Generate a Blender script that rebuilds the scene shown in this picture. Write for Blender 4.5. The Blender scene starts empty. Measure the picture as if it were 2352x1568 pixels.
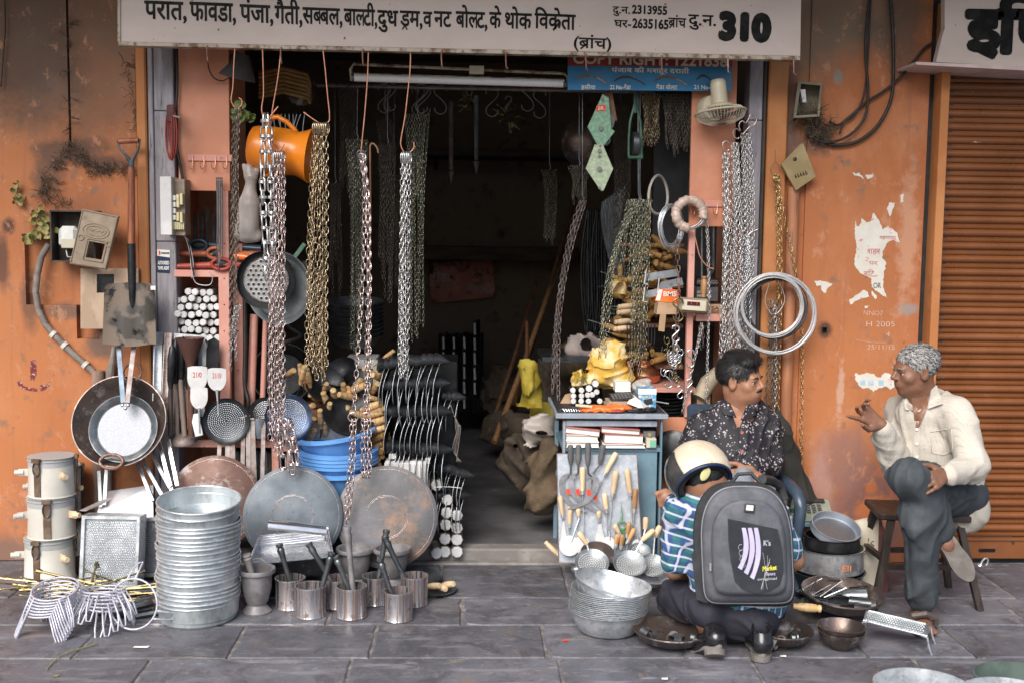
import bpy,math,random
import numpy as np
from mathutils import Vector,Matrix,Euler
sc=bpy.context.scene
R=math.radians;PI=math.pi;sin=math.sin;cos=math.cos;RU=random.uniform
random.seed(7);np.random.seed(7)
COL=sc.collection
# ---------------------------------------------------------------- camera
CAMP=Vector((0.0,-5.0,1.47))
YAW,PITCH,ROLL=R(-2.0),R(-5.4),R(0.7)
CM=Matrix.Rotation(YAW,3,'Z')@Matrix.Rotation(R(90)+PITCH,3,'X')@Matrix.Rotation(ROLL,3,'Z')
F=2600.0
cam=bpy.data.cameras.new('camera');camo=bpy.data.objects.new('camera',cam);COL.objects.link(camo)
camo.matrix_world=Matrix.Translation(CAMP)@CM.to_4x4()
cam.sensor_width=36;cam.lens=36*F/2352;cam.clip_end=500;cam.clip_start=.05
cam.dof.use_dof=True;cam.dof.focus_distance=4.75;cam.dof.aperture_fstop=3.2
sc.camera=camo
# ---------------------------------------------------------------- sky and sun
w=bpy.data.worlds.new('World');sc.world=w;w.use_nodes=True
nt=w.node_tree
sky=nt.nodes.new('ShaderNodeTexSky');sky.sky_type='NISHITA';sky.sun_disc=False
sky.sun_elevation=R(48);sky.sun_rotation=R(205);sky.air_density=1.0;sky.dust_density=3.0
nt.links.new(sky.outputs[0],nt.nodes['Background'].inputs[0]);nt.nodes['Background'].inputs[1].default_value=.12
sl=bpy.data.lights.new('sun','SUN');sl.energy=3.0;sl.angle=R(42);sl.color=(1,.955,.90)
so=bpy.data.objects.new('sun',sl);COL.objects.link(so)
sd=Vector((-sin(R(22))*cos(R(40)),-cos(R(22))*cos(R(40)),sin(R(40))))
so.rotation_euler=sd.to_track_quat('Z','Y').to_euler();so.location=(-2,-6,6)
vs=sc.view_settings;vs.view_transform='Standard';vs.look='None';vs.gamma=1;vs.exposure=0.48;vs.use_curve_mapping=False
sc.cycles.use_denoising=True
sc.cycles.max_bounces=6;sc.cycles.diffuse_bounces=3;sc.cycles.glossy_bounces=3
# ---------------------------------------------------------------- placing (photograph measured at 2352 x 1568)
def ray(u,v):return(CM@Vector(((u-1176)/F,-(v-784)/F,-1.0)))
def P(u,v,Y):
 d=ray(u,v);return CAMP+d*((Y-CAMP.y)/d.y)
def G(u,v,z=0.0):
 d=ray(u,v);return CAMP+d*((z-CAMP.z)/d.z)
def X(u,Y):return P(u,784,Y).x
def S(Y):return(5.0+Y)/F
# ---------------------------------------------------------------- mesh builder
class MB:
 def __init__(s):s.v=[];s.f=[];s.n=0
 def add(s,V,Fc,M=None):
  V=np.asarray([tuple(x)for x in V],float)
  if M is not None:
   M=np.array(M);V=V@M[:3,:3].T+M[:3,3]
  s.v.append(V)
  s.f+=[tuple(i+s.n for i in f)for f in Fc];s.n+=len(V);return s
 def box(s,c,d,rot=None,bev=0,taper=1.0,M=None):
  x,y,z=d[0]/2,d[1]/2,d[2]/2
  if bev:
   b=min(bev,x*.9,y*.9,z*.9);V=[];
   for sx in(-1,1):
    for sy in(-1,1):
     for sz in(-1,1):
      V+=[(sx*x,sy*(y-b),sz*(z-b)),(sx*(x-b),sy*y,sz*(z-b)),(sx*(x-b),sy*(y-b),sz*z)]
   I=lambda a,b_,c_,k:((a*4+b_*2+c_)*3+k)
   Fc=[]
   Fc+=[(I(0,0,0,0),I(0,0,1,0),I(0,1,1,0),I(0,1,0,0)),(I(1,0,0,0),I(1,1,0,0),I(1,1,1,0),I(1,0,1,0)),(I(0,0,0,1),I(1,0,0,1),I(1,0,1,1),I(0,0,1,1)),(I(0,1,0,1),I(0,1,1,1),I(1,1,1,1),I(1,1,0,1)),(I(0,0,0,2),I(0,1,0,2),I(1,1,0,2),I(1,0,0,2)),(I(0,0,1,2),I(1,0,1,2),I(1,1,1,2),I(0,1,1,2))]
   for a in(0,1):
    for b_ in(0,1):
     q=(I(a,b_,0,0),I(a,b_,0,1),I(a,b_,1,1),I(a,b_,1,0));Fc.append(q if(a^b_)==0 else q[::-1])
     q=(I(a,0,b_,0),I(a,0,b_,2),I(a,1,b_,2),I(a,1,b_,0));Fc.append(q[::-1]if(a^b_)==0 else q)
     q=(I(0,a,b_,1),I(0,a,b_,2),I(1,a,b_,2),I(1,a,b_,1));Fc.append(q if(a^b_)==0 else q[::-1])
   for a in(0,1):
    for b_ in(0,1):
     for c_ in(0,1):
      t=(I(a,b_,c_,0),I(a,b_,c_,1),I(a,b_,c_,2));Fc.append(t[::-1]if(a+b_+c_)%2==0 else t)
  else:
   V=[(sx*x,sy*y,sz*z)for sx in(-1,1)for sy in(-1,1)for sz in(-1,1)]
   Fc=[(0,1,3,2),(4,6,7,5),(0,4,5,1),(2,3,7,6),(0,2,6,4),(1,5,7,3)]
  if taper!=1.0:V=[(p[0]*(taper if p[2]<0 else 1),p[1]*(taper if p[2]<0 else 1),p[2])for p in V]
  m=Matrix.Translation(c)
  if rot is not None:m=m@(rot.to_4x4()if isinstance(rot,Matrix)else Euler(rot).to_matrix().to_4x4())
  if M is not None:m=M@m
  return s.add(V,Fc,m)
 def rings(s,rs,closed=1,cap0=True,cap1=True):
  n=len(rs[0]);base=s.n;V=[p for r in rs for p in r];Fc=[]
  for i in range(len(rs)-1):
   for j in range(n if closed else n-1):
    k=(j+1)%n;Fc.append((i*n+j,i*n+k,(i+1)*n+k,(i+1)*n+j))
  if cap0:Fc.append(tuple(range(n))[::-1])
  if cap1:Fc.append(tuple((len(rs)-1)*n+j for j in range(n)))
  return s.add(V,Fc)
 def cyl(s,a,b,r0,r1=None,n=12,cap=True):
  a=Vector(a);b=Vector(b);r1=r0 if r1 is None else r1
  q=(b-a).to_track_quat('Z','Y').to_matrix()
  rs=[]
  for c,r in((a,r0),(b,r1)):
   rs.append([c+q@Vector((r*cos(t),r*sin(t),0))for t in[2*PI*j/n for j in range(n)]])
  return s.rings(rs,cap0=cap,cap1=cap)
 def lathe(s,prof,M=None,n=32,a0=0,a1=2*PI):
  full=abs(a1-a0-2*PI)<1e-6;m=n if full else n+1
  V=[];Fc=[]
  for r,z in prof:
   r=max(r,1e-5)
   for j in range(m):
    t=a0+(a1-a0)*j/n;V.append((r*cos(t),r*sin(t),z))
  for i in range(len(prof)-1):
   for j in range(n):
    k=(j+1)%m if full else j+1
    Fc.append((i*m+j,i*m+k,(i+1)*m+k,(i+1)*m+j))
  return s.add(V,Fc,M)
 def tube(s,path,r,n=6,cap=True,closed=False):
  path=[Vector(p)for p in path];m=len(path);rr=r if isinstance(r,(list,tuple))else[r]*m
  prev=None;rs=[]
  for i,p in enumerate(path):
   if closed:t=path[(i+1)%m]-path[i-1]
   else:t=path[min(i+1,m-1)]-path[max(i-1,0)]
   if t.length<1e-9:t=Vector((0,0,1))
   t.normalize()
   if prev is None:a=t.orthogonal().normalized()
   else:
    a=prev-t*prev.dot(t);a=a.normalized()if a.length>1e-6 else t.orthogonal().normalized()
   prev=a;b=t.cross(a)
   rs.append([p+(a*cos(2*PI*j/n)+b*sin(2*PI*j/n))*rr[i]for j in range(n)])
  if closed:rs.append(rs[0])
  return s.rings(rs,cap0=cap and not closed,cap1=cap and not closed)
 def prism(s,poly,d,M=None):
  n=len(poly);V=[(x,0,z)for x,z in poly]+[(x,d,z)for x,z in poly]
  Fc=[tuple(range(n)),tuple(range(2*n-1,n-1,-1))]+[(j,n+j,n+(j+1)%n,(j+1)%n)for j in range(n)]
  return s.add(V,Fc,M)
 def disc(s,c,r,n=32,M=None):return s.lathe([(r,0),(0,0)],M if M is not None else Matrix.Translation(c),n)
 def sphere(s,c,r,nu=16,nv=10,M=None):
  r3=r if isinstance(r,(tuple,list))else(r,r,r)
  V=[];Fc=[]
  for i in range(nv+1):
   ph=PI*i/nv
   for j in range(nu):
    t=2*PI*j/nu;V.append((r3[0]*max(sin(ph),1e-4)*cos(t),r3[1]*max(sin(ph),1e-4)*sin(t),r3[2]*cos(ph)))
  for i in range(nv):
   for j in range(nu):k=(j+1)%nu;Fc.append((i*nu+j,(i+1)*nu+j,(i+1)*nu+k,i*nu+k))
  m=Matrix.Translation(c)
  return s.add(V,Fc,(M@m)if M is not None else m)
 def mesh(s,name,smooth=35):
  V=np.concatenate(s.v)if s.v else np.zeros((0,3))
  me=bpy.data.meshes.new(name);me.from_pydata(V.tolist(),[],s.f);me.update()
  if smooth:set_smooth(me,smooth)
  return me
def set_smooth(me,ang):
 me.polygons.foreach_set('use_smooth',[True]*len(me.polygons))
 if ang<180 and hasattr(me,'set_sharp_from_angle'):me.set_sharp_from_angle(angle=R(ang))
INV={}
def thing(name,label,cat,loc=(0,0,0),rot=(0,0,0),group=None,M=None):
 o=bpy.data.objects.new(name,None);COL.objects.link(o);o.empty_display_size=.05
 if M is None:M=Matrix.Translation(loc)@Euler(rot).to_matrix().to_4x4()
 o.matrix_world=M
 o['label']=label;o['category']=cat
 if group:o['group']=group
 INV[o.name]=M.inverted();return o
def put(name,mb,mat,parent=None,W=False,smooth=35,label=None):
 me=mb if isinstance(mb,bpy.types.Mesh)else mb.mesh(name,smooth)
 if mat:me.materials.append(mat)
 o=bpy.data.objects.new(name,me);COL.objects.link(o)
 if parent is not None:
  o.parent=parent
  p=parent
  if W:
   inv=INV.get(p.name)if p.name in INV else INV.get(p.parent.name)
   me.transform(inv)
 if label:o['label']=label
 return o
def tag(o,label=None,cat=None,group=None,kind=None):
 for k,v_ in(('label',label),('category',cat),('group',group),('kind',kind)):
  if v_:o[k]=v_
 return o
def dup(root,label=None,M=None,group=None):
 r=root.copy();COL.objects.link(r)
 if M is not None:r.matrix_world=M;INV[r.name]=M.inverted()
 if label:r['label']=label
 if group:r['group']=group
 for ch in list(root.children):
  c=ch.copy();COL.objects.link(c);c.parent=r
  for g in ch.children:
   d=g.copy();COL.objects.link(d);d.parent=c
 return r
def Mx(loc,rot=(0,0,0),sc_=1.0):
 return Matrix.Translation(loc)@Euler(rot).to_matrix().to_4x4()@Matrix.Scale(sc_,4)
def axisM(a,b):
 a=Vector(a);b=Vector(b);return Matrix.Translation(a)@(b-a).to_track_quat('Z','Y').to_matrix().to_4x4()
 # ---------------------------------------------------------------- materials
MATS={}
def M_(name,c1,c2=None,rough=.6,metal=0.0,scale=8,bump=.0,bscale=60,c3=None,thr=(.45,.62),detail=6,coat=0.0,stretch=None,rr=0.12,sss=0,var=0.0,spots=None,thr3=(.6,.68),scale3=None):
 m=bpy.data.materials.new(name);m.use_nodes=True;n=m.node_tree;N=n.nodes;L=n.links
 b=N['Principled BSDF'];b.inputs['Roughness'].default_value=rough;b.inputs['Metallic'].default_value=metal
 if coat:b.inputs['Coat Weight'].default_value=coat;b.inputs['Coat Roughness'].default_value=.15
 if sss:b.inputs['Subsurface Weight'].default_value=sss;b.inputs['Subsurface Scale'].default_value=.01
 tc=N.new('ShaderNodeTexCoord');mp=N.new('ShaderNodeMapping');L.new(tc.outputs['Object'],mp.inputs[0])
 oi=N.new('ShaderNodeObjectInfo')
 if stretch:mp.inputs['Scale'].default_value=stretch
 ofs=N.new('ShaderNodeVectorMath');ofs.operation='SCALE';
 cx=N.new('ShaderNodeCombineXYZ');L.new(oi.outputs['Random'],cx.inputs[0]);L.new(oi.outputs['Random'],cx.inputs[1]);L.new(oi.outputs['Random'],cx.inputs[2])
 L.new(cx.outputs[0],ofs.inputs[0]);ofs.inputs['Scale'].default_value=7.0
 L.new(ofs.outputs[0],mp.inputs['Location'])
 vec=mp.outputs[0]
 def noise(s_,d_=6,rg=.6):
  t=N.new('ShaderNodeTexNoise');t.inputs['Scale'].default_value=s_;t.inputs['Detail'].default_value=d_;t.inputs['Roughness'].default_value=rg
  L.new(vec,t.inputs['Vector']);return t.outputs['Fac']
 def mr(x,a,b_,c=0,d=1):
  t=N.new('ShaderNodeMapRange');L.new(x,t.inputs[0]);t.inputs[1].default_value=a;t.inputs[2].default_value=b_;t.inputs[3].default_value=c;t.inputs[4].default_value=d;return t.outputs[0]
 def mix(f,a,b_,mode='MIX'):
  t=N.new('ShaderNodeMix');t.data_type='RGBA';t.blend_type=mode
  if hasattr(f,'is_linked'):L.new(f,t.inputs[0])
  else:t.inputs[0].default_value=f
  for i,q in((6,a),(7,b_)):
   if hasattr(q,'is_linked'):L.new(q,t.inputs[i])
   else:t.inputs[i].default_value=(*q,1)
  return t.outputs[2]
 n1=noise(scale,detail)
 col=mix(mr(n1,*thr),c1,c2 if c2 else tuple(min(1,c*1.25)for c in c1))if True else None
 if c3:col=mix(mr(noise(scale3 or scale*2.3,8,.7),*thr3),col,c3)
 if spots:
  for(cc,s_,a,b_)in spots:col=mix(mr(noise(s_,3,.5),a,b_),col,cc)
 if var:
  hs=N.new('ShaderNodeHueSaturation');L.new(col,hs.inputs['Color']);L.new(mr(oi.outputs['Random'],0,1,1-var,1+var),hs.inputs['Value']);col=hs.outputs[0]
 L.new(col,b.inputs['Base Color'])
 if rr:L.new(mr(noise(scale*1.7,4),.3,.7,max(.03,rough-rr),min(1,rough+rr)),b.inputs['Roughness'])
 if bump:
  bp=N.new('ShaderNodeBump');bp.inputs['Strength'].default_value=bump;bp.inputs['Distance'].default_value=.004
  L.new(noise(bscale,5),bp.inputs['Height']);L.new(bp.outputs[0],b.inputs['Normal'])
 MATS[name]=m
 m['_']=1
 return m
class NT:
 def __init__(s,name,rough=.6,metal=0.):
  s.m=bpy.data.materials.new(name);s.m.use_nodes=True;s.n=s.m.node_tree;s.N=s.n.nodes;s.L=s.n.links;s.b=s.N['Principled BSDF']
  s.b.inputs['Roughness'].default_value=rough;s.b.inputs['Metallic'].default_value=metal
  s.tc=s.N.new('ShaderNodeTexCoord');s.vec=s.tc.outputs['Object']
 def map(s,scale=(1,1,1),loc=(0,0,0),rot=(0,0,0)):
  t=s.N.new('ShaderNodeMapping');s.L.new(s.vec,t.inputs[0]);t.inputs['Scale'].default_value=scale;t.inputs['Location'].default_value=loc;t.inputs['Rotation'].default_value=rot;return t.outputs[0]
 def noise(s,sc_,d=5,rg=.6,vec=None,dist=0):
  t=s.N.new('ShaderNodeTexNoise');t.inputs['Scale'].default_value=sc_;t.inputs['Detail'].default_value=d;t.inputs['Roughness'].default_value=rg;t.inputs['Distortion'].default_value=dist
  s.L.new(vec or s.vec,t.inputs['Vector']);return t.outputs['Fac']
 def vor(s,sc_,vec=None,feat='F1',out='Distance',rnd=1):
  t=s.N.new('ShaderNodeTexVoronoi');t.feature=feat;t.inputs['Scale'].default_value=sc_;t.inputs['Randomness'].default_value=rnd;s.L.new(vec or s.vec,t.inputs['Vector']);return t.outputs[out]
 def mr(s,x,a,b,c=0,d=1):
  t=s.N.new('ShaderNodeMapRange');s.L.new(x,t.inputs[0])
  for i,q in enumerate((a,b,c,d)):t.inputs[i+1].default_value=q
  return t.outputs[0]
 def math(s,op,a,b=0.0,c=None):
  t=s.N.new('ShaderNodeMath');t.operation=op
  for i,q in enumerate((a,b)if c is None else(a,b,c)):
   if hasattr(q,'is_linked'):s.L.new(q,t.inputs[i])
   else:t.inputs[i].default_value=q
  return t.outputs[0]
 def mix(s,f,a,b,mode='MIX'):
  t=s.N.new('ShaderNodeMix');t.data_type='RGBA';t.blend_type=mode
  if hasattr(f,'is_linked'):s.L.new(f,t.inputs[0])
  else:t.inputs[0].default_value=f
  for i,q in((6,a),(7,b)):
   if hasattr(q,'is_linked'):s.L.new(q,t.inputs[i])
   else:t.inputs[i].default_value=(*q,1)
  return t.outputs[2]
 def sep(s,vec=None):
  t=s.N.new('ShaderNodeSeparateXYZ');s.L.new(vec or s.vec,t.inputs[0]);return t.outputs
 def blob(s,x,z,rx,rz,soft=.6,nz=.8,ns=6,vec=None):
  o=s.sep(vec);dx=s.math('DIVIDE',s.math('SUBTRACT',o[0],x),rx);dz=s.math('DIVIDE',s.math('SUBTRACT',o[2],z),rz)
  d=s.math('SQRT',s.math('ADD',s.math('MULTIPLY',dx,dx),s.math('MULTIPLY',dz,dz)))
  d=s.math('ADD',d,s.math('MULTIPLY',s.math('SUBTRACT',s.noise(ns,6,.7),.5),nz*2))
  return s.mr(d,1+soft/2,1-soft/2)
 def col(s,c):s.L.new(c,s.b.inputs['Base Color'])
 def bump(s,h,st=.4,dist=.004):
  t=s.N.new('ShaderNodeBump');t.inputs['Strength'].default_value=st;t.inputs['Distance'].default_value=dist;s.L.new(h,t.inputs['Height']);s.L.new(t.outputs[0],s.b.inputs['Normal'])
 def rough(s,x):s.L.new(x,s.b.inputs['Roughness'])
m_pink=M_('pink_paint',(.56,.225,.125),(.64,.28,.17),rough=.55,scale=5,bump=.15,bscale=30,c3=(.28,.13,.09),thr3=(.62,.74))
m_pinkm=M_('pink_metal',(.62,.29,.23),(.68,.36,.29),rough=.5,scale=9,c3=(.30,.14,.10),thr3=(.62,.72),bump=.1)
m_lilac=M_('grey_wood_paint',(.25,.23,.25),(.36,.34,.36),rough=.65,scale=6,stretch=(6,6,.7),bump=.35,bscale=18,c3=(.10,.08,.08),thr3=(.58,.68))
m_brownwood=M_('brown_wood',(.16,.075,.04),(.24,.12,.06),rough=.6,scale=5,stretch=(8,8,1),bump=.2)
m_darkwood=M_('dark_wood',(.035,.025,.02),(.07,.05,.04),rough=.6,scale=6,stretch=(6,6,1),bump=.2)
m_lightwood=M_('pale_wood',(.60,.44,.27),(.70,.55,.37),rough=.55,scale=10,stretch=(6,6,1),bump=.1,c3=(.38,.23,.11),thr3=(.6,.72),var=.12)
m_midwood=M_('turned_wood',(.38,.19,.08),(.52,.30,.14),rough=.5,scale=12,stretch=(5,5,1),bump=.1,var=.2)
m_bamboo=M_('bamboo',(.55,.36,.16),(.68,.48,.26),rough=.45,scale=14,stretch=(4,4,1),c3=(.30,.14,.05),thr3=(.58,.7),var=.18)
m_oldbamboo=M_('old_bamboo',(.34,.19,.06),(.46,.28,.10),rough=.5,scale=14,c3=(.16,.07,.02),var=.2)
m_shaft=M_('orange_wood_shaft',(.22,.065,.03),(.34,.12,.05),rough=.45,scale=9,stretch=(4,4,1),bump=.1)
m_galv=M_('galvanised_steel',(.60,.64,.67),(.76,.79,.82),rough=.36,metal=.7,scale=16,c3=(.36,.39,.42),thr3=(.5,.7),bump=.08,bscale=30)
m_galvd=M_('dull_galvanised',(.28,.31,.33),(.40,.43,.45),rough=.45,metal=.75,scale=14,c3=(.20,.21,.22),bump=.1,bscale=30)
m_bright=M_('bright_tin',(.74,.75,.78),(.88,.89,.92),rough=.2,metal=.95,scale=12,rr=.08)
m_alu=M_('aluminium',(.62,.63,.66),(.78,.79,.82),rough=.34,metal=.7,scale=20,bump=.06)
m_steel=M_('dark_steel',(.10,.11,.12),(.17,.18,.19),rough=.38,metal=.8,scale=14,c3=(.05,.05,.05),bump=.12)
m_black=M_('black_metal',(.015,.016,.018),(.035,.036,.04),rough=.35,metal=.4,scale=14,bump=.1)
m_blackrub=M_('black_rubber',(.012,.012,.013),(.022,.022,.024),rough=.55,scale=10)
m_iron=M_('cast_iron',(.20,.19,.19),(.27,.26,.27),rough=.6,metal=.35,scale=20,bump=.25,bscale=90,c3=(.13,.11,.11))
m_rust=M_('rusty_iron',(.20,.09,.06),(.32,.20,.16),rough=.55,metal=.45,scale=10,bump=.25,c3=(.42,.37,.36),thr3=(.52,.66))
m_rustbar=M_('rusted_bar',(.26,.22,.21),(.36,.32,.31),rough=.55,metal=.5,scale=14,c3=(.24,.12,.08),thr3=(.5,.66),bump=.15)
m_tawa=M_('blued_iron_sheet',(.085,.105,.125),(.16,.185,.21),rough=.5,metal=.3,scale=3.5,bump=.2,bscale=50,c3=(.34,.19,.10),thr3=(.62,.78),spots=[((.07,.08,.10),55,.66,.74)])
m_tawar=M_('rusty_iron_sheet',(.105,.055,.042),(.17,.10,.08),rough=.6,metal=.4,scale=5,bump=.25,bscale=70,c3=(.36,.30,.29),thr3=(.52,.64),scale3=12)
m_wok=M_('seasoned_iron',(.10,.08,.075),(.19,.14,.12),rough=.38,metal=.7,scale=6,bump=.2,c3=(.50,.46,.45),thr3=(.54,.68))
m_chsteel=M_('chain_steel',(.56,.45,.42),(.70,.58,.55),rough=.28,metal=.9,scale=30)
m_chzinc=M_('zinc_chain',(.62,.61,.60),(.78,.77,.76),rough=.28,metal=.9,scale=30)
m_chbrass=M_('brass_chain',(.46,.36,.23),(.60,.48,.32),rough=.28,metal=.95,scale=30)
m_chgold=M_('golden_chain',(.44,.31,.14),(.56,.41,.20),rough=.25,metal=.95,scale=30)
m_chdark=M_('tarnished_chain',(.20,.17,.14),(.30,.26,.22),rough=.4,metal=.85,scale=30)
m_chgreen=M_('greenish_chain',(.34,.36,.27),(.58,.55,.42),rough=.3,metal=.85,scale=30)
m_copperw=M_('copper_wire',(.62,.27,.17),(.74,.36,.24),rough=.4,metal=.6,scale=30)
m_copper=M_('copper',(.60,.25,.14),(.72,.36,.2),rough=.25,metal=.95,scale=9)
m_brass=M_('brass',(.20,.16,.075),(.34,.28,.14),rough=.3,metal=.95,scale=30)
m_white=M_('white_paint',(.66,.66,.63),(.74,.74,.71),rough=.5,scale=6,c3=(.42,.38,.32),thr3=(.64,.78),bump=.05)
m_cream=M_('cream_plastic',(.55,.50,.38),(.64,.58,.45),rough=.5,scale=8,c3=(.25,.2,.13),thr3=(.6,.75))
m_ivory=M_('dirty_white_plastic',(.58,.57,.56),(.68,.67,.66),rough=.5,scale=9,c3=(.3,.28,.25),thr3=(.6,.75),bump=.05)
m_beige=M_('weathered_board',(.40,.29,.20),(.50,.37,.27),rough=.75,scale=7,stretch=(3,3,1),bump=.3,c3=(.22,.15,.10),thr3=(.58,.7))
m_beige2=M_('weathered_fibre_lid',(.27,.21,.15),(.36,.29,.21),rough=.75,scale=9,bump=.3,c3=(.15,.12,.09))
m_orange=M_('orange_plastic',(.78,.22,.012),(.85,.27,.02),rough=.32,scale=5,rr=.05,coat=.2)
m_oranged=M_('orange_packet',(.80,.14,.02),(.88,.22,.04),rough=.3,scale=9,coat=.3)
m_redp=M_('red_paint',(.33,.05,.035),(.42,.08,.05),rough=.45,scale=10,bump=.1)
m_blue=M_('blue_plastic',(.12,.32,.70),(.16,.38,.78),rough=.35,scale=4,rr=.05,coat=.15)
m_deskblue=M_('blue_grey_paint',(.13,.22,.28),(.17,.27,.33),rough=.45,scale=5,c3=(.10,.15,.18),thr3=(.6,.72),bump=.06)
m_desklight=M_('worn_desk_metal',(.36,.41,.48),(.48,.53,.60),rough=.4,metal=.4,scale=12,c3=(.22,.2,.2))
m_darkp=M_('dark_paint',(.02,.02,.022),(.035,.034,.036),rough=.5,scale=10)
m_grey=M_('grey_plastic',(.10,.10,.105),(.14,.14,.145),rough=.5,scale=10)
m_paper=M_('paper',(.74,.72,.66),(.80,.78,.73),rough=.7,scale=10)
m_pagepink=M_('faded_red_cover',(.42,.14,.12),(.52,.2,.17),rough=.5,scale=8)
m_card=M_('cardboard',(.40,.26,.15),(.50,.34,.21),rough=.75,scale=12)
m_jute=M_('jute_sack',(.075,.052,.03),(.13,.09,.055),rough=.9,scale=9,bump=.8,bscale=120)
m_jute2=M_('dark_sack',(.06,.045,.032),(.10,.075,.055),rough=.9,scale=12,bump=.6,bscale=120)
m_yellow=M_('yellow_cloth',(.66,.40,.07),(.78,.66,.42),rough=.75,scale=9,bump=.2,c3=(.62,.36,.05),detail=3)
m_yrag=M_('yellow_rag',(.34,.25,.02),(.50,.40,.06),rough=.8,scale=10,bump=.3)
m_rag=M_('pale_rag',(.38,.30,.28),(.48,.40,.38),rough=.85,scale=8,bump=.3)
m_green=M_('green_hammertone',(.16,.30,.20),(.26,.42,.29),rough=.45,scale=60,bump=.25,metal=.2,c3=(.08,.14,.1),thr3=(.62,.72))
m_greenl=M_('pale_green_hammertone',(.34,.42,.28),(.50,.56,.40),rough=.45,scale=60,bump=.25,metal=.2,c3=(.12,.15,.1),thr3=(.62,.72))
m_leaf=M_('dry_leaf',(.26,.24,.08),(.36,.32,.12),rough=.7,scale=18,bump=.3,c3=(.14,.13,.05))
m_leafg=M_('green_leaf',(.12,.17,.04),(.2,.24,.07),rough=.6,scale=18,bump=.2)
m_conduit=M_('dirty_conduit',(.19,.16,.14),(.27,.23,.20),rough=.7,scale=16,bump=.5,bscale=40,c3=(.09,.07,.06))
m_clamp=M_('white_clamp',(.62,.58,.52),(.7,.66,.6),rough=.6,scale=20)
m_cable=M_('black_cable',(.016,.013,.012),(.028,.024,.022),rough=.55,scale=20)
m_nest=M_('dusty_web',(.07,.05,.035),(.12,.09,.06),rough=.95,scale=40)
m_glass=M_('meter_glass',(.70,.72,.68),(.8,.82,.78),rough=.15,scale=20,c3=(.3,.3,.25),coat=.5)
m_ceram=M_('fuse_ceramic',(.62,.54,.30),(.72,.66,.44),rough=.4,scale=30,coat=.3)
m_tube=M_('lamp_glass',(.82,.80,.80),(.86,.84,.84),rough=.3,scale=10,coat=.3)
m_plasticbag=M_('milky_plastic_bag',(.50,.44,.40),(.62,.56,.52),rough=.35,scale=9,bump=.5,bscale=25)
m_plasticbag.node_tree.nodes['Principled BSDF'].inputs['Transmission Weight'].default_value=.25
m_ink=M_('black_sign_paint',(.008,.008,.008),(.02,.02,.018),rough=.45,scale=20)
m_ink.node_tree.nodes['Principled BSDF'].inputs['Specular IOR Level'].default_value=.1
m_inkw=M_('white_lettering',(.70,.70,.66),(.74,.74,.7),rough=.5,scale=20)
m_inkc=M_('cream_lettering',(.62,.50,.36),(.68,.56,.42),rough=.5,scale=20)
m_inkr=M_('red_marker',(.45,.05,.05),(.5,.08,.06),rough=.5,scale=20)
m_signwhite=None
m_signblue=M_('blue_enamel',(.006,.15,.33),(.012,.19,.40),rough=.4,scale=5,c3=(.02,.10,.2),thr3=(.6,.75),bump=.05)
m_signred=M_('red_enamel',(.24,.025,.02),(.32,.04,.03),rough=.4,scale=6,c3=(.15,.02,.02))
m_stickb=M_('dark_blue_sticker',(.01,.018,.06),(.015,.025,.08),rough=.35,scale=10)
m_stickr=M_('red_sticker',(.70,.05,.02),(.75,.07,.03),rough=.35,scale=10)
m_phone=M_('grey_green_plastic',(.22,.26,.20),(.28,.32,.25),rough=.45,scale=10)
m_stool=M_('dark_stool_wood',(.022,.015,.012),(.045,.032,.026),rough=.5,scale=8,stretch=(5,5,1),bump=.15)
m_tote=M_('cream_canvas',(.52,.47,.37),(.6,.55,.45),rough=.85,scale=10,bump=.2)
m_maroon=M_('maroon_canvas',(.10,.04,.04),(.15,.06,.055),rough=.85,scale=10,bump=.2)
m_drape=M_('black_cloth',(.02,.02,.017),(.032,.031,.026),rough=.85,scale=6,bump=.3,bscale=20)
m_chairblue=M_('chair_plastic',(.03,.05,.08),(.05,.075,.11),rough=.35,scale=6)
# ---------------------------------------------------------------- lettering
def glyph_mesh(s,bold=0.0):
 c=bpy.data.curves.new('letters','FONT');c.body=s;c.size=1;c.offset=bold;c.resolution_u=4
 o=bpy.data.objects.new('letters',c);COL.objects.link(o)
 dg=bpy.context.evaluated_depsgraph_get();me=bpy.data.meshes.new_from_object(o.evaluated_get(dg))
 V=np.array([tuple(v.co)for v in me.vertices]).reshape(-1,3);Fc=[tuple(p.vertices)for p in me.polygons]
 bpy.data.objects.remove(o);bpy.data.curves.remove(c);bpy.data.meshes.remove(me)
 return V[:,:2],Fc
_gc={}
def gm(s,bold):
 if(s,bold)not in _gc:_gc[(s,bold)]=glyph_mesh(s,bold)
 return _gc[(s,bold)]
def clip_right(V,Fc,xc):
 out=[];
 for f in Fc:
  pts=[V[i]for i in f];res=[]
  for i in range(len(pts)):
   a,b=pts[i-1],pts[i]
   if(a[0]<=xc)!=(b[0]<=xc):
    t=(xc-a[0])/(b[0]-a[0]);res.append(a+(b-a)*t)
   if b[0]<=xc:res.append(b)
  if len(res)>2:out.append(res)
 V2=[];F2=[]
 for r in out:F2 .append(tuple(range(len(V2),len(V2)+len(r))));V2+=list(r)
 return np.array(V2),F2
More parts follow.
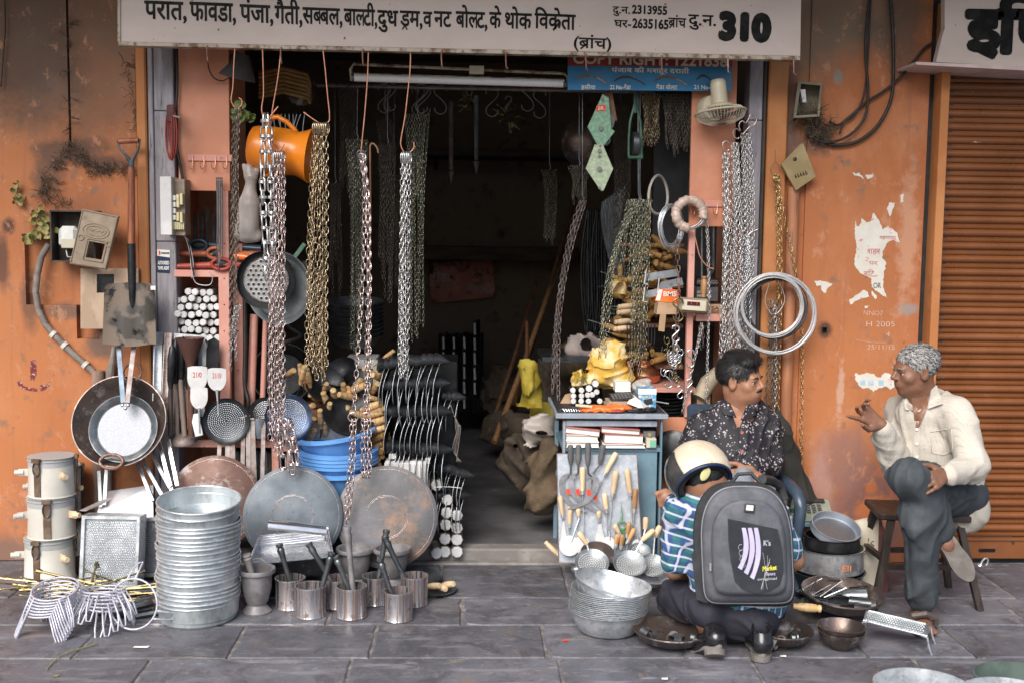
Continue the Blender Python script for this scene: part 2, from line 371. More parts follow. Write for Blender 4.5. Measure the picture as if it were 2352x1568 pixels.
def deva(s,bold=.012):
 Vs=[];Fs=[];n=0;x=0.0;i=0;run=''
 def addm(V,Fc,dx):
  nonlocal n
  Vs.append(V+np.array([dx,0]));Fs.extend([tuple(k+n for k in f)for f in Fc]);n+=len(V)
 def adv(t):
  a,_=gm(t+'त',bold);b,_=gm('त',bold);return a[:,0].max()-b[:,0].max()
 def flush():
  nonlocal run,x
  if run:
   V,Fc=gm(run,bold)
   if len(V):addm(V,Fc,x)
   x+=adv(run);run=''
 tw=bold+.035
 while i<len(s):
  c=s[i]
  if c=='{':
   flush();j=s.index('}',i);V,Fc=gm(s[i+1:j],bold);xm=V[:,0].max()-.155
   V2,F2=clip_right(V,Fc,xm);addm(V2,F2,x);x+=xm;i=j
  elif c=='~':
   flush();bx=x-.20;p=[(bx+.06,.20),(bx-.25,-.10),(bx-.30,-.03),(bx+.06,.30)]
   addm(np.array(p),[(0,1,2,3)],0)
  elif c=='^':
   flush();bx=x-.30
   addm(np.array([(bx,.06),(bx-.17,-.15),(bx-.10,-.15),(bx,-.02)]),[(0,1,2,3)],0)
   addm(np.array([(bx,.06),(bx,-.02),(bx+.10,-.15),(bx+.17,-.15)]),[(0,1,2,3)],0)
  else:run+=c
  i+=1
 flush()
 return np.concatenate(Vs),Fs
HL=None
def letters(name,s,u0,u1,vt,vb,Y,mat,parent,bold=.012,latin=False,rot=0.0,dep=.0015,lab=None):
 wt=max(0,bold-.012);bold=min(bold,.012)
 V,Fc=(gm(s,bold)if latin else deva(s,bold))
 ref,_=gm('H'if latin else 'त',bold)
 t,b=ref[:,1].max(),ref[:,1].min()
 V=V.copy();x0,x1=V[:,0].min(),V[:,0].max()
 um=(u0+u1)/2;a=P(u0,(vt+vb)/2,Y);c=P(u1,(vt+vb)/2,Y);zt=P(um,vt,Y).z;zb=P(um,vb,Y).z
 W=c.x-a.x
 xs=(V[:,0]-x0)/(x1-x0)*W;zs=(V[:,1]-b)/(t-b)*(zt-zb)
 m=MB();zz=zb+zs-(xs-W/2)*math.tan(rot)
 w_=wt*(zt-zb)/(t-b)
 for k in range(9 if wt>0 else 1):
  dx,dz=(0,0)if k==0 else(w_*cos(k*PI/4),w_*sin(k*PI/4))
  m.add(np.stack([a.x+xs+dx,np.full(len(xs),Y+k*.00009),zz+dz],1),Fc)
 return put(name,m,mat,parent,W=parent is not None,smooth=0,label=lab)
 # ---------------------------------------------------------------- chains
def link_template(L,Wd,r,n=8,k=4):
 pts=[]
 h=(L-Wd)/2
 for j in range(n):
  t=2*PI*(j+.5)/n;x=Wd/2*cos(t);z=Wd/2*sin(t)+(h if sin(t)>0 else-h);pts.append((x,z))
 V=[];Fc=[]
 for j in range(n):
  p=Vector((pts[j][0],0,pts[j][1]));a=Vector((pts[j-1][0],0,pts[j-1][1]));b=Vector((pts[(j+1)%n][0],0,pts[(j+1)%n][1]))
  tg=(b-a).normalized();nx=Vector((0,1,0));o=tg.cross(nx)
  for q in range(k):
   t=2*PI*(q+.5)/k;V.append(tuple(p+(nx*cos(t)+o*sin(t))*r))
 for j in range(n):
  for q in range(k):
   Fc.append((j*k+q,((j+1)%n)*k+q,((j+1)%n)*k+(q+1)%k,j*k+(q+1)%k))
 return np.array(V),Fc
def resample(path,step):
 path=[Vector(p)for p in path];out=[];d=0;acc=0
 for a,b in zip(path,path[1:]):
  l=(b-a).length;t=acc
  while t<l:out.append((a+(b-a)*(t/l),(b-a).normalized()));t+=step
  acc=t-l
 return out
def chain_mesh(path,L,Wd=None,r=None,n=8,k=4,tw=0.0,jit=.25):
 Wd=Wd or L*.58;r=r or L*.068
 T,Fc=link_template(L,Wd,r,n,k);pts=resample(path,L-2.4*r)
 V=[];F_=[];base=0;ph=random.random()*3
 FcA=np.array(Fc)
 for i,(p,d)in enumerate(pts):
  q=(-d).to_track_quat('Z','Y').to_matrix()
  a=ph+(i%2)*PI/2+tw*i+RU(-jit,jit)
  m=np.array(q@Matrix.Rotation(a,3,'Z'))
  V.append(T@m.T+np.array(p));F_.append(FcA+base);base+=len(T)
 if not V:return None
 V=np.concatenate(V);F_=np.concatenate(F_)
 me=bpy.data.meshes.new('chain');me.from_pydata(V.tolist(),[],F_.tolist());set_smooth(me,180);me.update();return me
def bundle(label,tops,bots,Y,n,L,mat,group='chains hung up for sale',name='chain_bundle',Y1=None,spread=None,lens=None,sway=.004,Wd=None,r=None,res=(8,4),topw=.006,rnd=.15,cat='chain'):
 a=P(tops[0],tops[1],Y);t=thing(name,label,cat,a,group=group);Y1=Y if Y1 is None else Y1
 for i in range(n):
  f=(i+.5)/n if n>1 else .5
  vb=bots[2]-random.random()*rnd*(bots[2]-tops[1])
  if lens:vb=lens[i%len(lens)]
  b=P(bots[0]+(bots[1]-bots[0])*f,vb,Y1)
  yo=RU(-.02,.02)*(1 if n>2 else .3)
  s0=a+Vector(((f-.5)*topw*n,RU(-.006,.006),-.01))
  w=[]
  q=14
  for j in range(q+1):
   g=j/q;e=1-(1-g)**3
   x=s0 .x+(b.x-s0 .x)*(e if spread is None else g)+sin(g*5+i)*sway*min(1,3*g)
   w.append(Vector((x,s0 .y+(b.y+yo-s0 .y)*min(1,g*2 if Y1==Y else g),s0 .z+(b.z-s0 .z)*g)))
  me=chain_mesh(w,L*RU(.96,1.04),Wd,r,*res)
  if me:put('chain_strand',me,mat,t,W=1)
 return t
 # ---------------------------------------------------------------- SDF modelling for bodies and cloth
class SDF:
 def __init__(s,lo=None,hi=None,h=.005):
  s.h=h;s.ops=[];s.lo=None;s.bl=[];s.ns=None
 def cap(s,*a,**k):s.ops.append(('c',a,k));return s
 def ell(s,*a,**k):s.ops.append(('e',a,k));return s
 def wrinkle(s,*a,**k):s.ops.append(('w',a,k));return s
 def build(s):
  lo=[];hi=[]
  for t,a,k in s.ops:
   if t=='w':continue
   if k.get('sub')or(t=='e'and len(a)>4 and a[4]):continue
   if t=='c':r=max(a[2],(a[3]if len(a)>3 and a[3]else 0));p=[np.array(a[0]),np.array(a[1])]
   else:r=max(a[1]);p=[np.array(a[0])]
   for q in p:lo.append(q-r);hi.append(q+r)
  lo=np.min(lo,0)-.02;hi=np.max(hi,0)+.02
  s.lo=lo;s.n=np.ceil((hi-lo)/s.h).astype(int)+1;s.g=np.full(s.n,.5,np.float32)
  s.ax=[s.lo[i]+np.arange(s.n[i])*s.h for i in range(3)]
  for t,a,k in s.ops:{'c':s._cap,'e':s._ell,'w':s._wr}[t](*a,**k)
 def _sub(s,lo,hi):
  a=np.maximum(((np.array(lo)-s.lo)/s.h).astype(int),0);b=np.minimum(((np.array(hi)-s.lo)/s.h).astype(int)+2,s.n)
  if(b<=a).any():return None
  sl=tuple(slice(a[i],b[i])for i in range(3))
  X_,Y_,Z_=np.meshgrid(*[s.ax[i][sl[i]]for i in range(3)],indexing='ij',sparse=True)
  return sl,X_,Y_,Z_
 def _un(s,sl,d,k,sub=False):
  g=s.g[sl]
  if sub:
   if k>0:h=np.clip(.5-.5*(g+d)/k,0,1);s.g[sl]=g*(1-h)+(-d)*h+k*h*(1-h)
   else:s.g[sl]=np.maximum(g,-d)
  elif k>0:h=np.clip(.5+.5*(g-d)/k,0,1);s.g[sl]=g*(1-h)+d*h-k*h*(1-h)
  else:s.g[sl]=np.minimum(g,d)
 def _cap(s,a,b,ra,rb=None,k=.02,sub=False,flat=None):
  a=np.array(a,float);b=np.array(b,float);rb=ra if rb is None else rb
  m=max(ra,rb)*(1 if flat is None else max(1,*flat[1:2]))+k+3*s.h
  q=s._sub(np.minimum(a,b)-m,np.maximum(a,b)+m)
  if q is None:return s
  sl,X_,Y_,Z_=q;ab=b-a;L2=max((ab**2).sum(),1e-12)
  px,py,pz=X_-a[0],Y_-a[1],Z_-a[2]
  t=np.clip((px*ab[0]+py*ab[1]+pz*ab[2])/L2,0,1)
  dx,dy,dz=px-t*ab[0],py-t*ab[1],pz-t*ab[2]
  d2=dx*dx+dy*dy+dz*dz
  if flat is not None:
   nrm,f=flat;dn=dx*nrm[0]+dy*nrm[1]+dz*nrm[2];d2=d2+dn*dn*(1/(f*f)-1)
  d=np.sqrt(d2)-(ra+(rb-ra)*t)
  if flat is not None:d=d*min(1,flat[1]*1.3)
  s._un(sl,d.astype(np.float32),k,sub);return s
 def _ell(s,c,r,rot=None,k=.02,sub=False):
  c=np.array(c,float);r=np.array(r,float);m=r.max()+k+3*s.h
  q=s._sub(c-m,c+m)
  if q is None:return s
  sl,X_,Y_,Z_=q;x,y,z=X_-c[0],Y_-c[1],Z_-c[2]
  if rot is not None:
   Q=np.array(rot.to_3x3()if isinstance(rot,Matrix)else Euler(rot).to_matrix())
   x,y,z=x*Q[0,0]+y*Q[1,0]+z*Q[2,0],x*Q[0,1]+y*Q[1,1]+z*Q[2,1],x*Q[0,2]+y*Q[1,2]+z*Q[2,2]
  k0=np.sqrt((x/r[0])**2+(y/r[1])**2+(z/r[2])**2);k1=np.sqrt((x/r[0]**2)**2+(y/r[1]**2)**2+(z/r[2]**2)**2)
  d=k0*(k0-1)/np.maximum(k1,1e-6)
  s._un(sl,d.astype(np.float32),k,sub);return s
 def _wr(s,amp,fs,seed=0,ridge=0.0):
  X_,Y_,Z_=np.meshgrid(*s.ax,indexing='ij',sparse=True);rs=np.random.RandomState(seed)
  w=0
  for f in fs:
   for _ in range(3):
    d=rs.normal(size=3);d/=np.linalg.norm(d);ph=rs.rand()*6;d2=rs.normal(size=3)*f*.35
    w=w+np.sin((X_*d[0]+Y_*d[1]+Z_*d[2])*f+ph+1.6*np.sin(X_*d2[0]+Y_*d2[1]+Z_*d2[2]))/len(fs)/3
  if ridge:
   for f in fs[:2]:
    for _ in range(3):
     d=rs.normal(size=3);d/=np.linalg.norm(d);d2=rs.normal(size=3)*f*.30;d3=rs.normal(size=3)*f*.5
     u=(X_*d[0]+Y_*d[1]+Z_*d[2])*f+rs.rand()*6+1.5*np.sin(X_*d2[0]+Y_*d2[1]+Z_*d2[2])
     w=w-ridge*np.clip(1-1.6*np.abs(np.sin(u)),0,1)*np.clip(.3+np.sin(X_*d3[0]+Y_*d3[1]+Z_*d3[2]+rs.rand()*6),0,1)
  s.g+=(amp*w).astype(np.float32);return s
 def mesh(s,name):
  s.build();g=s.g;neg=g<0;n=s.n
  idx=np.zeros(n-1,bool);cnt=np.zeros(n-1,np.int8)
  for dx in(0,1):
   for dy in(0,1):
    for dz in(0,1):cnt+=neg[dx:n[0]-1+dx,dy:n[1]-1+dy,dz:n[2]-1+dz]
  act=(cnt>0)&(cnt<8);I=np.argwhere(act);vid=np.full(n-1,-1,np.int64);vid[act]=np.arange(len(I))
  acc=np.zeros((len(I),3));c=np.zeros(len(I))
  corners=[(a,b,d)for a in(0,1)for b in(0,1)for d in(0,1)]
  val={q:g[I[:,0]+q[0],I[:,1]+q[1],I[:,2]+q[2]]for q in corners}
  for q in corners:
   for ax in range(3):
    if q[ax]:continue
    q2=list(q);q2[ax]=1;q2=tuple(q2);a,b=val[q],val[q2];m=(a<0)!=(b<0)
    t=np.where(m,a/np.where(m,a-b,1),0);p=np.array(q,float)[None].repeat(len(I),0);p[:,ax]+=t
    acc[m]+=p[m];c[m]+=1
  V=s.lo+(I+acc/np.maximum(c,1)[:,None])*s.h
  Fs=[]
  for ax in range(3):
   o=[1 if i==ax else 0 for i in range(3)]
   A=neg[:n[0]-o[0],:n[1]-o[1],:n[2]-o[2]];B=neg[o[0]:,o[1]:,o[2]:]
   E=np.argwhere(A!=B);u_,v_=(ax+1)%3,(ax+2)%3
   ok=(E[:,u_]>0)&(E[:,v_]>0)&(E[:,u_]<n[u_]-1)&(E[:,v_]<n[v_]-1);E=E[ok]
   fl=A[E[:,0],E[:,1],E[:,2]]
   du=np.zeros(3,int);du[u_]=1;dv=np.zeros(3,int);dv[v_]=1
   q=[vid[tuple((E-x).T)]for x in(du*0,du,du+dv,dv)]
   Q=np.stack(q,1);Q[~fl]=Q[~fl][:,::-1];Fs.append(Q)
  Fq=np.concatenate(Fs)
  me=bpy.data.meshes.new(name);me.from_pydata(V.tolist(),[],Fq.tolist());me.update();set_smooth(me,180);return me
  # ================================================================ THE SETTING
ZB=P(1176,1568,-1.3)
nn=NT('road_asphalt',.9);nn.col(nn.mix(nn.noise(3),(.08,.075,.075),(.13,.12,.12)));nn.bump(nn.noise(80),.4)
m=MB();m.add([(-60,-60,-.12),(60,-60,-.12),(60,-2.02,-.12),(-60,-2.02,-.12)],[(0,1,2,3)])
tag(put('road',m,nn.m,smooth=0),kind='structure')
m=MB();m.box((0,-1.0,-.08),(16,2.04,.145));m_grout=M_('dusty_grout',(.13,.12,.12),(.25,.23,.22),rough=.9,scale=20,bump=.3)
pav=tag(put('pavement',m,m_grout),kind='structure')
q=NT('slate_slab',.5);v1=q.map((1,1,1));oi=q.N.new('ShaderNodeObjectInfo')
cx=q.N.new('ShaderNodeCombineXYZ');q.L.new(q.math('MULTIPLY',oi.outputs['Random'],30),cx.inputs[0]);q.L.new(q.math('MULTIPLY',oi.outputs['Random'],17),cx.inputs[1])
av=q.N.new('ShaderNodeVectorMath');q.L.new(q.vec,av.inputs[0]);q.L.new(cx.outputs[0],av.inputs[1]);q.vec=av.outputs[0]
c=q.mix(q.mr(q.noise(2.2,7,.66,dist=.8),.35,.65),(.080,.081,.096),(.165,.165,.19))
c=q.mix(q.mr(q.noise(5.5,8,.72,dist=1.2),.56,.72),c,(.19,.155,.13))
c=q.mix(q.mr(q.noise(1.6,7,.6,dist=.5),.64,.70,0,.8),c,(.20,.155,.125));c=q.mix(q.mr(q.noise(6,9,.75,dist=.8),.50,.60,0,.75),c,(.070,.066,.075));c=q.mix(q.mr(q.noise(17,8,.8,dist=.5),.56,.64,0,.6),c,(.25,.22,.20));c=q.mix(q.mr(q.noise(3,5,.6,vec=q.map((1,5,1),rot=(0,0,-.25))),.56,.64,0,.5),c,(.26,.26,.28))
c=q.mix(q.mr(q.noise(26,8,.75),.58,.72,0,.8),c,(.32,.31,.32))
c=q.mix(q.mr(q.noise(9,3,.5,vec=q.map((1,6,1),rot=(0,0,.3))),.66,.72),c,(.28,.26,.27))
hs=q.N.new('ShaderNodeHueSaturation');q.L.new(c,hs.inputs['Color']);q.L.new(q.mr(oi.outputs['Random'],0,1,.8,1.25),hs.inputs['Value']);q.col(hs.outputs[0])
q.rough(q.mr(q.noise(7,5),.3,.7,.38,.68));q.bump(q.math('ADD',q.noise(4,8,.7),q.mr(q.noise(60),0,1,0,.25)),.5,.01)
m_slate=q.m
rowsY=[G(1176,v).y for v in(1310,1372,1434,1510)]+[G(1176,1510).y-.36,G(1176,1510).y-.70]
rowsY=[0.0]+rowsY[1:]+[-2.0]
cuts={0:[60,340,700,1010,1302,1640,1990,2290],1:[180,470,760,1062,1400,1720,2010,2330],2:[200,544,857,1250,1560,1960,2200],3:[323,799,1290,1745,2130]}
V3_=Vector
for i in range(len(rowsY)-1):
 y1,y0=rowsY[i],rowsY[i+1]
 if i in cuts:
  vm={0:1340,1:1403,2:1472,3:1545}[i];xs=[G(u,vm).x for u in cuts[i]]
 else:xs=[-1.9+.62*k+.13*(i%2)for k in range(7)]
 xs=[xs[0]-.6*k for k in(6,5,4,3,2,1)]+xs+[xs[-1]+.6*k for k in(1,2,3,4,5)]
 for a,b in zip(xs,xs[1:]):
  g=.004;sk=RU(-.006,.006);h=RU(-.0015,.0015)
  o=[];A=[(a+g,y0+g),(b-g,y0+g),(b-g,y1-g),(a+g,y1-g)]
  for(p,q_)in zip(A,A[1:]+A[:1]):
   k=max(3,int(math.hypot(q_[0]-p[0],q_[1]-p[1])/.06))
   for j in range(k):
    f=j/k;ch=RU(0,.004)+(RU(.004,.014)if random.random()<.10 else 0);x_,y_=p[0]+(q_[0]-p[0])*f,p[1]+(q_[1]-p[1])*f
    cx_,cy_=(a+b)/2,(y0+y1)/2;x_+=math.copysign(min(ch,abs(cx_-x_)),cx_-x_)if abs(q_[0]-p[0])<1e-6 or j==0 else 0;y_+=math.copysign(ch,cy_-y_)if abs(q_[1]-p[1])<1e-6 or j==0 else 0;o.append(V3_((x_,y_,h)))
  c_=V3_(((a+b)/2,(y0+y1)/2,h));m=MB();m.rings([[p-V3_((0,0,.02))for p in o],[p-V3_((0,0,.004))for p in o],[p+(c_-p).normalized()*.005 for p in o]],cap0=False)
  put('paving_slab',m,m_slate,pav)
def wallmat():
 q=NT('orange_limewash',.78)
 v=q.map((1,1,.55))
 c=q.mix(q.mr(q.noise(1.3,6,.6,vec=v),.35,.68),(.37,.12,.042),(.48,.176,.062))
 c=q.mix(q.mr(q.noise(5,8,.7,vec=v),.50,.80),c,(.52,.22,.105))
 c=q.mix(q.mr(q.noise(12,3,.55),.60,.70,0,.75),c,(.20,.125,.085))
 c=q.mix(q.mr(q.noise(38,4,.6),.66,.74,0,.8),c,(.11,.06,.04))
 streak=q.mr(q.noise(26,6,.7,vec=q.map((1,1,.05))),.55,.70,0,.6);c=q.mix(streak,c,(.28,.12,.07))
 pale=q.mr(q.noise(60,5,.8,vec=q.map((1,1,.25))),.69,.74,0,.55);c=q.mix(pale,c,(.66,.44,.34))
 def B(u,vv,ru,rv,colr,nz=.9,ns=6,soft=.7,k=1.0):
  nonlocal c
  p=P(u,vv,0);mk=q.blob(p.x,p.z,ru*S(0),rv*S(0),soft,nz,ns)
  c=q.mix(q.math('MULTIPLY',mk,k),c,colr)
 B(185,130,190,190,(.20,.105,.06),k=.8);B(50,90,130,170,(.10,.06,.04),k=.85);B(250,40,60,80,(.16,.10,.06),k=.6)
 B(165,350,75,30,(.10,.05,.03),1.2,9,k=.85);B(240,375,60,16,(.09,.045,.03),1.2,10,k=.8);B(110,400,35,45,(.13,.06,.035),1.2,10,k=.8)
 B(20,520,14,16,(.05,.02,.015),k=.9);B(6,600,14,60,(.10,.045,.03),k=.85);B(165,500,90,60,(.20,.08,.04),1.0,6,k=.5)
 B(70,700,20,60,(.10,.06,.045),1.,8,k=.7);B(150,715,50,18,(.13,.085,.065),1.,8,k=.8);B(225,790,30,30,(.13,.09,.07),1.,8,k=.8)
 B(250,790,45,30,(.13,.08,.06),1.2,9,k=.7);B(130,1180,100,90,(.30,.12,.07),k=.6);B(20,1290,90,60,(.18,.11,.08),k=.9);B(250,1190,50,60,(.50,.28,.2),k=.5)
 B(1870,60,130,110,(.17,.12,.08),k=.9,nz=1.1);B(1815,250,25,120,(.12,.075,.06),1.3,8,k=.85);B(1870,330,40,25,(.10,.06,.05),1.3,10,k=.7);B(1980,30,120,70,(.18,.12,.08),k=.8);B(2070,60,50,110,(.12,.075,.05),k=.8)
 B(1925,178,10,16,(.22,.2,.17),.5,6,k=1);B(1985,1180,110,110,(.20,.10,.09),.9,5,k=.85);B(1940,1060,60,70,(.27,.14,.115),.9,6,k=.75);B(1880,1150,30,130,(.42,.26,.23),1.2,9,k=.6)
 B(2000,1120,14,14,(.52,.15,.04),1.4,12,k=.8);B(2010,1170,50,34,(.56,.17,.05),1.7,16,k=.8);B(2040,1080,24,16,(.5,.16,.06),1.5,16,k=.6);B(2085,545,22,140,(.60,.36,.24),1.5,14,k=.5)
 B(1895,758,16,18,(.06,.03,.02),.7,14,k=.9);B(2085,710,22,14,(.3,.25,.22),.8,12,k=.9);B(1770,705,26,12,(.10,.05,.04),1.3,14,k=.8);B(1930,900,8,60,(.62,.45,.36),1.6,20,k=.5)
 c=q.mix(q.mr(q.noise(8,10,.8,vec=q.map((1,1,.7))),.56,.60,0,.6),c,(.52,.25,.14));c=q.mix(q.mr(q.noise(3.3,10,.78),.60,.66,0,.65),c,(.30,.13,.075));c=q.mix(q.mr(q.noise(150,3,.6),.64,.70,0,.5),c,(.12,.06,.04))
 q.col(c);q.bump(q.math('ADD',q.noise(5,8,.65),q.mr(q.noise(90,3),0,1,0,.2)),.45,.006);q.rough(q.mr(q.noise(4,4),.3,.7,.6,.85))
 return q.m
m_wall=wallmat()
def wall_mesh(x0,x1,z0,z1,holes,Y=0.0,dep=.04,thick=.25):
 m=MB();xs=sorted({x0,x1,*[h[0]for h in holes],*[h[1]for h in holes]});zs=sorted({z0,z1,*[h[2]for h in holes],*[h[3]for h in holes]})
 ish=lambda x,z:any(h[0]<x<h[1]and h[2]<z<h[3]for h in holes)
 C=lambda i,j:(0<=i<len(xs)-1 and 0<=j<len(zs)-1)and not ish((xs[i]+xs[i+1])/2,(zs[j]+zs[j+1])/2)
 for i in range(len(xs)-1):
  for j in range(len(zs)-1):
   a,b,c_,d=xs[i],xs[i+1],zs[j],zs[j+1]
   if C(i,j):
    m.add([(a,Y,c_),(b,Y,c_),(b,Y,d),(a,Y,d)],[(0,1,2,3)])
   else:
    m.add([(a,Y+dep,c_),(b,Y+dep,c_),(b,Y+dep,d),(a,Y+dep,d)],[(0,1,2,3)])
    if C(i-1,j):m.add([(a,Y,c_),(a,Y+dep,c_),(a,Y+dep,d),(a,Y,d)],[(0,1,2,3)])
    if C(i+1,j):m.add([(b,Y,c_),(b,Y,d),(b,Y+dep,d),(b,Y+dep,c_)],[(0,1,2,3)])
    if C(i,j-1):m.add([(a,Y,c_),(b,Y,c_),(b,Y+dep,c_),(a,Y+dep,c_)],[(0,1,2,3)])
    if C(i,j+1):m.add([(a,Y,d),(a,Y+dep,d),(b,Y+dep,d),(b,Y,d)],[(0,1,2,3)])
 t=thick
 m.add([(x0,Y,z0),(x0,Y+t,z0),(x0,Y+t,z1),(x0,Y,z1),(x1,Y,z0),(x1,Y+t,z0),(x1,Y+t,z1),(x1,Y,z1)],[(0,3,2,1),(4,5,6,7),(3,7,6,2),(1,2,6,5)])
 return m
def H(u0,u1,v0,v1):a=P(u0,v1,0);b=P(u1,v0,0);return(a.x,b.x,a.z,b.z)
xL,xR=X(322,0),X(1792,0)
cr=P(158,160,0)
holes=[H(60,200,548,700),H(177,228,699,778),(cr.x-.006,cr.x+.004,P(158,338,0).z,3.3)]
ow=thing('orange_wall','orange limewashed wall with rusty meter boxes, chased plaster and an old conduit','wall',(0,0,0))
put('plaster_face',wall_mesh(-7,xL,0,3.3,holes),m_wall,ow)
m=MB();a,b=X(322,-.03),X(345,-.03);m.box(((a+b)/2,.085,1.65),(b-a,.23,3.3),bev=.006);m_band=M_('ochre_band',(.44,.17,.055),(.52,.22,.08),rough=.7,scale=3,bump=.2,c3=(.25,.12,.07),thr3=(.6,.75))
put('edge_pilaster',m,m_band,ow)
ow2=thing('orange_wall','orange wall with torn white posters and chalk scribbles beside the shutter','wall',(0,0,0))
xS=X(2108,0)
hw=[(lambda p,r:(p.x-r,p.x+r,p.z-r,p.z+r))(P(1957,631,0),.012),H(2110-3,2112,-400,0)]
put('plaster_face',wall_mesh(X(1838,0),xS,0,3.3,[H(1888,1900,752,765)]),m_wall,ow2)
m=MB();a,b=X(1747,-.02),X(1792,-.02);m.box(((a+b)/2,.09,1.65),(b-a,.22,3.3),bev=.006);put('edge_pilaster',m,m_band,ow2)
m=MB();a,b=b+.0015,X(1838,.01);m.box(((a+b)/2,.13,1.65),(b-a,.24,3.3),bev=.004);put('recessed_strip',m,m_wall,ow2)
pz=P(1824,430,-.02)
m=MB();m.cyl((pz.x,-.012,0),(pz.x,-.012,pz.z),.026,n=20);m_pipe=M_('painted_pipe',(.36,.15,.075),(.46,.2,.10),rough=.5,scale=4,stretch=(3,3,.5),c3=(.13,.07,.05),thr3=(.55,.7),bump=.1)
put('drain_pipe',m,m_pipe,ow2)
m_conc=M_('grimy_concrete',(.10,.085,.075),(.15,.13,.11),rough=.9,scale=4,bump=.3)
m=MB();m.box((0,-.62,3.12),(15,1.85,.12));tag(put('unseen_canopy_slab',m,m_conc),kind='structure')  # canopy out of view, depth set for the shade on wall top and sign
m=MB();m.box((0,2.4,2.86),(5.4,4.3,.12));tag(put('ceiling',m,m_conc),kind='structure')
m_room=NT('dingy_room_paint',.85);c=m_room.mix(m_room.noise(3),(.16,.12,.09),(.25,.19,.14));c=m_room.mix(m_room.mr(m_room.noise(7,7,.7),.55,.7),c,(.06,.045,.035));m_room.col(c);m_room.bump(m_room.noise(20),.3);m_room=m_room.m
m=MB();m.box((0,4.06,1.4),(5.2,.1,2.8));tag(put('back_wall',m,m_room),kind='structure')
m=MB();m.box((X(410,0)-.42,2.14,1.4),(.1,3.72,2.8));tag(put('left_wall',m,m_room),kind='structure')
m=MB();m.box((X(1745,0)+.30,2.14,1.4),(.1,3.72,2.8));tag(put('right_wall',m,m_room),kind='structure')
m_floor=M_('worn_dark_floor',(.10,.10,.105),(.17,.168,.175),rough=.5,scale=3,bump=.2,c3=(.24,.23,.22))
m=MB();m.box((0,2.09,0.01),(5.2,4.0,.09));tag(put('shop_floor',m,m_floor),kind='structure')
m_th=M_('worn_threshold_stone',(.18,.165,.155),(.30,.28,.26),rough=.8,scale=6,bump=.4,c3=(.10,.09,.085))
m=MB();a,b=X(410,0),X(1700,0);m.box(((a+b)/2,.038,.01),(b-a,.095,.10),bev=.008);m.box(((a+b)/2,-.035,-.006),(b-a,.05,.03),bev=.005);tag(put('doorstep',m,m_th),kind='structure')
m=MB();m.box((0,.35,2.95),(9.4,.2,.5));tag(put('lintel',m,m_conc),kind='structure')
def post(u0,u1,Y,label,z1=2.9,w=.10):
 t=thing('door_post',label,'post',(X((u0+u1)/2,Y),Y,0));L_=X(u1,Y)-X(u0,Y)
 zs=[0,.62,1.42,1.98,2.35,z1]
 for a,b in zip(zs,zs[1:]):
  m=MB();m.box((0,w/2,(a+b)/2),(L_-RU(0,.004),w,b-a-.003),bev=.003,rot=(0,RU(-.001,.001),0));put('board',m,m_lilac,t)
 return t
pl=post(362,408,-.005,'weathered grey wooden door post carrying the white fuse box')
m=MB();xx=X(354,-.02)-pl.location.x;m.box((xx,.05,1.4),(.022,.12,2.8),bev=.003);put('edge_strip',m,m_lilac,pl)
pr=post(1703,1735,.0,'weathered grey wooden door post behind the silver chains')
m=MB();xx=X(1741,-.02)-pr.location.x;m.box((xx,.05,1.4),(.014,.12,2.8),bev=.003);put('edge_strip',m,m_darkwood,pr)
m_shut=NT('shutter_paint',.33);c=m_shut.mix(m_shut.mr(m_shut.noise(2.5,6,.6),.35,.7),(.17,.058,.018),(.24,.086,.028))
c=m_shut.mix(m_shut.mr(m_shut.noise(14,7,.75,vec=m_shut.map((.6,1,2))),.66,.70),c,(.62,.50,.44));c=m_shut.mix(m_shut.mr(m_shut.noise(9,6,.7),.60,.75,0,.7),c,(.14,.055,.03));c=m_shut.mix(m_shut.mr(m_shut.noise(50,3,.6),.68,.72),c,(.12,.06,.04))
m_shut.col(c);m_shut.rough(m_shut.mr(m_shut.noise(5),.3,.7,.22,.5));m_shut.bump(m_shut.noise(9),.15);m_shut=m_shut.m
sh=thing('roller_shutter','closed brown orange roller shutter with a padlock at its foot','shutter',(X(2137,.03),.03,0))
x0,x1=0,1.6;zt=2.42;ph=.0585;z=.115
while z<zt:
 m=MB();prof=[(0,0),(-.004,.004),(-.004,.014),(.004,.018),(.004,.022),(-.006,.026),(-.014,.034),(-.014,.046),(-.006,.054),(0,.0565)]
 V=[(xx_,p[0],z+p[1])for xx_ in(x0,x1)for p in prof];n_=len(prof)
 m.add(V,[(i,n_+i,n_+i+1,i+1)for i in range(n_-1)]);m.add([(x0,.02,z-.001),(x1,.02,z-.001),(x1,.02,z+ph),(x0,.02,z+ph)],[(0,1,2,3)])
 put('slat',m,m_shut,sh,smooth=50);z+=ph
m=MB();m.box((.8,-.005,.062),(1.6,.03,.098),bev=.004);m.box((.8,-.024,.108),(1.6,.008,.012));put('bottom_rail',m,m_shut,sh)
for xx in(.42,.62,.80,1.05):
 m=MB();m.cyl((xx,-.026,.092),(xx,-.020,.092),.006,n=8);put('rivet',m,m_steel,sh)
m=MB();m.box((.30,-.022,.055),(.075,.006,.014));put('lock_slot',m,m_black,sh)
m=MB();m.box((-.021,-.045,1.25),(.038,.09,2.5),bev=.003);put('guide_rail',m,m_band,sh)
pp=P(2253,1305,-.04)
t=thing('padlock','round silver padlock hanging at the foot of the shutter','padlock',pp,(.1,.5,.25))
m=MB();m.lathe([(0,-.012),(.022,-.012),(.026,-.008),(.026,.008),(.022,.012),(0,.012)],Matrix.Rotation(R(90),4,'X'),24);put('lock_body',m,m_bright,t)
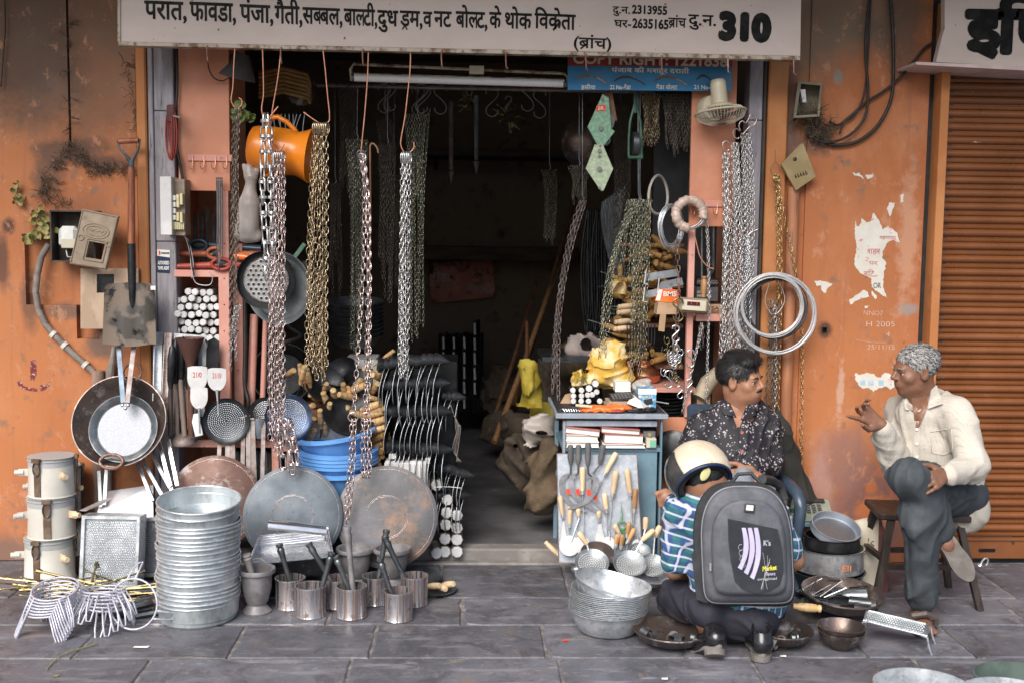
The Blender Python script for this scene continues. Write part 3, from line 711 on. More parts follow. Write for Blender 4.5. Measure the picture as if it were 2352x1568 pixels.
m=MB();m.tube([(-.014,0,.018),(-.016,0,.035),(-.010,0,.050),(0,0,.055),(.010,0,.050),(.016,0,.035),(.014,0,.018)],.0042,8);put('shackle',m,m_galv,t)
m=MB();m.cyl((.0,-.013,-.004),(.0,-.0145,-.004),.006,n=10);put('keyhole_cover',m,m_steel,t)
# ================================================================ PEOPLE
def skin(name,a,b):
 q=NT(name,.48);c=q.mix(q.mr(q.noise(18,5,.6),.35,.65),a,b);c=q.mix(q.mr(q.noise(90,3,.5),.6,.75,0,.5),c,tuple(x*.6 for x in a));q.col(c)
 q.b.inputs['Subsurface Weight'].default_value=.12;q.b.inputs['Subsurface Scale'].default_value=.008;q.b.inputs['Subsurface Radius'].default_value=(1,.35,.2)
 q.bump(q.math('ADD',q.noise(60,4,.7),q.noise(25,3)),.35,.003);return q.m
m_skin1=skin('weathered_skin',(.17,.080,.048),(.24,.118,.074));m_skin2=skin('brown_skin',(.30,.145,.085),(.38,.19,.115));m_skin3=skin('warm_skin',(.27,.13,.08),(.34,.175,.11))
m_hairb=M_('black_hair',(.006,.006,.007),(.016,.015,.016),rough=.4,scale=60,stretch=(1,1,6),bump=.7,bscale=150)
m_hairg=M_('grey_hair',(.17,.16,.15),(.38,.37,.36),rough=.6,scale=38,stretch=(1,1,.5),bump=.5,bscale=220)
m_eyew=M_('eye_white',(.5,.46,.42),(.55,.5,.46),rough=.2,scale=30);m_iris=M_('dark_iris',(.01,.006,.004),(.015,.01,.006),rough=.1,scale=30)
m_lip=M_('lips',(.26,.10,.075),(.30,.12,.09),rough=.45,scale=40)
q=NT('striped_shirt_cloth',.8);v=q.map((1,1,1),rot=(0,R(6),0))
o=q.sep(v);st=q.math('SINE',q.math('MULTIPLY',q.math('ADD',o[0],q.math('MULTIPLY',o[1],.8)),480));dash=q.noise(60,2,.5,vec=q.map((.2,.2,2.6)))
c=q.mix(q.mr(q.noise(3),.4,.6),(.47,.43,.37),(.54,.50,.44));c=q.mix(q.math('MULTIPLY',q.mr(st,.35,.9),q.mr(dash,.40,.66,0,.6)),c,(.30,.29,.27));q.col(c);q.bump(q.noise(14,6,.6),.5,.012);m_shirt1=q.m
q=NT('floral_shirt_cloth',.7);vo=q.vor(42,out='Distance');v2=q.vor(105,out='Distance');
msk=q.math('MULTIPLY',q.mr(vo,.50,.42),q.mr(v2,.44,.34));msk=q.math('MULTIPLY',msk,q.mr(q.noise(17,2),.34,.42))
c=q.mix(msk,(.013,.012,.017),(.42,.37,.40));q.col(c);q.bump(q.noise(12,5),.5,.01);m_shirt2=q.m
q=NT('blue_green_check_cloth',.8);v=q.map((1,1,1),rot=(0,R(-8),0));o=q.sep(v)
def band(x,f,a,b,ph=0):return q.mr(q.math('SINE',q.math('ADD',q.math('MULTIPLY',x,f),ph)),a,b)
xx=q.math('ADD',o[0],q.math('MULTIPLY',o[1],.7))
hx=band(xx,165,.1,.35);hz=band(o[2],165,.1,.35,1);c=q.mix(hx,(.03,.085,.24),(.03,.17,.19));c=q.mix(q.math('MULTIPLY',hz,.5),c,(.02,.05,.12))
c=q.mix(q.math('MULTIPLY',q.mr(q.math('SINE',q.math('MULTIPLY',xx,165)),-.70,-.9),.8),c,(.60,.62,.72));c=q.mix(q.math('MULTIPLY',q.mr(q.math('SINE',q.math('MULTIPLY',o[2],165)),-.70,-.9),.8),c,(.60,.62,.72))
q.col(c);q.bump(q.noise(14,5),.4,.01);m_shirt3=q.m
m_trous1=M_('slate_blue_trousers',(.040,.049,.057),(.055,.066,.076),rough=.8,scale=12,bump=.25,bscale=40);m_trous2=M_('grey_trousers',(.14,.14,.15),(.2,.2,.21),rough=.8,scale=10,bump=.2)
m_trous3=M_('navy_trousers',(.018,.018,.028),(.028,.028,.042),rough=.75,scale=9,bump=.3,bscale=24)
m_shoe=M_('black_leather',(.008,.008,.01),(.014,.014,.016),rough=.22,scale=20,coat=.5);m_sole=M_('worn_sole',(.13,.115,.105),(.20,.18,.165),rough=.85,scale=14,bump=.3,c3=(.08,.07,.065));m_sandal=M_('sandal_leather',(.09,.07,.06),(.14,.11,.09),rough=.6,scale=14)
def frame(f,up=(0,0,1)):
 f=Vector(f).normalized();r=f.cross(Vector(up)).normalized();u=r.cross(f);return Matrix((r,f,u)).transposed()
def head(S_,c,f,up,sz,beard=False):
 Q=frame(f,up);c=Vector(c);T=lambda x,y,z:c+Q@(Vector((x,y,z))*sz);e=lambda p,r,k=.02,sub=False:S_.ell(T(*p),[a*sz for a in r],Q,k*sz,sub)
 cp=lambda a,b,ra,rb=None,k=.01,sub=False:S_.cap(T(*a),T(*b),ra*sz,(rb or ra)*sz,k*sz,sub)
 e((0,-.018,.035),(.075,.097,.080));e((0,.02,-.02),(.060,.072,.086),.03);e((0,.035,-.07),(.047,.045,.034),.03);e((0,.070,-.093),(.020,.017,.014),.02)
 cp((-.034,.080,.020),(.034,.080,.020),.011,k=.014)
 for s in(-1,1):
  e((s*.031,.096,.000),(.018,.014,.011),.010,True);e((s*.042,.058,-.024),(.022,.022,.020),.025)
  e((s*.074,-.006,-.006),(.010,.021,.033),.006);e((s*.083,.000,-.004),(.006,.012,.020),.004,True);cp((s*.020,.088,.0085),(s*.042,.082,.0075),.0045,k=.004);cp((s*.020,.087,-.0085),(s*.042,.081,-.008),.004,k=.005)
 cp((0,.088,.016),(0,.112,-.018),.0075,.012,.012);e((0.010,.100,-.024),(.009,.010,.007),.006);e((-.010,.100,-.024),(.009,.010,.007),.006)
 e((0,.072,-.055),(.032,.026,.022),.02)
 cp((-.018,.089,-.048),(.018,.089,-.048),.0065,k=.006);cp((-.016,.089,-.060),(.016,.089,-.060),.007,k=.006);cp((-.022,.102,-.0535),(.022,.102,-.0535),.0035,k=.003,sub=True)
 return Q,T
def face_parts(t,Q,T,sz,brow,mou=False,look=(0,0)):
 for s in(-1,1):
  m=MB();m.sphere(T(s*.031,.0755,.000),.0118*sz,14,10);ey=put('eye',m,m_eyew,t,W=1,smooth=180)
  m=MB();m.sphere(T(s*.031+look[0],.0838,look[1]),.0062*sz,10,8);put('iris',m,m_iris,ey,W=False,smooth=180);m_=ey.children[0].data;m_.transform(INV[t.name])
  m=MB();m.tube([T(s*.012,.096,.020),T(s*.028,.096,.026),T(s*.046,.083,.021)],[.0028*sz,.0038*sz,.0015*sz],6);put('eyebrow',m,brow,t,W=1)
 if mou:
  m=MB()
  m.tube([T(-.033,.090,-.047),T(-.018,.100,-.040),T(0,.104,-.036),T(.018,.100,-.040),T(.033,.090,-.047)],[.0018,.0052,.0048,.0052,.0018],8);put('moustache',m,m_hairb,t,W=1)
def hair_sdf(c,Q,sz,h,seed,front=.092,low=-.045):
 c=Vector(c);S_=SDF(c-Vector((.14,)*3),c+Vector((.14,)*3),h);T=lambda x,y,z:c+Q@(Vector((x,y,z))*sz)
 S_.ell(T(0,-.021,.038),[.080*sz,.102*sz,.084*sz],Q,0);S_.wrinkle(.0022,(130,240),seed)
 S_.ell(T(0,front+.01,-.040),[.088*sz,.085*sz,.097*sz],Q,.012,True);S_.ell(T(0,-.01,-.095),[.1*sz,.12*sz,(.095+low+.03)*sz],Q,.01,True)
 for s in(-1,1):S_.ell(T(s*.082,.004,-.012),[.02*sz,.026*sz,.034*sz],Q,.006,True)
 return S_
def hand(S_,w,f,n,s,curls,spread=.08,sz=1.0,thumb=.6,k=.006):
 w=Vector(w);f=Vector(f).normalized();s=Vector(s);s=(s-f*s.dot(f)).normalized();n=Vector(n);n=(n-f*n.dot(f)-s*n.dot(s)).normalized()
 for j in range(4):
  a=w+f*.01*sz+s*(.012-.008*j)*sz;b=w+f*.085*sz+s*(.029-.0195*j)*sz;S_.cap(a,b,.014*sz,.0115*sz,.012)
 L=[.070,.078,.073,.058]
 for j in range(4):
  p=w+f*.085*sz+s*(.029-.0195*j)*sz;c=curls[j];a=0;d0=(f+s*spread*(1.5-j)).normalized();r=(.0088,.008,.0072)if j<3 else(.0078,.007,.0064)
  for i,fr in enumerate((.45,.30,.25)):
   a+=c*(.6 if i==0 else 1.0);d=d0*cos(a)+n*sin(a);p2=p+d*L[j]*fr*sz;S_.cap(p,p2,r[i]*sz,(r[i]*.93)*sz,.003);p=p2
 p=w+f*.022*sz+s*.024*sz;d=(f*.7+s*.75+n*.25).normalized();p2=p+d*.042*sz;S_.cap(p,p2,.0145*sz,.011*sz,.008)
 d=(f*(.9)+s*(.45-thumb*.4)+n*thumb).normalized();p3=p2+d*.030*sz;S_.cap(p2,p3,.0105*sz,.0092*sz,.003);p4=p3+(d+n*.2).normalized()*.024*sz;S_.cap(p3,p4,.0092*sz,.0078*sz,.003)
V3=Vector
from mathutils.bvhtree import BVHTree
def surf(me):return BVHTree.FromPolygons([v.co for v in me.vertices],[tuple(p.vertices)for p in me.polygons])
def cast(bv,u,v,off=.003):
 d=ray(u,v).normalized();h=bv.ray_cast(CAMP,d)
 return None if h[0]is None else h[0]-d*off
def drape(name,bv,q4,off,mat,parent,n=8,k=8,th=.002):
 g=[];last=None
 for j in range(k,-1,-1):
  for i in range(n+1):
   a,b=i/n,j/k;u=(q4[0][0]*(1-a)+q4[1][0]*a)*(1-b)+(q4[3][0]*(1-a)+q4[2][0]*a)*b;v=(q4[0][1]*(1-a)+q4[1][1]*a)*(1-b)+(q4[3][1]*(1-a)+q4[2][1]*a)*b
   p=cast(bv,u,v,off)
   if p is None or(last is not None and(p-last).length>.045):p=P(u,v,last.y)if last is not None else P(u,v,-.6)
   last=p;g.append(p)
  last=g[-(n+1)]
 g=[p for j in range(k,-1,-1)for p in g[j*(n+1):(j+1)*(n+1)]]
 m=MB();Fc=[(j*(n+1)+i,j*(n+1)+i+1,(j+1)*(n+1)+i+1,(j+1)*(n+1)+i)for j in range(k)for i in range(n)];m.add(g,Fc);m.add([p+V3((0,th,0))for p in g],[f[::-1]for f in Fc]);return put(name,m,mat,parent,W=1,smooth=60)
def strands(me,c,f,n,L,mats,parent,low=-1e9,lift=.004):
 me.update();f=V3(f).normalized();vs_=me.vertices;out=[MB()for _ in mats];rs=random.Random(4)
 for _ in range(n):
  v=vs_[rs.randrange(len(vs_))];nr=V3(v.normal)
  if nr.dot(v.co-c)<0:nr=-nr
  d=-f*.75+V3((0,0,-.55))+V3((rs.gauss(0,.22),rs.gauss(0,.22),rs.gauss(0,.15)));d=d-nr*d.dot(nr)
  if d.length<.1:continue
  d.normalize();s_=nr.cross(d)*.0009;l=L*rs.uniform(.6,1.2);b=V3(v.co)+nr*.0005;p1=b+d*l*.5+nr*lift*rs.uniform(.2,1);p2=b+d*l+nr*lift*rs.uniform(-.4,.6)
  m=out[rs.randrange(len(mats))];m.add([b-s_,b+s_,p1+s_,p1-s_,p2],[(0,1,2,3),(3,2,4)])
 for m,mt in zip(out,mats):put('hair_strands',m,mt,parent,W=1,smooth=180)['kind']='stuff'
def seam(name,bv,pts,off,r,mat,parent):
 o=[]
 for a,b in zip(pts,pts[1:]):
  for k in range(5):
   p=cast(bv,a[0]+(b[0]-a[0])*k/5,a[1]+(b[1]-a[1])*k/5,off)
   if p:o.append(p)
 m=MB();m.tube(o,r,5);return put(name,m,mat,parent,W=1,smooth=180)
 # ---------------- old man on the stool
def old_man():
 t=thing('person','grey haired man in a striped cream shirt sitting cross-legged on a wooden stool','person',G(2120,1440))
 hc=P(2101,850,-.575);sz=.86;hf=V3((-1,-.16,-.13));hu=V3((.12,0,1))
 neck=P(2126,925,-.56);nearS=P(2196,946,-.69);farS=P(2070,942,-.43);pel=P(2168,1118,-.53);chest=(nearS+farS)/2+V3((0,0,-.10))
 elN=P(2232,1070,-.80);wrN=P(2172,1090,-.90);elF=P(2062,1072,-.62);wrF=P(2024,976,-.72)
 kneeA=P(2088,1098,-.92);ankA=P(2160,1226,-.84);kneeB=P(2112,1192,-.90);fB=G(2118,1436);ankB=fB+V3((.0,.02,.09))
 S_=SDF(G(1930,1500)-V3((.02,.10,.03)),P(2300,770,-.35)+V3((0,.10,0)),.0045)
 Q,T=head(S_,hc,hf,hu,sz)
 S_.cap(neck+V3((.01,0,-.02)),hc+Q@V3((0,-.02,-.05)),.058,.050,.03);S_.cap(T(0,.045,-.085),neck+V3((-.035,-.02,-.01)),.018,.026,.03)
 S_.ell(chest+V3((.02,.02,-.03)),(.10,.12,.12),None,.04);S_.cap(chest+V3((.02,.02,-.03)),pel,.09,.11,.04);S_.cap(nearS,farS,.05,k=.03)
 S_.cap(nearS,elN,.045,.038,.02);S_.cap(elN,wrN,.036,.026,.02);S_.cap(farS,elF,.045,.038,.02);S_.cap(elF,wrF,.036,.025,.02)
 S_.cap(pel+V3((.02,-.05,0)),kneeA,.065,.045,.03);S_.cap(kneeA,ankA,.044,.033,.02);S_.cap(pel+V3((-.02,.05,0)),kneeB,.065,.045,.03);S_.cap(kneeB,ankB,.044,.033,.02)
 hand(S_,wrF,(P(1982,946,-.73)-wrF),(.25,.1,1),(-.55,-.4,-.55),[.02,.38,.75,.7],.26,.98,.4)
 hand(S_,wrN,(P(2120,1112,-.985)-wrN),(-.25,.5,-.8),(-.45,.25,.9),[.22,.25,.28,.3],.10,.95,.2)
 toe=fB+V3((-.03,-.10,.022));S_.cap(ankB,fB+V3((0,.03,.03)),.034,.032,.02);S_.cap(fB+V3((0,.03,.03)),toe,.030,.034,.02,flat=((0,0,1),.7))
 for j in range(5):S_.cap(toe+V3((-.028+.014*j,.0,0)),toe+V3((-.036+.016*j,-.045+.006*abs(1-j),-.004)),.011 if j else .011,.0095,.004)
 sf=ankA;st=P(2206,1298,-.86);S_.cap(sf,sf+V3((.015,-.02,-.03)),.033,.032,.02);S_.cap(sf+V3((.0,0,-.02)),st,.032,.03,.02)
 put('body',S_.mesh('body'),m_skin1,t,W=1);face_parts(t,Q,T,sz,m_hairg)
 hs_=hair_sdf(hc,Q,sz,.003,3,front=.078,low=-.045);me=hs_.mesh('hair');strands(me,hc,hf,5200,.020,[M_('white_hair',(.48,.47,.46),(.56,.55,.54),rough=.5),M_('grey_strand',(.22,.21,.20),(.30,.29,.28),rough=.5),m_hairb],t,lift=.003);put('hair',me,m_hairg,t,W=1)
 C=SDF(P(1985,1250,-1.0)-V3((0,.05,0)),P(2300,860,-.3)+V3((0,.05,0)),.0052)
 ax=(nearS-farS).normalized();mid=(nearS+farS)/2
 C.cap(farS+V3((0,0,-.01)),nearS+V3((0,0,-.01)),.052,.056,.03);C.cap(mid+V3((0,0,-.02)),mid+V3((.02,0,-.22)),.122,.126,.05);C.cap(mid+V3((.01,0,-.15)),pel+V3((0,0,.02)),.122,.142,.05)
 C.cap(pel+V3((.0,0,.0)),pel+V3((.075,-.02,-.085)),.155,.10,.04)
 C.cap(nearS,elN,.058,.055,.03);C.cap(elN,wrN+(elN-wrN)*.12,.054,.040,.025);C.cap(farS,elF,.055,.053,.03);C.cap(elF,wrF+(elF-wrF)*.10,.055,.038,.02)
 C.wrinkle(.0042,(17,34),4,ridge=1.5)
 C.cap(neck+V3((-.01,-.02,.01)),neck+V3((-.01,-.02,.09)),.062,.075,.012,True)
 C.cap(neck+V3((-.03,-.035,.03)),neck+V3((-.06,-.06,.01)),.050,.040,.006,True)
 me=C.mesh('shirt');bv=surf(me);put('shirt',me,m_shirt1,t,W=1)
 drape('open_neck',bv,((2094,914),(2142,908),(2111,982),(2103,982)),.004,m_skin1,t);drape('placket',bv,((2100,966),(2114,966),(2112,1062),(2096,1060)),.004,m_shirt1,t,4,14)
 drape('collar',bv,((2140,896),(2152,884),(2166,926),(2132,938)),.014,m_shirt1,t,6,8,.008);drape('collar',bv,((2074,916),(2098,908),(2103,944),(2080,940)),.012,m_shirt1,t,6,8,.008)
 for q_ in([(2137,991),(2185,983)],[(2185,983),(2188,1036),(2166,1044),(2141,1039),(2137,991)]):seam('pocket_seam',bv,q_,.001,.0022,m_shirt1,t)
 for v_ in(985,1018,1048):
  p=cast(bv,2106,v_,.007)
  if p:m=MB();m.cyl(p,p+V3((-.001,-.003,0)),.0055,n=10);put('button',m,m_paper,t,W=1)
 D=SDF(G(2060,1480)-V3((.08,.12,.0)),P(2260,1020,-.35)+V3((.03,.05,0)),.005)
 D.cap(pel+V3((.03,-.04,-.01)),kneeA,.100,.064,.04);D.cap(kneeA,ankA+(kneeA-ankA)*.10,.066,.054,.03);D.cap(pel+V3((0,.06,-.02)),kneeB+V3((0,0,.01)),.10,.066,.04)
 D.cap(kneeB+V3((0,0,.02)),ankB+(kneeB-ankB)*.05,.062,.054,.03);D.ell(pel+V3((.02,0,-.02)),(.15,.15,.10),None,.04);D.cap(kneeB+V3((-.040,-.050,-.02)),ankB+V3((-.035,-.047,.03)),.014,.012,.03);D.cap(kneeA+V3((-.02,-.062,.0)),ankA+V3((-.01,-.046,.03)),.014,.010,.03);D.wrinkle(.0045,(15,34),9,ridge=1.6)
 D.ell(ankA,(.05,.05,.045),None,.005,True);zc=fB.z+.055
 put('trousers',D.mesh('trousers'),m_trous1,t,W=1)
 m=MB()
 def sole(m,c,fwd,nrm,L,Wd,th):
  f_=V3(fwd).normalized();n_=V3(nrm).normalized();s_=f_.cross(n_).normalized();out=[]
  for j in range(28):
   a=2*PI*j/28;y=sin(a);x=cos(a)*(1-.22*(1-y)*.5-.16*math.exp(-((y+.1)/.35)**2));out.append(c+f_*(y*L/2)+s_*(x*Wd/2))
  m.rings([out,[p+n_*th for p in out]])
 sole(m,st*.55+sf*.45+V3((.0,-.035,-.0)),(st-sf),(-.1,1,.15),.235,.095,.020);put('sandal_sole',m,m_sole,t,W=1)
 m=MB();sole(m,fB+V3((-.02,-.035,.004)),(-.25,-1,.0),(0,0,1),.25,.098,.02);m.tube([fB+V3((-.07,-.04,.02)),fB+V3((-.06,-.06,.06)),fB+V3((-.02,-.07,.072)),fB+V3((.03,-.05,.05)),fB+V3((.035,-.04,.02))],[.012]*5,6);put('sandal',m,m_sandal,t,W=1)
 return t
old_man()
# ---------------- stool
def stool():
 c=P(2105,1165,-.52);z=c.z;t=thing('wooden_stool','dark wooden stool with crossed rails under the grey haired man','stool',(c.x,c.y,0))
 w_=.36;m=MB();m.box((0,0,z-.012),(w_,.26,.025),bev=.004,rot=(0,0,-.12));put('seat',m,m_stool,t)
 for sx in(-1,1):
  for sy in(-1,1):
   a=V3((sx*(w_/2-.045),sy*.09,z-.02));b=V3((sx*(w_/2+.035),sy*.15,0));m=MB();m.tube([a,b],.018,4);put('leg',m,m_stool,t,smooth=0)
 for a,b,zz in(((-1,-1),(1,-1),.17),((-1,1),(1,1),.17),((-1,-1),(-1,1),.20),((1,-1),(1,1),.20)):
  f=lambda s:V3((s[0]*(w_/2+.035-.08*zz/z),s[1]*(.15-.06*zz/z),zz));m=MB();m.tube([f(a),f(b)],.014,4);put('rail',m,m_stool,t,smooth=0)
stool()
# ---------------- shopkeeper
def shopkeeper():
 Y=-.22;t=thing('person','dark haired man with a moustache and dark floral shirt seated in a chair','person',V3((X(1690,Y),Y,.0)))
 hc=P(1701,872,Y-.03);sz=.90;hf=V3((.80,-.62,-.04));hu=V3((-.06,0,1))
 neck=P(1706,942,Y-.005);sR=P(1614,980,Y-.02);sL=P(1760,984,Y+.0);pel=P(1690,1150,Y+.02);mid=(sR+sL)/2
 eL=P(1766,1066,Y-.05);wL=P(1722,1082,Y-.20);eR=P(1572,1070,Y-.06);wR=P(1650,1098,Y-.22)
 S_=SDF(P(1480,1215,-.75),P(1840,800,-.05)+V3((0,.18,0)),.0045)
 Q,T=head(S_,hc,hf,hu,sz)
 S_.ell(T(0,.045,-.062),(.046*sz,.05*sz,.042*sz),Q,.03)
 S_.cap(neck+V3((0,.01,-.03)),hc+Q@V3((0,-.02,-.05)),.062,.054,.03);S_.cap(T(0,.03,-.085),neck+V3((0,-.03,-.01)),.02,.03,.03)
 S_.ell(mid+V3((0,0,-.09)),(.16,.10,.13),None,.04);S_.cap(mid+V3((0,0,-.1)),pel,.12,.13,.04)
 S_.cap(sL,eL,.045,.04,.02);S_.cap(eL,wL,.04,.028,.02);S_.cap(sR,eR,.045,.04,.02);S_.cap(eR,wR,.04,.028,.02)
 hand(S_,wL,(-.9,-.3,-.25),(0,.5,-.8),(-.1,.1,1),[.3,.3,.35,.4],.05,.9,.3);hand(S_,wR,(.8,-.4,-.4),(0,.5,-.8),(.1,.1,1),[.4,.4,.4,.4],.05,.9,.3)
 kR=P(1590,1150,-.50);kL=P(1765,1150,-.50)
 for a,b in((pel,kR),(pel,kL)):S_.cap(a,b,.08,.06,.03)
 fR0=P(1590,1148,-.48);fR1=P(1528,1140,-.50);S_.cap(kL,fR0,.05,.04,.02);S_.cap(fR0,fR1,.036,.034,.02)
 for j in range(5):S_.cap(fR1+V3((0,-.01,.026-.012*j)),P(1509+2*j,1133+7*j,-.52),.012 if j==0 else .009,.0115 if j==0 else .008,.003)
 fL0=P(1735,1105,-.46);fL1=P(1776,1124,-.50);S_.cap(kR,fL0,.05,.04,.02);S_.cap(fL0,fL1,.037,.033,.02)
 for j in range(5):S_.cap(fL1+V3((0,-.012,.020-.012*j)),P(1791-1.5*j,1127+5*j,-.52),.012 if j==0 else .009,.0115 if j==0 else .008,.003)
 put('body',S_.mesh('body'),m_skin2,t,W=1);face_parts(t,Q,T,sz,m_hairb,True,(.002,0))
 hs_=hair_sdf(hc,Q,sz,.003,5,front=.098,low=-.045);hs_.ell(hc+Q@V3((0,.045*sz,.098*sz)),(.062*sz,.05*sz,.026*sz),Q,.02);hs_.ell(hc+Q@V3((-.02,-.02*sz,.11*sz)),(.06*sz,.07*sz,.03*sz),Q,.02)
 me=hs_.mesh('hair');strands(me,hc,V3((.3,-.6,.3)),4200,.030,[m_hairb,M_('dark_hair_sheen',(.02,.019,.02),(.03,.028,.03),rough=.35)],t,lift=.006);put('hair',me,m_hairb,t,W=1)
 C=SDF(P(1540,1190,-.62),P(1850,900,-.05)+V3((0,.16,0)),.0052)
 C.cap(sR+V3((.01,0,-.01)),sL+V3((-.01,0,-.01)),.062,k=.03);C.ell(mid+V3((0,-.01,-.10)),(.165,.108,.14),None,.05);C.cap(mid+V3((0,-.01,-.14)),pel,.148,.150,.05)
 C.cap(sL,eL,.058,.056,.03);C.cap(eL,wL+(eL-wL)*.15,.054,.040,.025);C.cap(sR,eR,.060,.058,.03);C.cap(eR,wR+(eR-wR)*.15,.06,.042,.02);C.cap(sR,neck+V3((-.04,0,.01)),.05,.045,.03);C.cap(sL,neck+V3((.04,0,.01)),.05,.045,.03)
 C.wrinkle(.0042,(18,36),14,ridge=1.6);C.cap(neck+V3((0,-.015,.015)),neck+V3((0,-.02,.10)),.060,.085,.012,True)
 me=C.mesh('shirt');bv=surf(me);put('shirt',me,m_shirt2,t,W=1)
 drape('open_neck',bv,((1672,926),(1722,922),(1699,980),(1693,980)),.004,m_skin2,t);drape('collar',bv,((1646,922),(1672,914),(1692,958),(1662,950)),.010,m_shirt2,t,6,8,.007);drape('collar',bv,((1722,914),(1748,930),(1734,956),(1702,964)),.010,m_shirt2,t,6,8,.007)
 seam('placket_edge',bv,[(1694,976),(1699,1030),(1699,1095)],.001,.0018,m_shirt2,t)
 for vv in(992,1036,1080):
  p=P(1704,vv,Y-.185);m=MB();m.cyl(p,p+V3((0,-.004,0)),.0065,n=12);put('button',m,m_pagepink,t,W=1)
 for uu in(1737,1745):
  m=MB();m.cyl(P(uu,1050,Y-.165),P(uu+3,1075,Y-.185),.0022,n=6);put('pen',m,m_galv,t,W=1)
 D=SDF(P(1560,1215,-.75),P(1820,1085,-.05)+V3((0,.15,0)),.007);D.ell(pel+V3((0,-.02,0)),(.17,.16,.10),None,.03);D.cap(pel,kR,.105,.078,.04);D.cap(pel,kL,.105,.078,.04);D.wrinkle(.004,(20,),3)
 put('trousers',D.mesh('trousers'),m_trous2,t,W=1)
 s0=thing('plastic_chair','dark blue plastic armchair holding the man in the floral shirt','chair',V3((pel.x,Y,0)));zs=pel.z-.11
 m=MB();m.box((0,-.06,zs),(.40,.44,.03),bev=.012);put('seat',m,m_chairblue,s0)
 m=MB();m.box((0,.17,zs+.26),(.38,.03,.50),bev=.012,rot=(-.12,0,0));put('backrest',m,m_chairblue,s0)
 for sx in(-1,1):
  m=MB();m.tube([V3((sx*.195,.16,zs+.20)),V3((sx*.20,-.05,zs+.21)),V3((sx*.205,-.22,zs+.19)),V3((sx*.205,-.25,zs+.15)),V3((sx*.20,-.23,zs))],[.024,.026,.027,.026,.022],8);put('armrest',m,m_chairblue,s0,smooth=60)
  for sy in(-.25,.15):
   m=MB();m.tube([V3((sx*.18,sy,zs)),V3((sx*.20,sy*1.05,0))],[.024,.018],6);put('leg',m,m_chairblue,s0)
 m=MB();
 for a,b in(((1575,1090),(1640,1110)),):pass
 return t
shopkeeper()
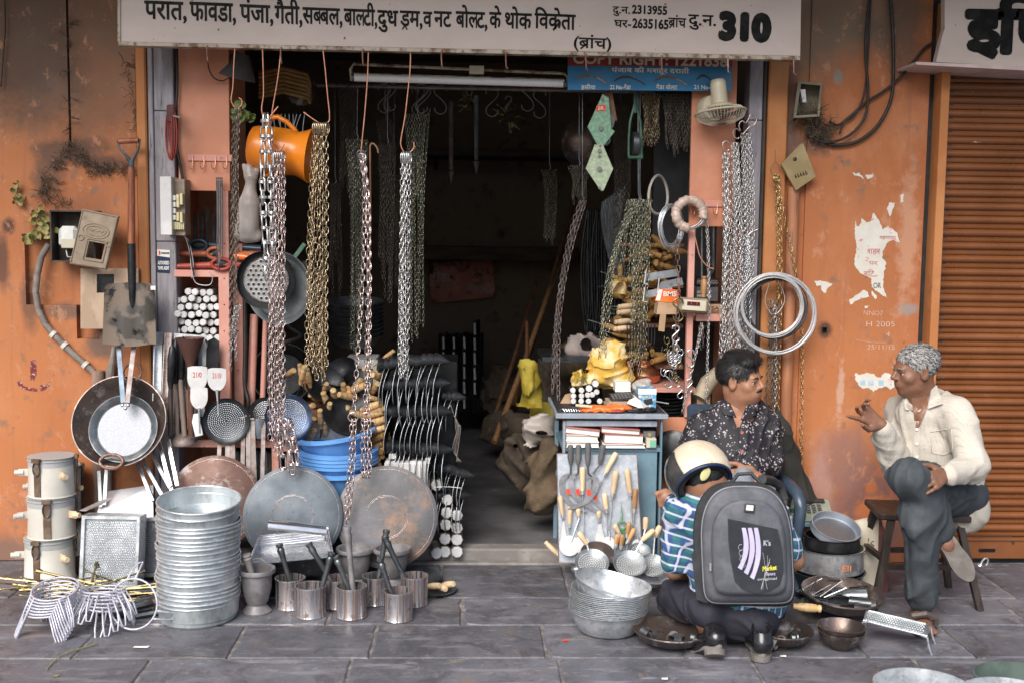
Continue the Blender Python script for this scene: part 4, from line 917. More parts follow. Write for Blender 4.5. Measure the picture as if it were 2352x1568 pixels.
# ---------------- kneeling boy in a helmet with a backpack
def boy():
 Y=-.98;fL=G(1640,1505);fR=G(1744,1512)
 t=thing('person','youth in a blue green checked shirt squatting on the pavement with back turned','person',V3((fL.x+.06,fL.y,0)))
 hc=P(1608,1084,Y-.02);neck=P(1630,1130,Y-.02);sL=P(1568,1168,Y);sR=P(1772,1180,Y+.02);pel=P(1700,1400,Y-.02)
 eL=P(1548,1305,Y+.02);wL=P(1640,1330,Y+.32);eR=P(1824,1285,Y+.03);wR=P(1760,1300,Y+.32);kL=P(1556,1374,Y+.10);kR=P(1762,1398,Y+.25)
 aL=fL+V3((-.02,.05,.11));aR=fR+V3((0,.05,.08))
 S_=SDF(G(1490,1560)-V3((.0,.10,.02)),P(1860,1000,-.5)+V3((.03,.1,.02)),.005)
 Q=frame((-.15,.93,-.35));S_.ell(hc+V3((.010,0,-.012)),(.070,.086,.090),Q,.02);S_.cap(neck,hc,.05,.05,.02)
 for s in(-1,1):S_.ell(hc+V3((.008+s*.072,.0,-.02)),(.012,.018,.028),None,.006)
 S_.cap(neck,pel,.08,.09,.04);S_.cap(sL,sR,.05,k=.03);S_.cap(sL,eL,.042,.034,.02);S_.cap(eL,wL,.036,.024,.02);S_.cap(sR,eR,.042,.035,.02);S_.cap(eR,wR,.036,.024,.02)
 hand(S_,wL,(.3,.8,-.3),(0,.1,-1),(.9,-.3,0),[.5,.5,.5,.5],.06,.85,.4);hand(S_,wR,(-.3,.8,-.3),(0,.1,-1),(-.9,-.3,0),[.5,.5,.5,.5],.06,.85,.4)
 S_.cap(pel,kL,.06,.045,.03);S_.cap(pel,kR,.06,.045,.03);S_.cap(kL,aL,.05,.034,.02);S_.cap(kR,aR,.05,.034,.02);S_.cap(aL,fL+V3((.0,.1,.03)),.034,.03,.02);S_.cap(aR,fR+V3((0,.1,.03)),.034,.03,.02)
 put('body',S_.mesh('body'),m_skin3,t,W=1)
 h_=SDF(hc-V3((.13,)*3),hc+V3((.13,)*3),.004);h_.ell(hc+V3((.008,.0,.002)),(.078,.090,.088),Q,0);h_.wrinkle(.0015,(150,),2);h_.ell(hc+V3((.02,-.02,-.165)),(.12,.13,.115),None,.01,True);put('hair',h_.mesh('hair'),m_hairb,t,W=1)
 C=SDF(P(1490,1420,-1.25),P(1850,1080,-.7)+V3((.02,.1,0)),.0052)
 C.cap(sL+V3((.02,0,-.01)),sR+V3((-.02,0,-.01)),.066,k=.03);C.cap(neck+V3((.02,0,-.05)),pel+V3((0,0,.04)),.11,.135,.06);C.cap(sL+V3((.05,0,-.04)),pel+V3((-.07,0,.05)),.08,.09,.05);C.cap(sR+V3((-.05,0,-.04)),pel+V3((.07,0,.05)),.08,.09,.05)
 C.cap(sL,sL+(eL-sL)*.86,.056,.054,.03);C.cap(sR,sR+(eR-sR)*.75,.056,.052,.03);C.cap(sL,neck,.05,.052,.03);C.cap(sR,neck,.05,.052,.03);C.cap(neck+V3((0,0,-.02)),neck+V3((-.012,-.005,.036)),.064,.062,.02)
 C.wrinkle(.0042,(20,40),24,ridge=1.5);C.cap(neck+V3((-.01,.01,.045)),neck+V3((-.02,.03,.12)),.052,.055,.006,True);put('shirt',C.mesh('shirt'),m_shirt3,t,W=1)
 D=SDF(G(1490,1545)-V3((0,.12,-.02)),P(1850,1325,-.65)+V3((0,.12,0)),.0055)
 D.cap(pel+V3((-.05,0,.01)),kL,.088,.066,.05);D.cap(pel+V3((.05,.0,-.01)),kR,.085,.062,.04);D.ell(pel+V3((0,-.03,-.0)),(.135,.115,.085),None,.04);D.cap(kL,aL+V3((0,0,.03)),.066,.046,.03);D.cap(kR,aR+V3((0,0,.03)),.062,.046,.03)
 D.cap(pel+V3((-.03,-.02,-.04)),aL+V3((0,.0,.04)),.062,.052,.05)
 D.wrinkle(.0048,(17,36),33,ridge=1.6);put('trousers',D.mesh('trousers'),m_trous3,t,W=1)
 def shoe(hl,fwd,upv,L=.25):
  f_=V3(fwd).normalized();u_=V3(upv);u_=(u_-f_*u_.dot(f_)).normalized();s_=f_.cross(u_);Qs=Matrix((s_,f_,u_)).transposed()
  K=SDF(hl-V3((.2,.3,.2)),hl+V3((.2,.3,.2)),.005);W_=lambda x,y,z:hl+Qs@V3((x,y,z))
  K.cap(W_(0,.02,.035),W_(0,.10,.032),.034,.036,.02);K.cap(W_(0,.09,.028),W_(0,L-.04,.026),.040,.036,.03,flat=(tuple(u_),.75));K.cap(W_(0,.02,.04),W_(0,.035,.085),.034,.036,.02);K.cap(W_(0,.03,.09),W_(0,.04,.14),.030,.032,.005,True)
  sh_=put('shoe',K.mesh('shoe'),m_shoe,t,W=1)
  m=MB();o=[]
  for j in range(26):
   a=2*PI*j/26;y=sin(a);x=cos(a)*(1-.10*(1-y)-.13*math.exp(-((y+.1)/.3)**2));o.append(W_(x*.045,L/2-.01+y*L/2,.0))
  m.rings([o,[p+u_*.012 for p in o]]);m.rings([[W_(x*.036*1.0,.030+y*.036,-.022)for x,y in[(cos(6.283*j/16),sin(6.283*j/16))for j in range(16)]],[W_(x*.038,.030+y*.038,-.0005)for x,y in[(cos(6.283*j/16),sin(6.283*j/16))for j in range(16)]]])
  put('sole',m,m_sole,sh_);sh_.children[0].data.transform(INV[t.name])
 shoe(P(1652,1488,fL.y-.06),(-.30,.70,-.42),(.1,.45,.9));shoe(fR+V3((.0,-.045,.027)),(.05,1,.0),(0,0,1))
 hm=thing('crash_helmet','scuffed cream motorcycle helmet with blue trim on the squatting youth','helmet',hc)
 ax=V3((-.22,.80,.62)).normalized();Qh=ax.to_track_quat('Z','Y').to_matrix().to_4x4();Mh=Matrix.Translation(hc+V3((-.006,0,.000)))@Qh
 q=NT('scuffed_helmet_paint',.4);c=q.mix(q.mr(q.noise(9,7,.7),.4,.6),(.60,.50,.36),(.66,.60,.50));c=q.mix(q.mr(q.noise(60,9,.8,vec=q.map((.5,.5,1.6))),.60,.66),c,(.07,.06,.05));c=q.mix(q.mr(q.noise(6,3),.60,.7),c,(.62,.40,.10));q.col(c);m_helm=q.m
 r=.116;prof=[(r*sin(R(a)),r*cos(R(a))*1.02)for a in range(2,118,6)]
 m=MB();m.lathe(prof,Mh,40);pe=prof[-1];put('shell',m,m_helm,hm,W=1,smooth=180)
 m=MB();m.lathe([(pe[0],pe[1]+.006),(pe[0]+.004,pe[1]),(pe[0]+.003,pe[1]-.008),(pe[0]-.004,pe[1]-.010),(pe[0]-.008,pe[1])],Mh,40);m_trim=M_('blue_helmet_trim',(.01,.022,.07),(.015,.03,.09),rough=.4,scale=20);put('edge_trim',m,m_trim,hm,W=1,smooth=180)
 pts=[(pe[0]-.018+.016*cos(R(a)),pe[1]+.012+.020*sin(R(a)))for a in range(0,361,30)]
 m=MB();m.lathe(pts,Mh,40);put('padding',m,m_blackrub,hm,W=1,smooth=180)
 m=MB();m.lathe([(r*.93*sin(R(a)),r*.93*cos(R(a)))for a in range(2,112,8)],Mh,32);put('liner',m,m_darkp,hm,W=1,smooth=180)
 m=MB();m.lathe([((r+.006)*sin(R(a)),(r+.006)*cos(R(a)))for a in range(60,125,6)],Mh@Matrix.Rotation(math.atan2(*reversed((Mh.to_3x3().inverted()@V3((-.85,.35,-.45))).xy[:])),4,'Z'),20,R(-75),R(75));m_visor=M_('smoked_visor',(.03,.03,.035),(.05,.05,.05),rough=.12,scale=9,coat=.6);put('visor',m,m_visor,hm,W=1,smooth=180)
 lf=P(1620,1088,Y-.12);m=MB();m.sphere((0,0,0),(.016,.003,.026),12,8,Matrix.Translation(lf)@Euler((0,.5,0)).to_matrix().to_4x4());tag(put('leaf',m,M_('pale_leaf',(.55,.52,.25),(.62,.6,.35),rough=.6),None,smooth=180),'pale leaf stuck at the nape under the crash helmet','leaf')
 bp=thing('backpack','grey and black school backpack with three pale stripes on the youth','backpack',P(1705,1250,-1.10))
 m_bpg=M_('grey_nylon',(.085,.09,.105),(.125,.13,.148),rough=.7,scale=14,bump=.25,bscale=200);m_bpd=M_('dark_nylon',(.030,.032,.036),(.045,.047,.052),rough=.7,scale=14,bump=.25,bscale=200);m_bpl=M_('light_piping',(.22,.22,.24),(.27,.27,.29),rough=.6);m_bps=M_('black_panel',(.022,.025,.032),(.03,.034,.042),rough=.55,scale=20)
 def outline(u0,u1,vt,vb,top=.5,n=48,bot=.16,sk=0):
  uc,vc=(u0+u1)/2,(vt+vb)/2;out=[]
  for j in range(n):
   a=2*PI*j/n;s_,c_=sin(a),cos(a);e=top if s_>0 else bot
   x=math.copysign(abs(c_)**(e*1.0),c_);y=math.copysign(abs(s_)**(e if s_<0 else .85),s_)
   out.append((uc+x*(u1-u0)/2+sk*y,vc-y*(vb-vt)/2))
  return out
 def pillow(nm,o,Ys,mat,sh=0.0,inset=(0,0,3,9),cap=True):
  cu=sum(p[0]for p in o)/len(o);cv=sum(p[1]for p in o)/len(o);m=MB();rs=[]
  for Yq,ins in zip(Ys,inset):
   f=1-ins/110.0;rs.append([P(cu+(u-cu)*f,cv+(v-cv)*f,Yq)for u,v in o])
  m.rings(rs);return put(nm,m,mat,bp,W=1,smooth=50)
 ob=outline(1592,1822,1104,1392,.62,56,.20,-6)
 pillow('rear_compartment',ob,(-1.03,-1.05,-1.13,-1.15),m_bpd,inset=(8,1,0,3))
 of=outline(1612,1818,1116,1384,.66,56,.22,-6);pillow('main_compartment',of,(-1.145,-1.20,-1.222,-1.232),m_bpg,inset=(3,0,4,12))
 og=outline(1634,1806,1146,1366,.70,56,.30,-4);pk=pillow('front_pocket',og,(-1.225,-1.252,-1.264,-1.268),m_bpg,inset=(0,0,4,10))
 def strip(nm,o,Yq,r_,mat,closed=1):
  m=MB();m.tube([P(u,v,Yq)for u,v in o],r_,6,closed=closed);return put(nm,m,mat,bp,W=1,smooth=180)
 strip('piping',outline(1612,1818,1116,1384,.66,56,.22,-6),-1.200,.0032,m_bpl);strip('piping',outline(1594,1820,1106,1390,.62,56,.20,-6),-1.13,.003,m_bpl)
 strip('zip',[p for p in outline(1642,1800,1154,1360,.70,56,.30,-4)if p[1]<1300],-1.262,.004,m_bps,closed=False)
 o=[(1672,1190),(1786,1214),(1797,1260),(1800,1310),(1792,1340),(1770,1356),(1738,1362),(1706,1352),(1688,1334),(1679,1290),(1673,1240)]
 m=MB();n_=len(o);m.rings([[P(u,v,-1.266)for u,v in o],[P(u,v,-1.273)for u,v in o]]);put('print_panel',m,m_bps,bp,W=1,smooth=0)
 m_st=M_('lilac_print',(.50,.46,.66),(.56,.52,.7),rough=.6);m_ye=M_('yellow_print',(.75,.68,.05),(.78,.72,.1),rough=.6)
 for k_,(x0_,yb)in enumerate(((1708,1305),(1722,1316),(1736,1327))):
  m=MB();L_,R_=[],[]
  for j in range(9):
   g=j/8;v_=1211+(yb-1211)*g;cu=x0_+10*sin(g*PI*.75)-(16*g**2.2);hw_=4.6+1.2*sin(g*3.1);L_.append(P(cu-hw_,v_-(3 if j==8 else 0),-1.2755));R_.append(P(cu+hw_,v_+(3 if j==8 else 0),-1.2755))
  m.add(L_+R_,[(j,9+j,10+j,j+1)for j in range(8)]);put('stripe',m,m_st,bp,W=1,smooth=0)
 m_out=M_('thin_white_print',(.42,.43,.46),(.45,.46,.5),rough=.6)
 for k_ in range(4):
  m=MB();m.tube([P(1752+k_*5-.35*j,1268+k_*7+j*(84-k_*7)/10 if k_<4 else 0,-1.276)+V3((.010*sin(j/10*PI+k_),0,0))for j in range(11)],.0007,4);put('printed_line',m,m_out,bp,W=1)
  m=MB();m.tube([P(1702+6*cos(a)+k_*1.5,1256+k_*13+7*sin(a),-1.276)for a in[2*PI*j/10 for j in range(9)]],.0007,4);put('printed_line',m,m_out,bp,W=1)
 letters('lettering',"K's",1754,1770,1240,1252,-1.276,m_out,bp,.03,True);letters('lettering','Market',1752,1784,1298,1309,-1.276,m_ye,bp,.03,True,rot=-.12);letters('lettering','Sport',1760,1781,1313,1320,-1.276,m_st,bp,.02,True);letters('lettering','original',1740,1784,1325,1331,-1.276,m_out,bp,.01,True,rot=-.05)
 m=MB();m.box(P(1722,1166,-1.272),(.036,.004,.030),bev=.002,rot=(0,.1,0));put('label_patch',m,m_bpd,bp,W=1);m=MB();m.box(P(1722,1165,-1.276),(.024,.003,.018),rot=(0,.1,0));put('label_patch',m,m_paper,bp,W=1)
 for u_ in(1632,1672):
  m=MB();m.tube([P(u_,1292,-1.245),P(u_,1310,-1.252)],.004,6);m.box(P(u_,1302,-1.248),(.008,.006,.026),bev=.002);put('zip_pull',m,m_bpl,bp,W=1)
 m=MB();m.rings([[P(u,v,-1.06)for u,v in((1590,1270),(1614,1262),(1622,1380),(1604,1376))],[P(u,v,-1.17)for u,v in((1588,1272),(1620,1266),(1626,1384),(1600,1376))]]);put('side_pocket',m,m_bpd,bp,W=1,smooth=0)
 for pts in([(1600,1150,-.94),(1585,1120,-.92),(1605,1112,-1.0),(1640,1112,-1.08)],[(1800,1160,-.94),(1790,1125,-.92),(1770,1115,-1.0),(1750,1112,-1.08)]):
  m=MB();m.tube([P(*p)+V3((0,0,.02))for p in pts],.018,6);put('shoulder_strap',m,m_bpd,bp,W=1,smooth=60)
 m=MB();m.tube([P(1680,1108,-1.08),P(1695,1088,-1.07),P(1725,1086,-1.07),P(1745,1106,-1.08)],.007,6);put('grab_handle',m,m_bpd,bp,W=1,smooth=60)
 for uu in(1622,1628):
  m=MB();m.tube([P(uu,1380,-1.06),P(uu-4,1400,-1.09),P(uu-2,1470,-1.10)],.005,4);put('loose_strap',m,m_bpd,bp,W=1)
boy()
# ================================================================ SIGNS
YS=-.26
def quadbox(m,pts,Y0,Y1):
 f=[P(u,v,Y0)for u,v in pts];b=[p+V3((0,Y1-Y0,0))for p in f];m.add(f+b,[(0,1,2,3),(7,6,5,4),(0,4,5,1),(1,5,6,2),(2,6,7,3),(3,7,4,0)]);return m
def signpaint(name,base,dirt):
 q=NT(name,.6);c=q.mix(q.mr(q.noise(2.5,6,.6,vec=q.map((1,1,2.2))),.35,.7),base,tuple(x*.84 for x in base));c=q.mix(q.mr(q.noise(11,7,.75),.63,.73,0,.7),c,dirt);c=q.mix(q.mr(q.noise(45,3,.5),.70,.74),c,(.10,.07,.05));return q,c
q,c=signpaint('sign_white_paint',(.60,.50,.45),(.36,.27,.18));
for(u,v,r1,r2,cc)in((300,28,16,14,(.10,.09,.08)),(1845-10,72,14,11,(.14,.12,.10)),(1080,108,40,12,(.50,.33,.14)),(1835,70,35,30,(.40,.33,.27)),(290,50,30,50,(.44,.38,.33)),(640,8,60,5,(.4,.3,.22))):
 p=P(u,v,YS);c=q.mix(q.math('MULTIPLY',q.blob(p.x,p.z,r1*S(YS),r2*S(YS),.8,.9,14),.85),c,cc)
q.col(c);q.bump(q.noise(9,5),.2);m_sign=q.m
q,c=signpaint('rusty_flange_paint',(.48,.41,.33),(.16,.08,.04));c=q.mix(q.mr(q.noise(9,8,.75),.48,.58),c,(.14,.075,.035));q.col(c);q.bump(q.noise(40),.4);m_flange=q.m
sg=thing('shop_sign','long white hand painted shop sign in black Hindi letters ending in 310','sign',P(1050,60,YS))
m=MB();quadbox(m,((272,96),(1838,129),(1841,-60),(272,-90)),YS,YS+.035);put('board',m,m_sign,sg,W=1,smooth=0)
m=MB();quadbox(m,((272,104.5),(1838,138.5),(1838,129.5),(272,96.5)),YS-.008,YS+.045);put('lower_flange',m,m_flange,sg,W=1,smooth=0)
m=MB();quadbox(m,((270,97),(276,97),(276,-90),(270,-90)),YS-.006,YS+.04);put('end_flange',m,m_flange,sg,W=1,smooth=0)
for i,u in enumerate(range(310,1830,94)):
 v=100.5+(u-272)*34/1566;m=MB();a=P(u,v,YS-.008);m.cyl(a,a+V3((0,-.004,0)),.006,n=8);put('rivet',m,m_rust,sg,W=1)
YL=YS-.0022;lt=lambda s,u0,u1,vt,vb,b=.014,lat=False,r=.022:letters('lettering',s,u0,u1,vt,vb,YL,m_ink,sg,b,lat,rot=r,lab=None)
for s,u0,u1,vt,vb in(('परात,',332,428,4,46),('फावडा,',436,541,7,50),('पंजा,',551,627,12,53),('गैती,',631,694,15,56),('स{ब}बल,',695,786,19,57),('बा{ल}टी,',790,866,22,60),('दुध',867,914,25,61),('ड^म,',919,970,26,62),('व',972,992,28,63),('नट',997,1037,27,63),('बो{ल}ट,',1047,1119,28,65),('के',1124,1151,29,66),('थोक',1160,1221,31,67),('िवक्रेता'.replace('क्रे','क~े'),1228,1322,33,68),('(ब~ांच)',1318,1404,88,112),('दु.न.',1407,1447,16,32),('घर-',1411,1450,47,64),('ब~ांच',1535,1576,42,64),('दु.न.',1581,1645,35,60)):
 lt(s,u0,u1,vt,vb,.022 if u0<1300 else .018)
lt('2313955',1452,1532,14,33,.035,True);lt('2635165',1453,1535,45,66,.035,True);lt('310',1656,1767,34,91,.085,True,.03)
for i,u in enumerate((476,645,833,1014,1162,1346,1520,1672,1838-15)):
 v=100.5+(u-272)*34/1566;a=P(u,v,YS-.012);t=thing('sign_hook','bent iron hook under the '+('white margin at the start','first word','first third','middle','word before the brackets','bracketed word','telephone numbers','number 310','far end')[i]+' of the long white shop sign','hook',a,group='iron hooks under the shop sign')
 m=MB();m.tube([a,a+V3((0,-.004,-.03)),a+V3((.002,-.004,-.062)),a+V3((.006,-.02,-.068))],.0035,6);put('hook_rod',m,m_rust,t,W=1)
YB=-.06
sb=thing('enamel_sign','blue and red tin sign with sickle pictures hanging below the white shop sign','sign',P(1490,170,YB))
m=MB();quadbox(m,((1304,207),(1680,210),(1682,142),(1304,151.5)),YB,YB+.012);put('blue_plate',m,m_signblue,sb,W=1,smooth=0)
m=MB();quadbox(m,((1304,152),(1682,154),(1682,112),(1304,108)),YB-.0012,YB+.013);put('red_plate',m,m_signred,sb,W=1,smooth=0)
letters('lettering','COPY RIGHT: 1221838',1317,1671,126,150,YB-.004,m_inkc,sb,.03,True,rot=.004)
letters('lettering','पंजाब की मशहूर दराती',1405,1583,158,168,YB-.003,m_inkw,sb,.02)
for s,u0,u1 in(('हसीया',1335,1368),('22 No-गैंडा',1401,1449),('गैंडा वोलट',1507,1556),('21 No-गैंडा',1594,1650)):letters('lettering',s,u0,u1,197,206,YB-.003,m_inkw,sb,.02)
for u0,u1,v0,dk in((1325,1393,168,0),(1411,1482,171,1),(1503,1578,171,0),(1600,1640,168,1)):
 m=MB();pts=[];n_=12
 for j in range(n_+1):
  g=j/n_;u=u0+(u1-u0)*g;v=v0+15*(1-g)**3+24*g**2.2-0
  pts.append((u,v))
 L_=[P(u,v-1.2-2.2*sin(min(1,g_*1.6)*PI),YB-.003)for(u,v),g_ in zip(pts,[j/n_ for j in range(n_+1)])];R_=[P(u,v+2.2,YB-.003)for u,v in pts]
 m.add(L_+R_,[(j,n_+1+j,n_+2+j,j+1)for j in range(8)]);put('painted_blade',m,m_brownwood if not dk else m_darkp,sb,W=1,smooth=0)
 m=MB();m.add(L_[8:]+R_[8:],[(j,5+j,6+j,j+1)for j in range(4)]);put('painted_handle',m,m_midwood if not dk else m_black,sb,W=1,smooth=0)
YN=-.16
s2=thing('shop_sign','white sign with one huge black Hindi word over the roller shutter','sign',P(2260,80,YN))
m=MB();f=[P(u,v,YN)for u,v in((2150,143),(2420,158),(2420,-40),(2170,-40),(2170,66),(2164,85))];b=[p+V3((0,.04,0))for p in f];n_=6
m.add(f+b,[tuple(range(6)),tuple(range(11,5,-1))]+[(j,6+j,6+(j+1)%6,(j+1)%6)for j in range(6)]);put('board',m,m_sign,s2,W=1,smooth=0)
m=MB();quadbox(m,((2104,149),(2420,166),(2420,156),(2104,142.5)),YN-.05,YN+.20);m_ledge=M_('pale_ledge_paint',(.50,.40,.38),(.58,.48,.46),rough=.6,c3=(.3,.2,.15),scale=9);put('ledge',m,m_ledge,s2,W=1,smooth=0)
letters('lettering','इ',2220,2304,27,118,YN-.003,m_ink,s2,.055);letters('lettering','िप',2290,2430,27,124,YN-.003,m_ink,s2,.055)
m=MB();m.box((X(2108,.1)+2.1,.15,2.86),(4.2,.2,.88));put('overdoor_wall',m,m_wall,ow2)
m=MB();m.box((X(2130,0)-.02+.04,.14,1.4),(.12,.22,2.9));put('jamb',m,m_darkp,ow2)
# ================================================================ LEFT WALL THINGS
def shovel():
 t=thing('shovel','square mouthed shovel with red wooden shaft and D grip hung on the ochre edge','shovel',P(300,560,-.09));Y=-.10
 m=MB();m.tube([P(302,385,Y),P(302,470,Y),P(302,566,Y-.01)],[.0135,.0155,.0155],12);put('shaft',m,m_shaft,t,W=1)
 m=MB();m.cyl(P(273,325,Y),P(318,323,Y),.012,n=12);gr=put('grip',m,m_shaft,t,W=1)
 m=MB();m.tube([P(270,322,Y),P(275,342,Y),P(290,358,Y),P(300,372,Y),P(302,395,Y)],[.005,.005,.006,.010,.013],8);m.tube([P(321,320,Y),P(318,342,Y),P(310,358,Y),P(303,372,Y),P(302,395,Y)],[.005,.005,.006,.010,.013],8);put('yoke',m,m_steel,t,W=1)
 m=MB();m.tube([P(302,560,Y-.01),P(303,620,Y-.012),P(304,690,Y-.02),P(306,735,Y-.016)],[.017,.018,.014,.004],12);put('socket',m,m_black,t,W=1)
 q=NT('muddy_shovel_steel',.35,.75);c=q.mix(q.mr(q.noise(7,3,.5),.42,.5),(.10,.09,.085),(.20,.155,.12));c=q.mix(q.mr(q.noise(16,6,.6),.58,.66),c,(.02,.02,.02));q.col(c);q.L.new(q.mr(q.noise(7,3,.5),.42,.5,.9,.1),q.b.inputs['Metallic']);q.rough(q.mr(q.noise(7,3,.5),.42,.5,.25,.8))
 m=MB();nu,nv=14,14;V=[];
 for i in range(nv+1):
  g=i/nv;hw=57+5*g+(0 if g>.04 else-6);
  for j in range(nu+1):
   f=j/nu*2-1;u=297+hw*f;v=655+138*g+3*cos(f*3)+(10*(1-abs(f))*-1 if g==0 else 0)
   y=Y-.03*g-.012+.030*(abs(f)**3)*-1*(1-g*.6)+.012*math.exp(-(f/.18)**2)*-1*(1-g)
   V.append(P(u,v,y))
 n0=nu+1;Fc=[(i*n0+j,(i+1)*n0+j,(i+1)*n0+j+1,i*n0+j+1)for i in range(nv)for j in range(nu)]
 m.add(V,Fc);m.add([p+V3((0,.004,0))for p in V],[f[::-1]for f in Fc]);put('blade',m,q.m,t,W=1,smooth=180)
 m=MB();quadbox(m,((346,666),(357,666),(357,657),(346,657)),Y-.05,Y-.046);put('price_sticker',m,m_paper,t,W=1)
shovel()
def meterbox():
 t=thing('meter_box','open rusty electricity meter box with tilted cast lid on the orange wall','meter box',P(170,540,-.05))
 m=MB();a,b=P(118,600,-.09),P(215,486,-.09);cx_,cz_=(a.x+b.x)/2,(a.z+b.z)/2;W_,H_=b.x-a.x,b.z-a.z
 for c_,d_ in(((cx_,-.002,cz_),(W_,.004,H_)),((a.x,-.045,cz_),(.006,.09,H_)),((b.x,-.045,cz_),(.006,.09,H_)),((cx_,-.045,a.z),(W_+.006,.09,.006)),((cx_,-.045,b.z),(W_+.006,.09,.006))):m.box(c_,d_)
 m_box=M_('rust_dark_box',(.035,.028,.022),(.07,.055,.04),rough=.7,scale=12,bump=.3);put('case',m,m_box,t,W=1)
 m=MB();m.box(P(160,545,-.05),(.085,.06,.095),bev=.018);mt=put('meter',m,m_glass,t,W=1);m=MB();m.box(P(160,560,-.082),(.07,.006,.04),bev=.004);put('meter_plate',m,m_cream,t,W=1)
 m=MB();m.tube([P(152,575,-.06),P(155,590,-.08),P(170,592,-.07),P(175,578,-.06)],.003,6);m.tube([P(160,600,-.07),P(170,585,-.085),P(185,582,-.06)],.0025,6);put('wire',m,m_clamp,t,W=1)
 Yl=-.13;pts=[(173,648-15),(264,670-18),(296,541),(205,522)];pts=[(174,653-0),(262,673),(296,541),(205,521)];pts=[(174,608),(261,621+1),(271,492),(188,480)]
 m=MB();bl,br,tr,tl=[P(u,v,Yl)for u,v in((158+2,606),(243,620),(272,497),(189,480))]
 def L(a_,b_,y=0):return(bl*(1-a_)*(1-b_)+br*a_*(1-b_)+tr*a_*b_+tl*(1-a_)*b_)+V3((0,y,0))
 w0,w1,h0,h1=.38,.82,.16,.46
 xs,zs=[0,w0,w1,1],[0,h0,h1,1]
 for i in range(3):
  for j in range(3):
   if i==1 and j==1:continue
   f=[L(xs[i],zs[j]),L(xs[i+1],zs[j]),L(xs[i+1],zs[j+1]),L(xs[i],zs[j+1])];b_=[p+V3((0,.02,0))for p in f]
   m.add(f+b_,[(0,1,2,3),(7,6,5,4),(0,4,5,1),(1,5,6,2),(2,6,7,3),(3,7,4,0)])
 put('lid',m,m_beige2,t,W=1,smooth=0)
 m=MB();e=.02
 for path in([L(e,e,-.002),L(1-e,e,-.002),L(1-e,1-e,-.002),L(e,1-e,-.002)],[L(w0-.05,h0-.04,-.002),L(w1+.05,h0-.04,-.002),L(w1+.05,h1+.04,-.002),L(w0-.05,h1+.04,-.002)]):m.tube(path,.0028,5,closed=1)
 m.tube([L(.5+.36*cos(a)*1,.66+.13*sin(a),-.001)for a in[2*PI*j/24 for j in range(24)]],.0025,5,closed=1);m.tube([L(.5+.27*cos(a),.66+.085*sin(a),-.001)for a in[2*PI*j/20 for j in range(20)]],.002,5,closed=1)
 m.tube([L(.30+.4*j/8,.66+.02*sin(j*2.5),-.001)for j in range(9)],.0025,5)
 put('lid_relief',m,m_beige2,t,W=1)
 for a_,b_ in((.14,.50),(.90,.47)):
  m=MB();c_=L(a_,b_,-.002);m.tube([c_+V3((cos(x)*.011,0,sin(x)*.011))for x in[2*PI*j/12 for j in range(12)]],.003,5,closed=1);put('screw_boss',m,m_beige2,t,W=1);
meterbox()
def board():
 t=thing('meter_board','warped beige board with a wire mesh window half hidden by the shovel','board',P(250,690,-.03))
 m=MB();xs=[185,222,262,318];vs_=[755,673,630,617]
 for i in range(3):
  for j in range(3):
   if i==1 and j==1:continue
   quadbox(m,((xs[i],vs_[j]),(xs[i+1],vs_[j]),(xs[i+1],vs_[j+1]),(xs[i],vs_[j+1])),-.045,-.02)
 put('panel',m,m_beige,t,W=1,smooth=0)
 m=MB();
 for k in range(14):
  u=222+k*3;m.tube([P(u,631,-.03),P(u+1.5,652,-.032),P(u,672,-.03)],.0007,3)
  v=632+k*3;m.tube([P(222,v,-.031),P(262,v+1,-.031)],.0007,3)
 tag(put('wire_mesh',m,m_steel,t,W=1),kind='stuff');m=MB();quadbox(m,((222,673),(262,673),(262,630),(222,630)),-.018,-.016);put('dark_back',m,m_darkp,t,W=1)
board()
def conduit():
 t=thing('conduit','grey flexible conduit with white clamps bending down the orange wall','conduit',P(120,700,-.02));Y=-.02
 m=MB();pts=[(112,560),(95,590),(86,630),(82,670),(88,710),(104,745),(130,775),(158,803),(190,832),(225,862)]
 sm=[]
 for i in range(len(pts)-1):
  for k in range(6):g=k/6;sm.append(P(pts[i][0]*(1-g)+pts[i+1][0]*g,pts[i][1]*(1-g)+pts[i+1][1]*g,Y))
 m.tube(sm,[.0135+.0012*(i%2)for i in range(len(sm))],10);put('hose',m,m_conduit,t,W=1,smooth=180)
 for u,v in((122,776-8),(148,801-8),(196,838-1)):
  a=P(u,v,Y);d=V3((.75,0,-.66));m=MB();m.cyl(a-d*.008,a+d*.008,.019,n=14);put('clamp',m,m_clamp,t,W=1)
 m=MB();m.cyl(P(225,850,-.03),P(230,1250,-.03),.027,n=14);put('sleeve_pipe',m,M_('peeling_pipe',(.26,.17,.13),(.36,.24,.18),rough=.8,scale=7,stretch=(2,2,.6),c3=(.15,.10,.08),bump=.4),t,W=1)
 m=MB();m.tube([P(262,795,-.03),P(258,830,-.03),P(254,850,-.03),P(252,885,-.03),P(252,1000,-.03),P(250,1180,-.03)],[.009,.013,.020,.018,.012,.011],10);put('jointed_pipe',m,m_conduit,t,W=1)
conduit()
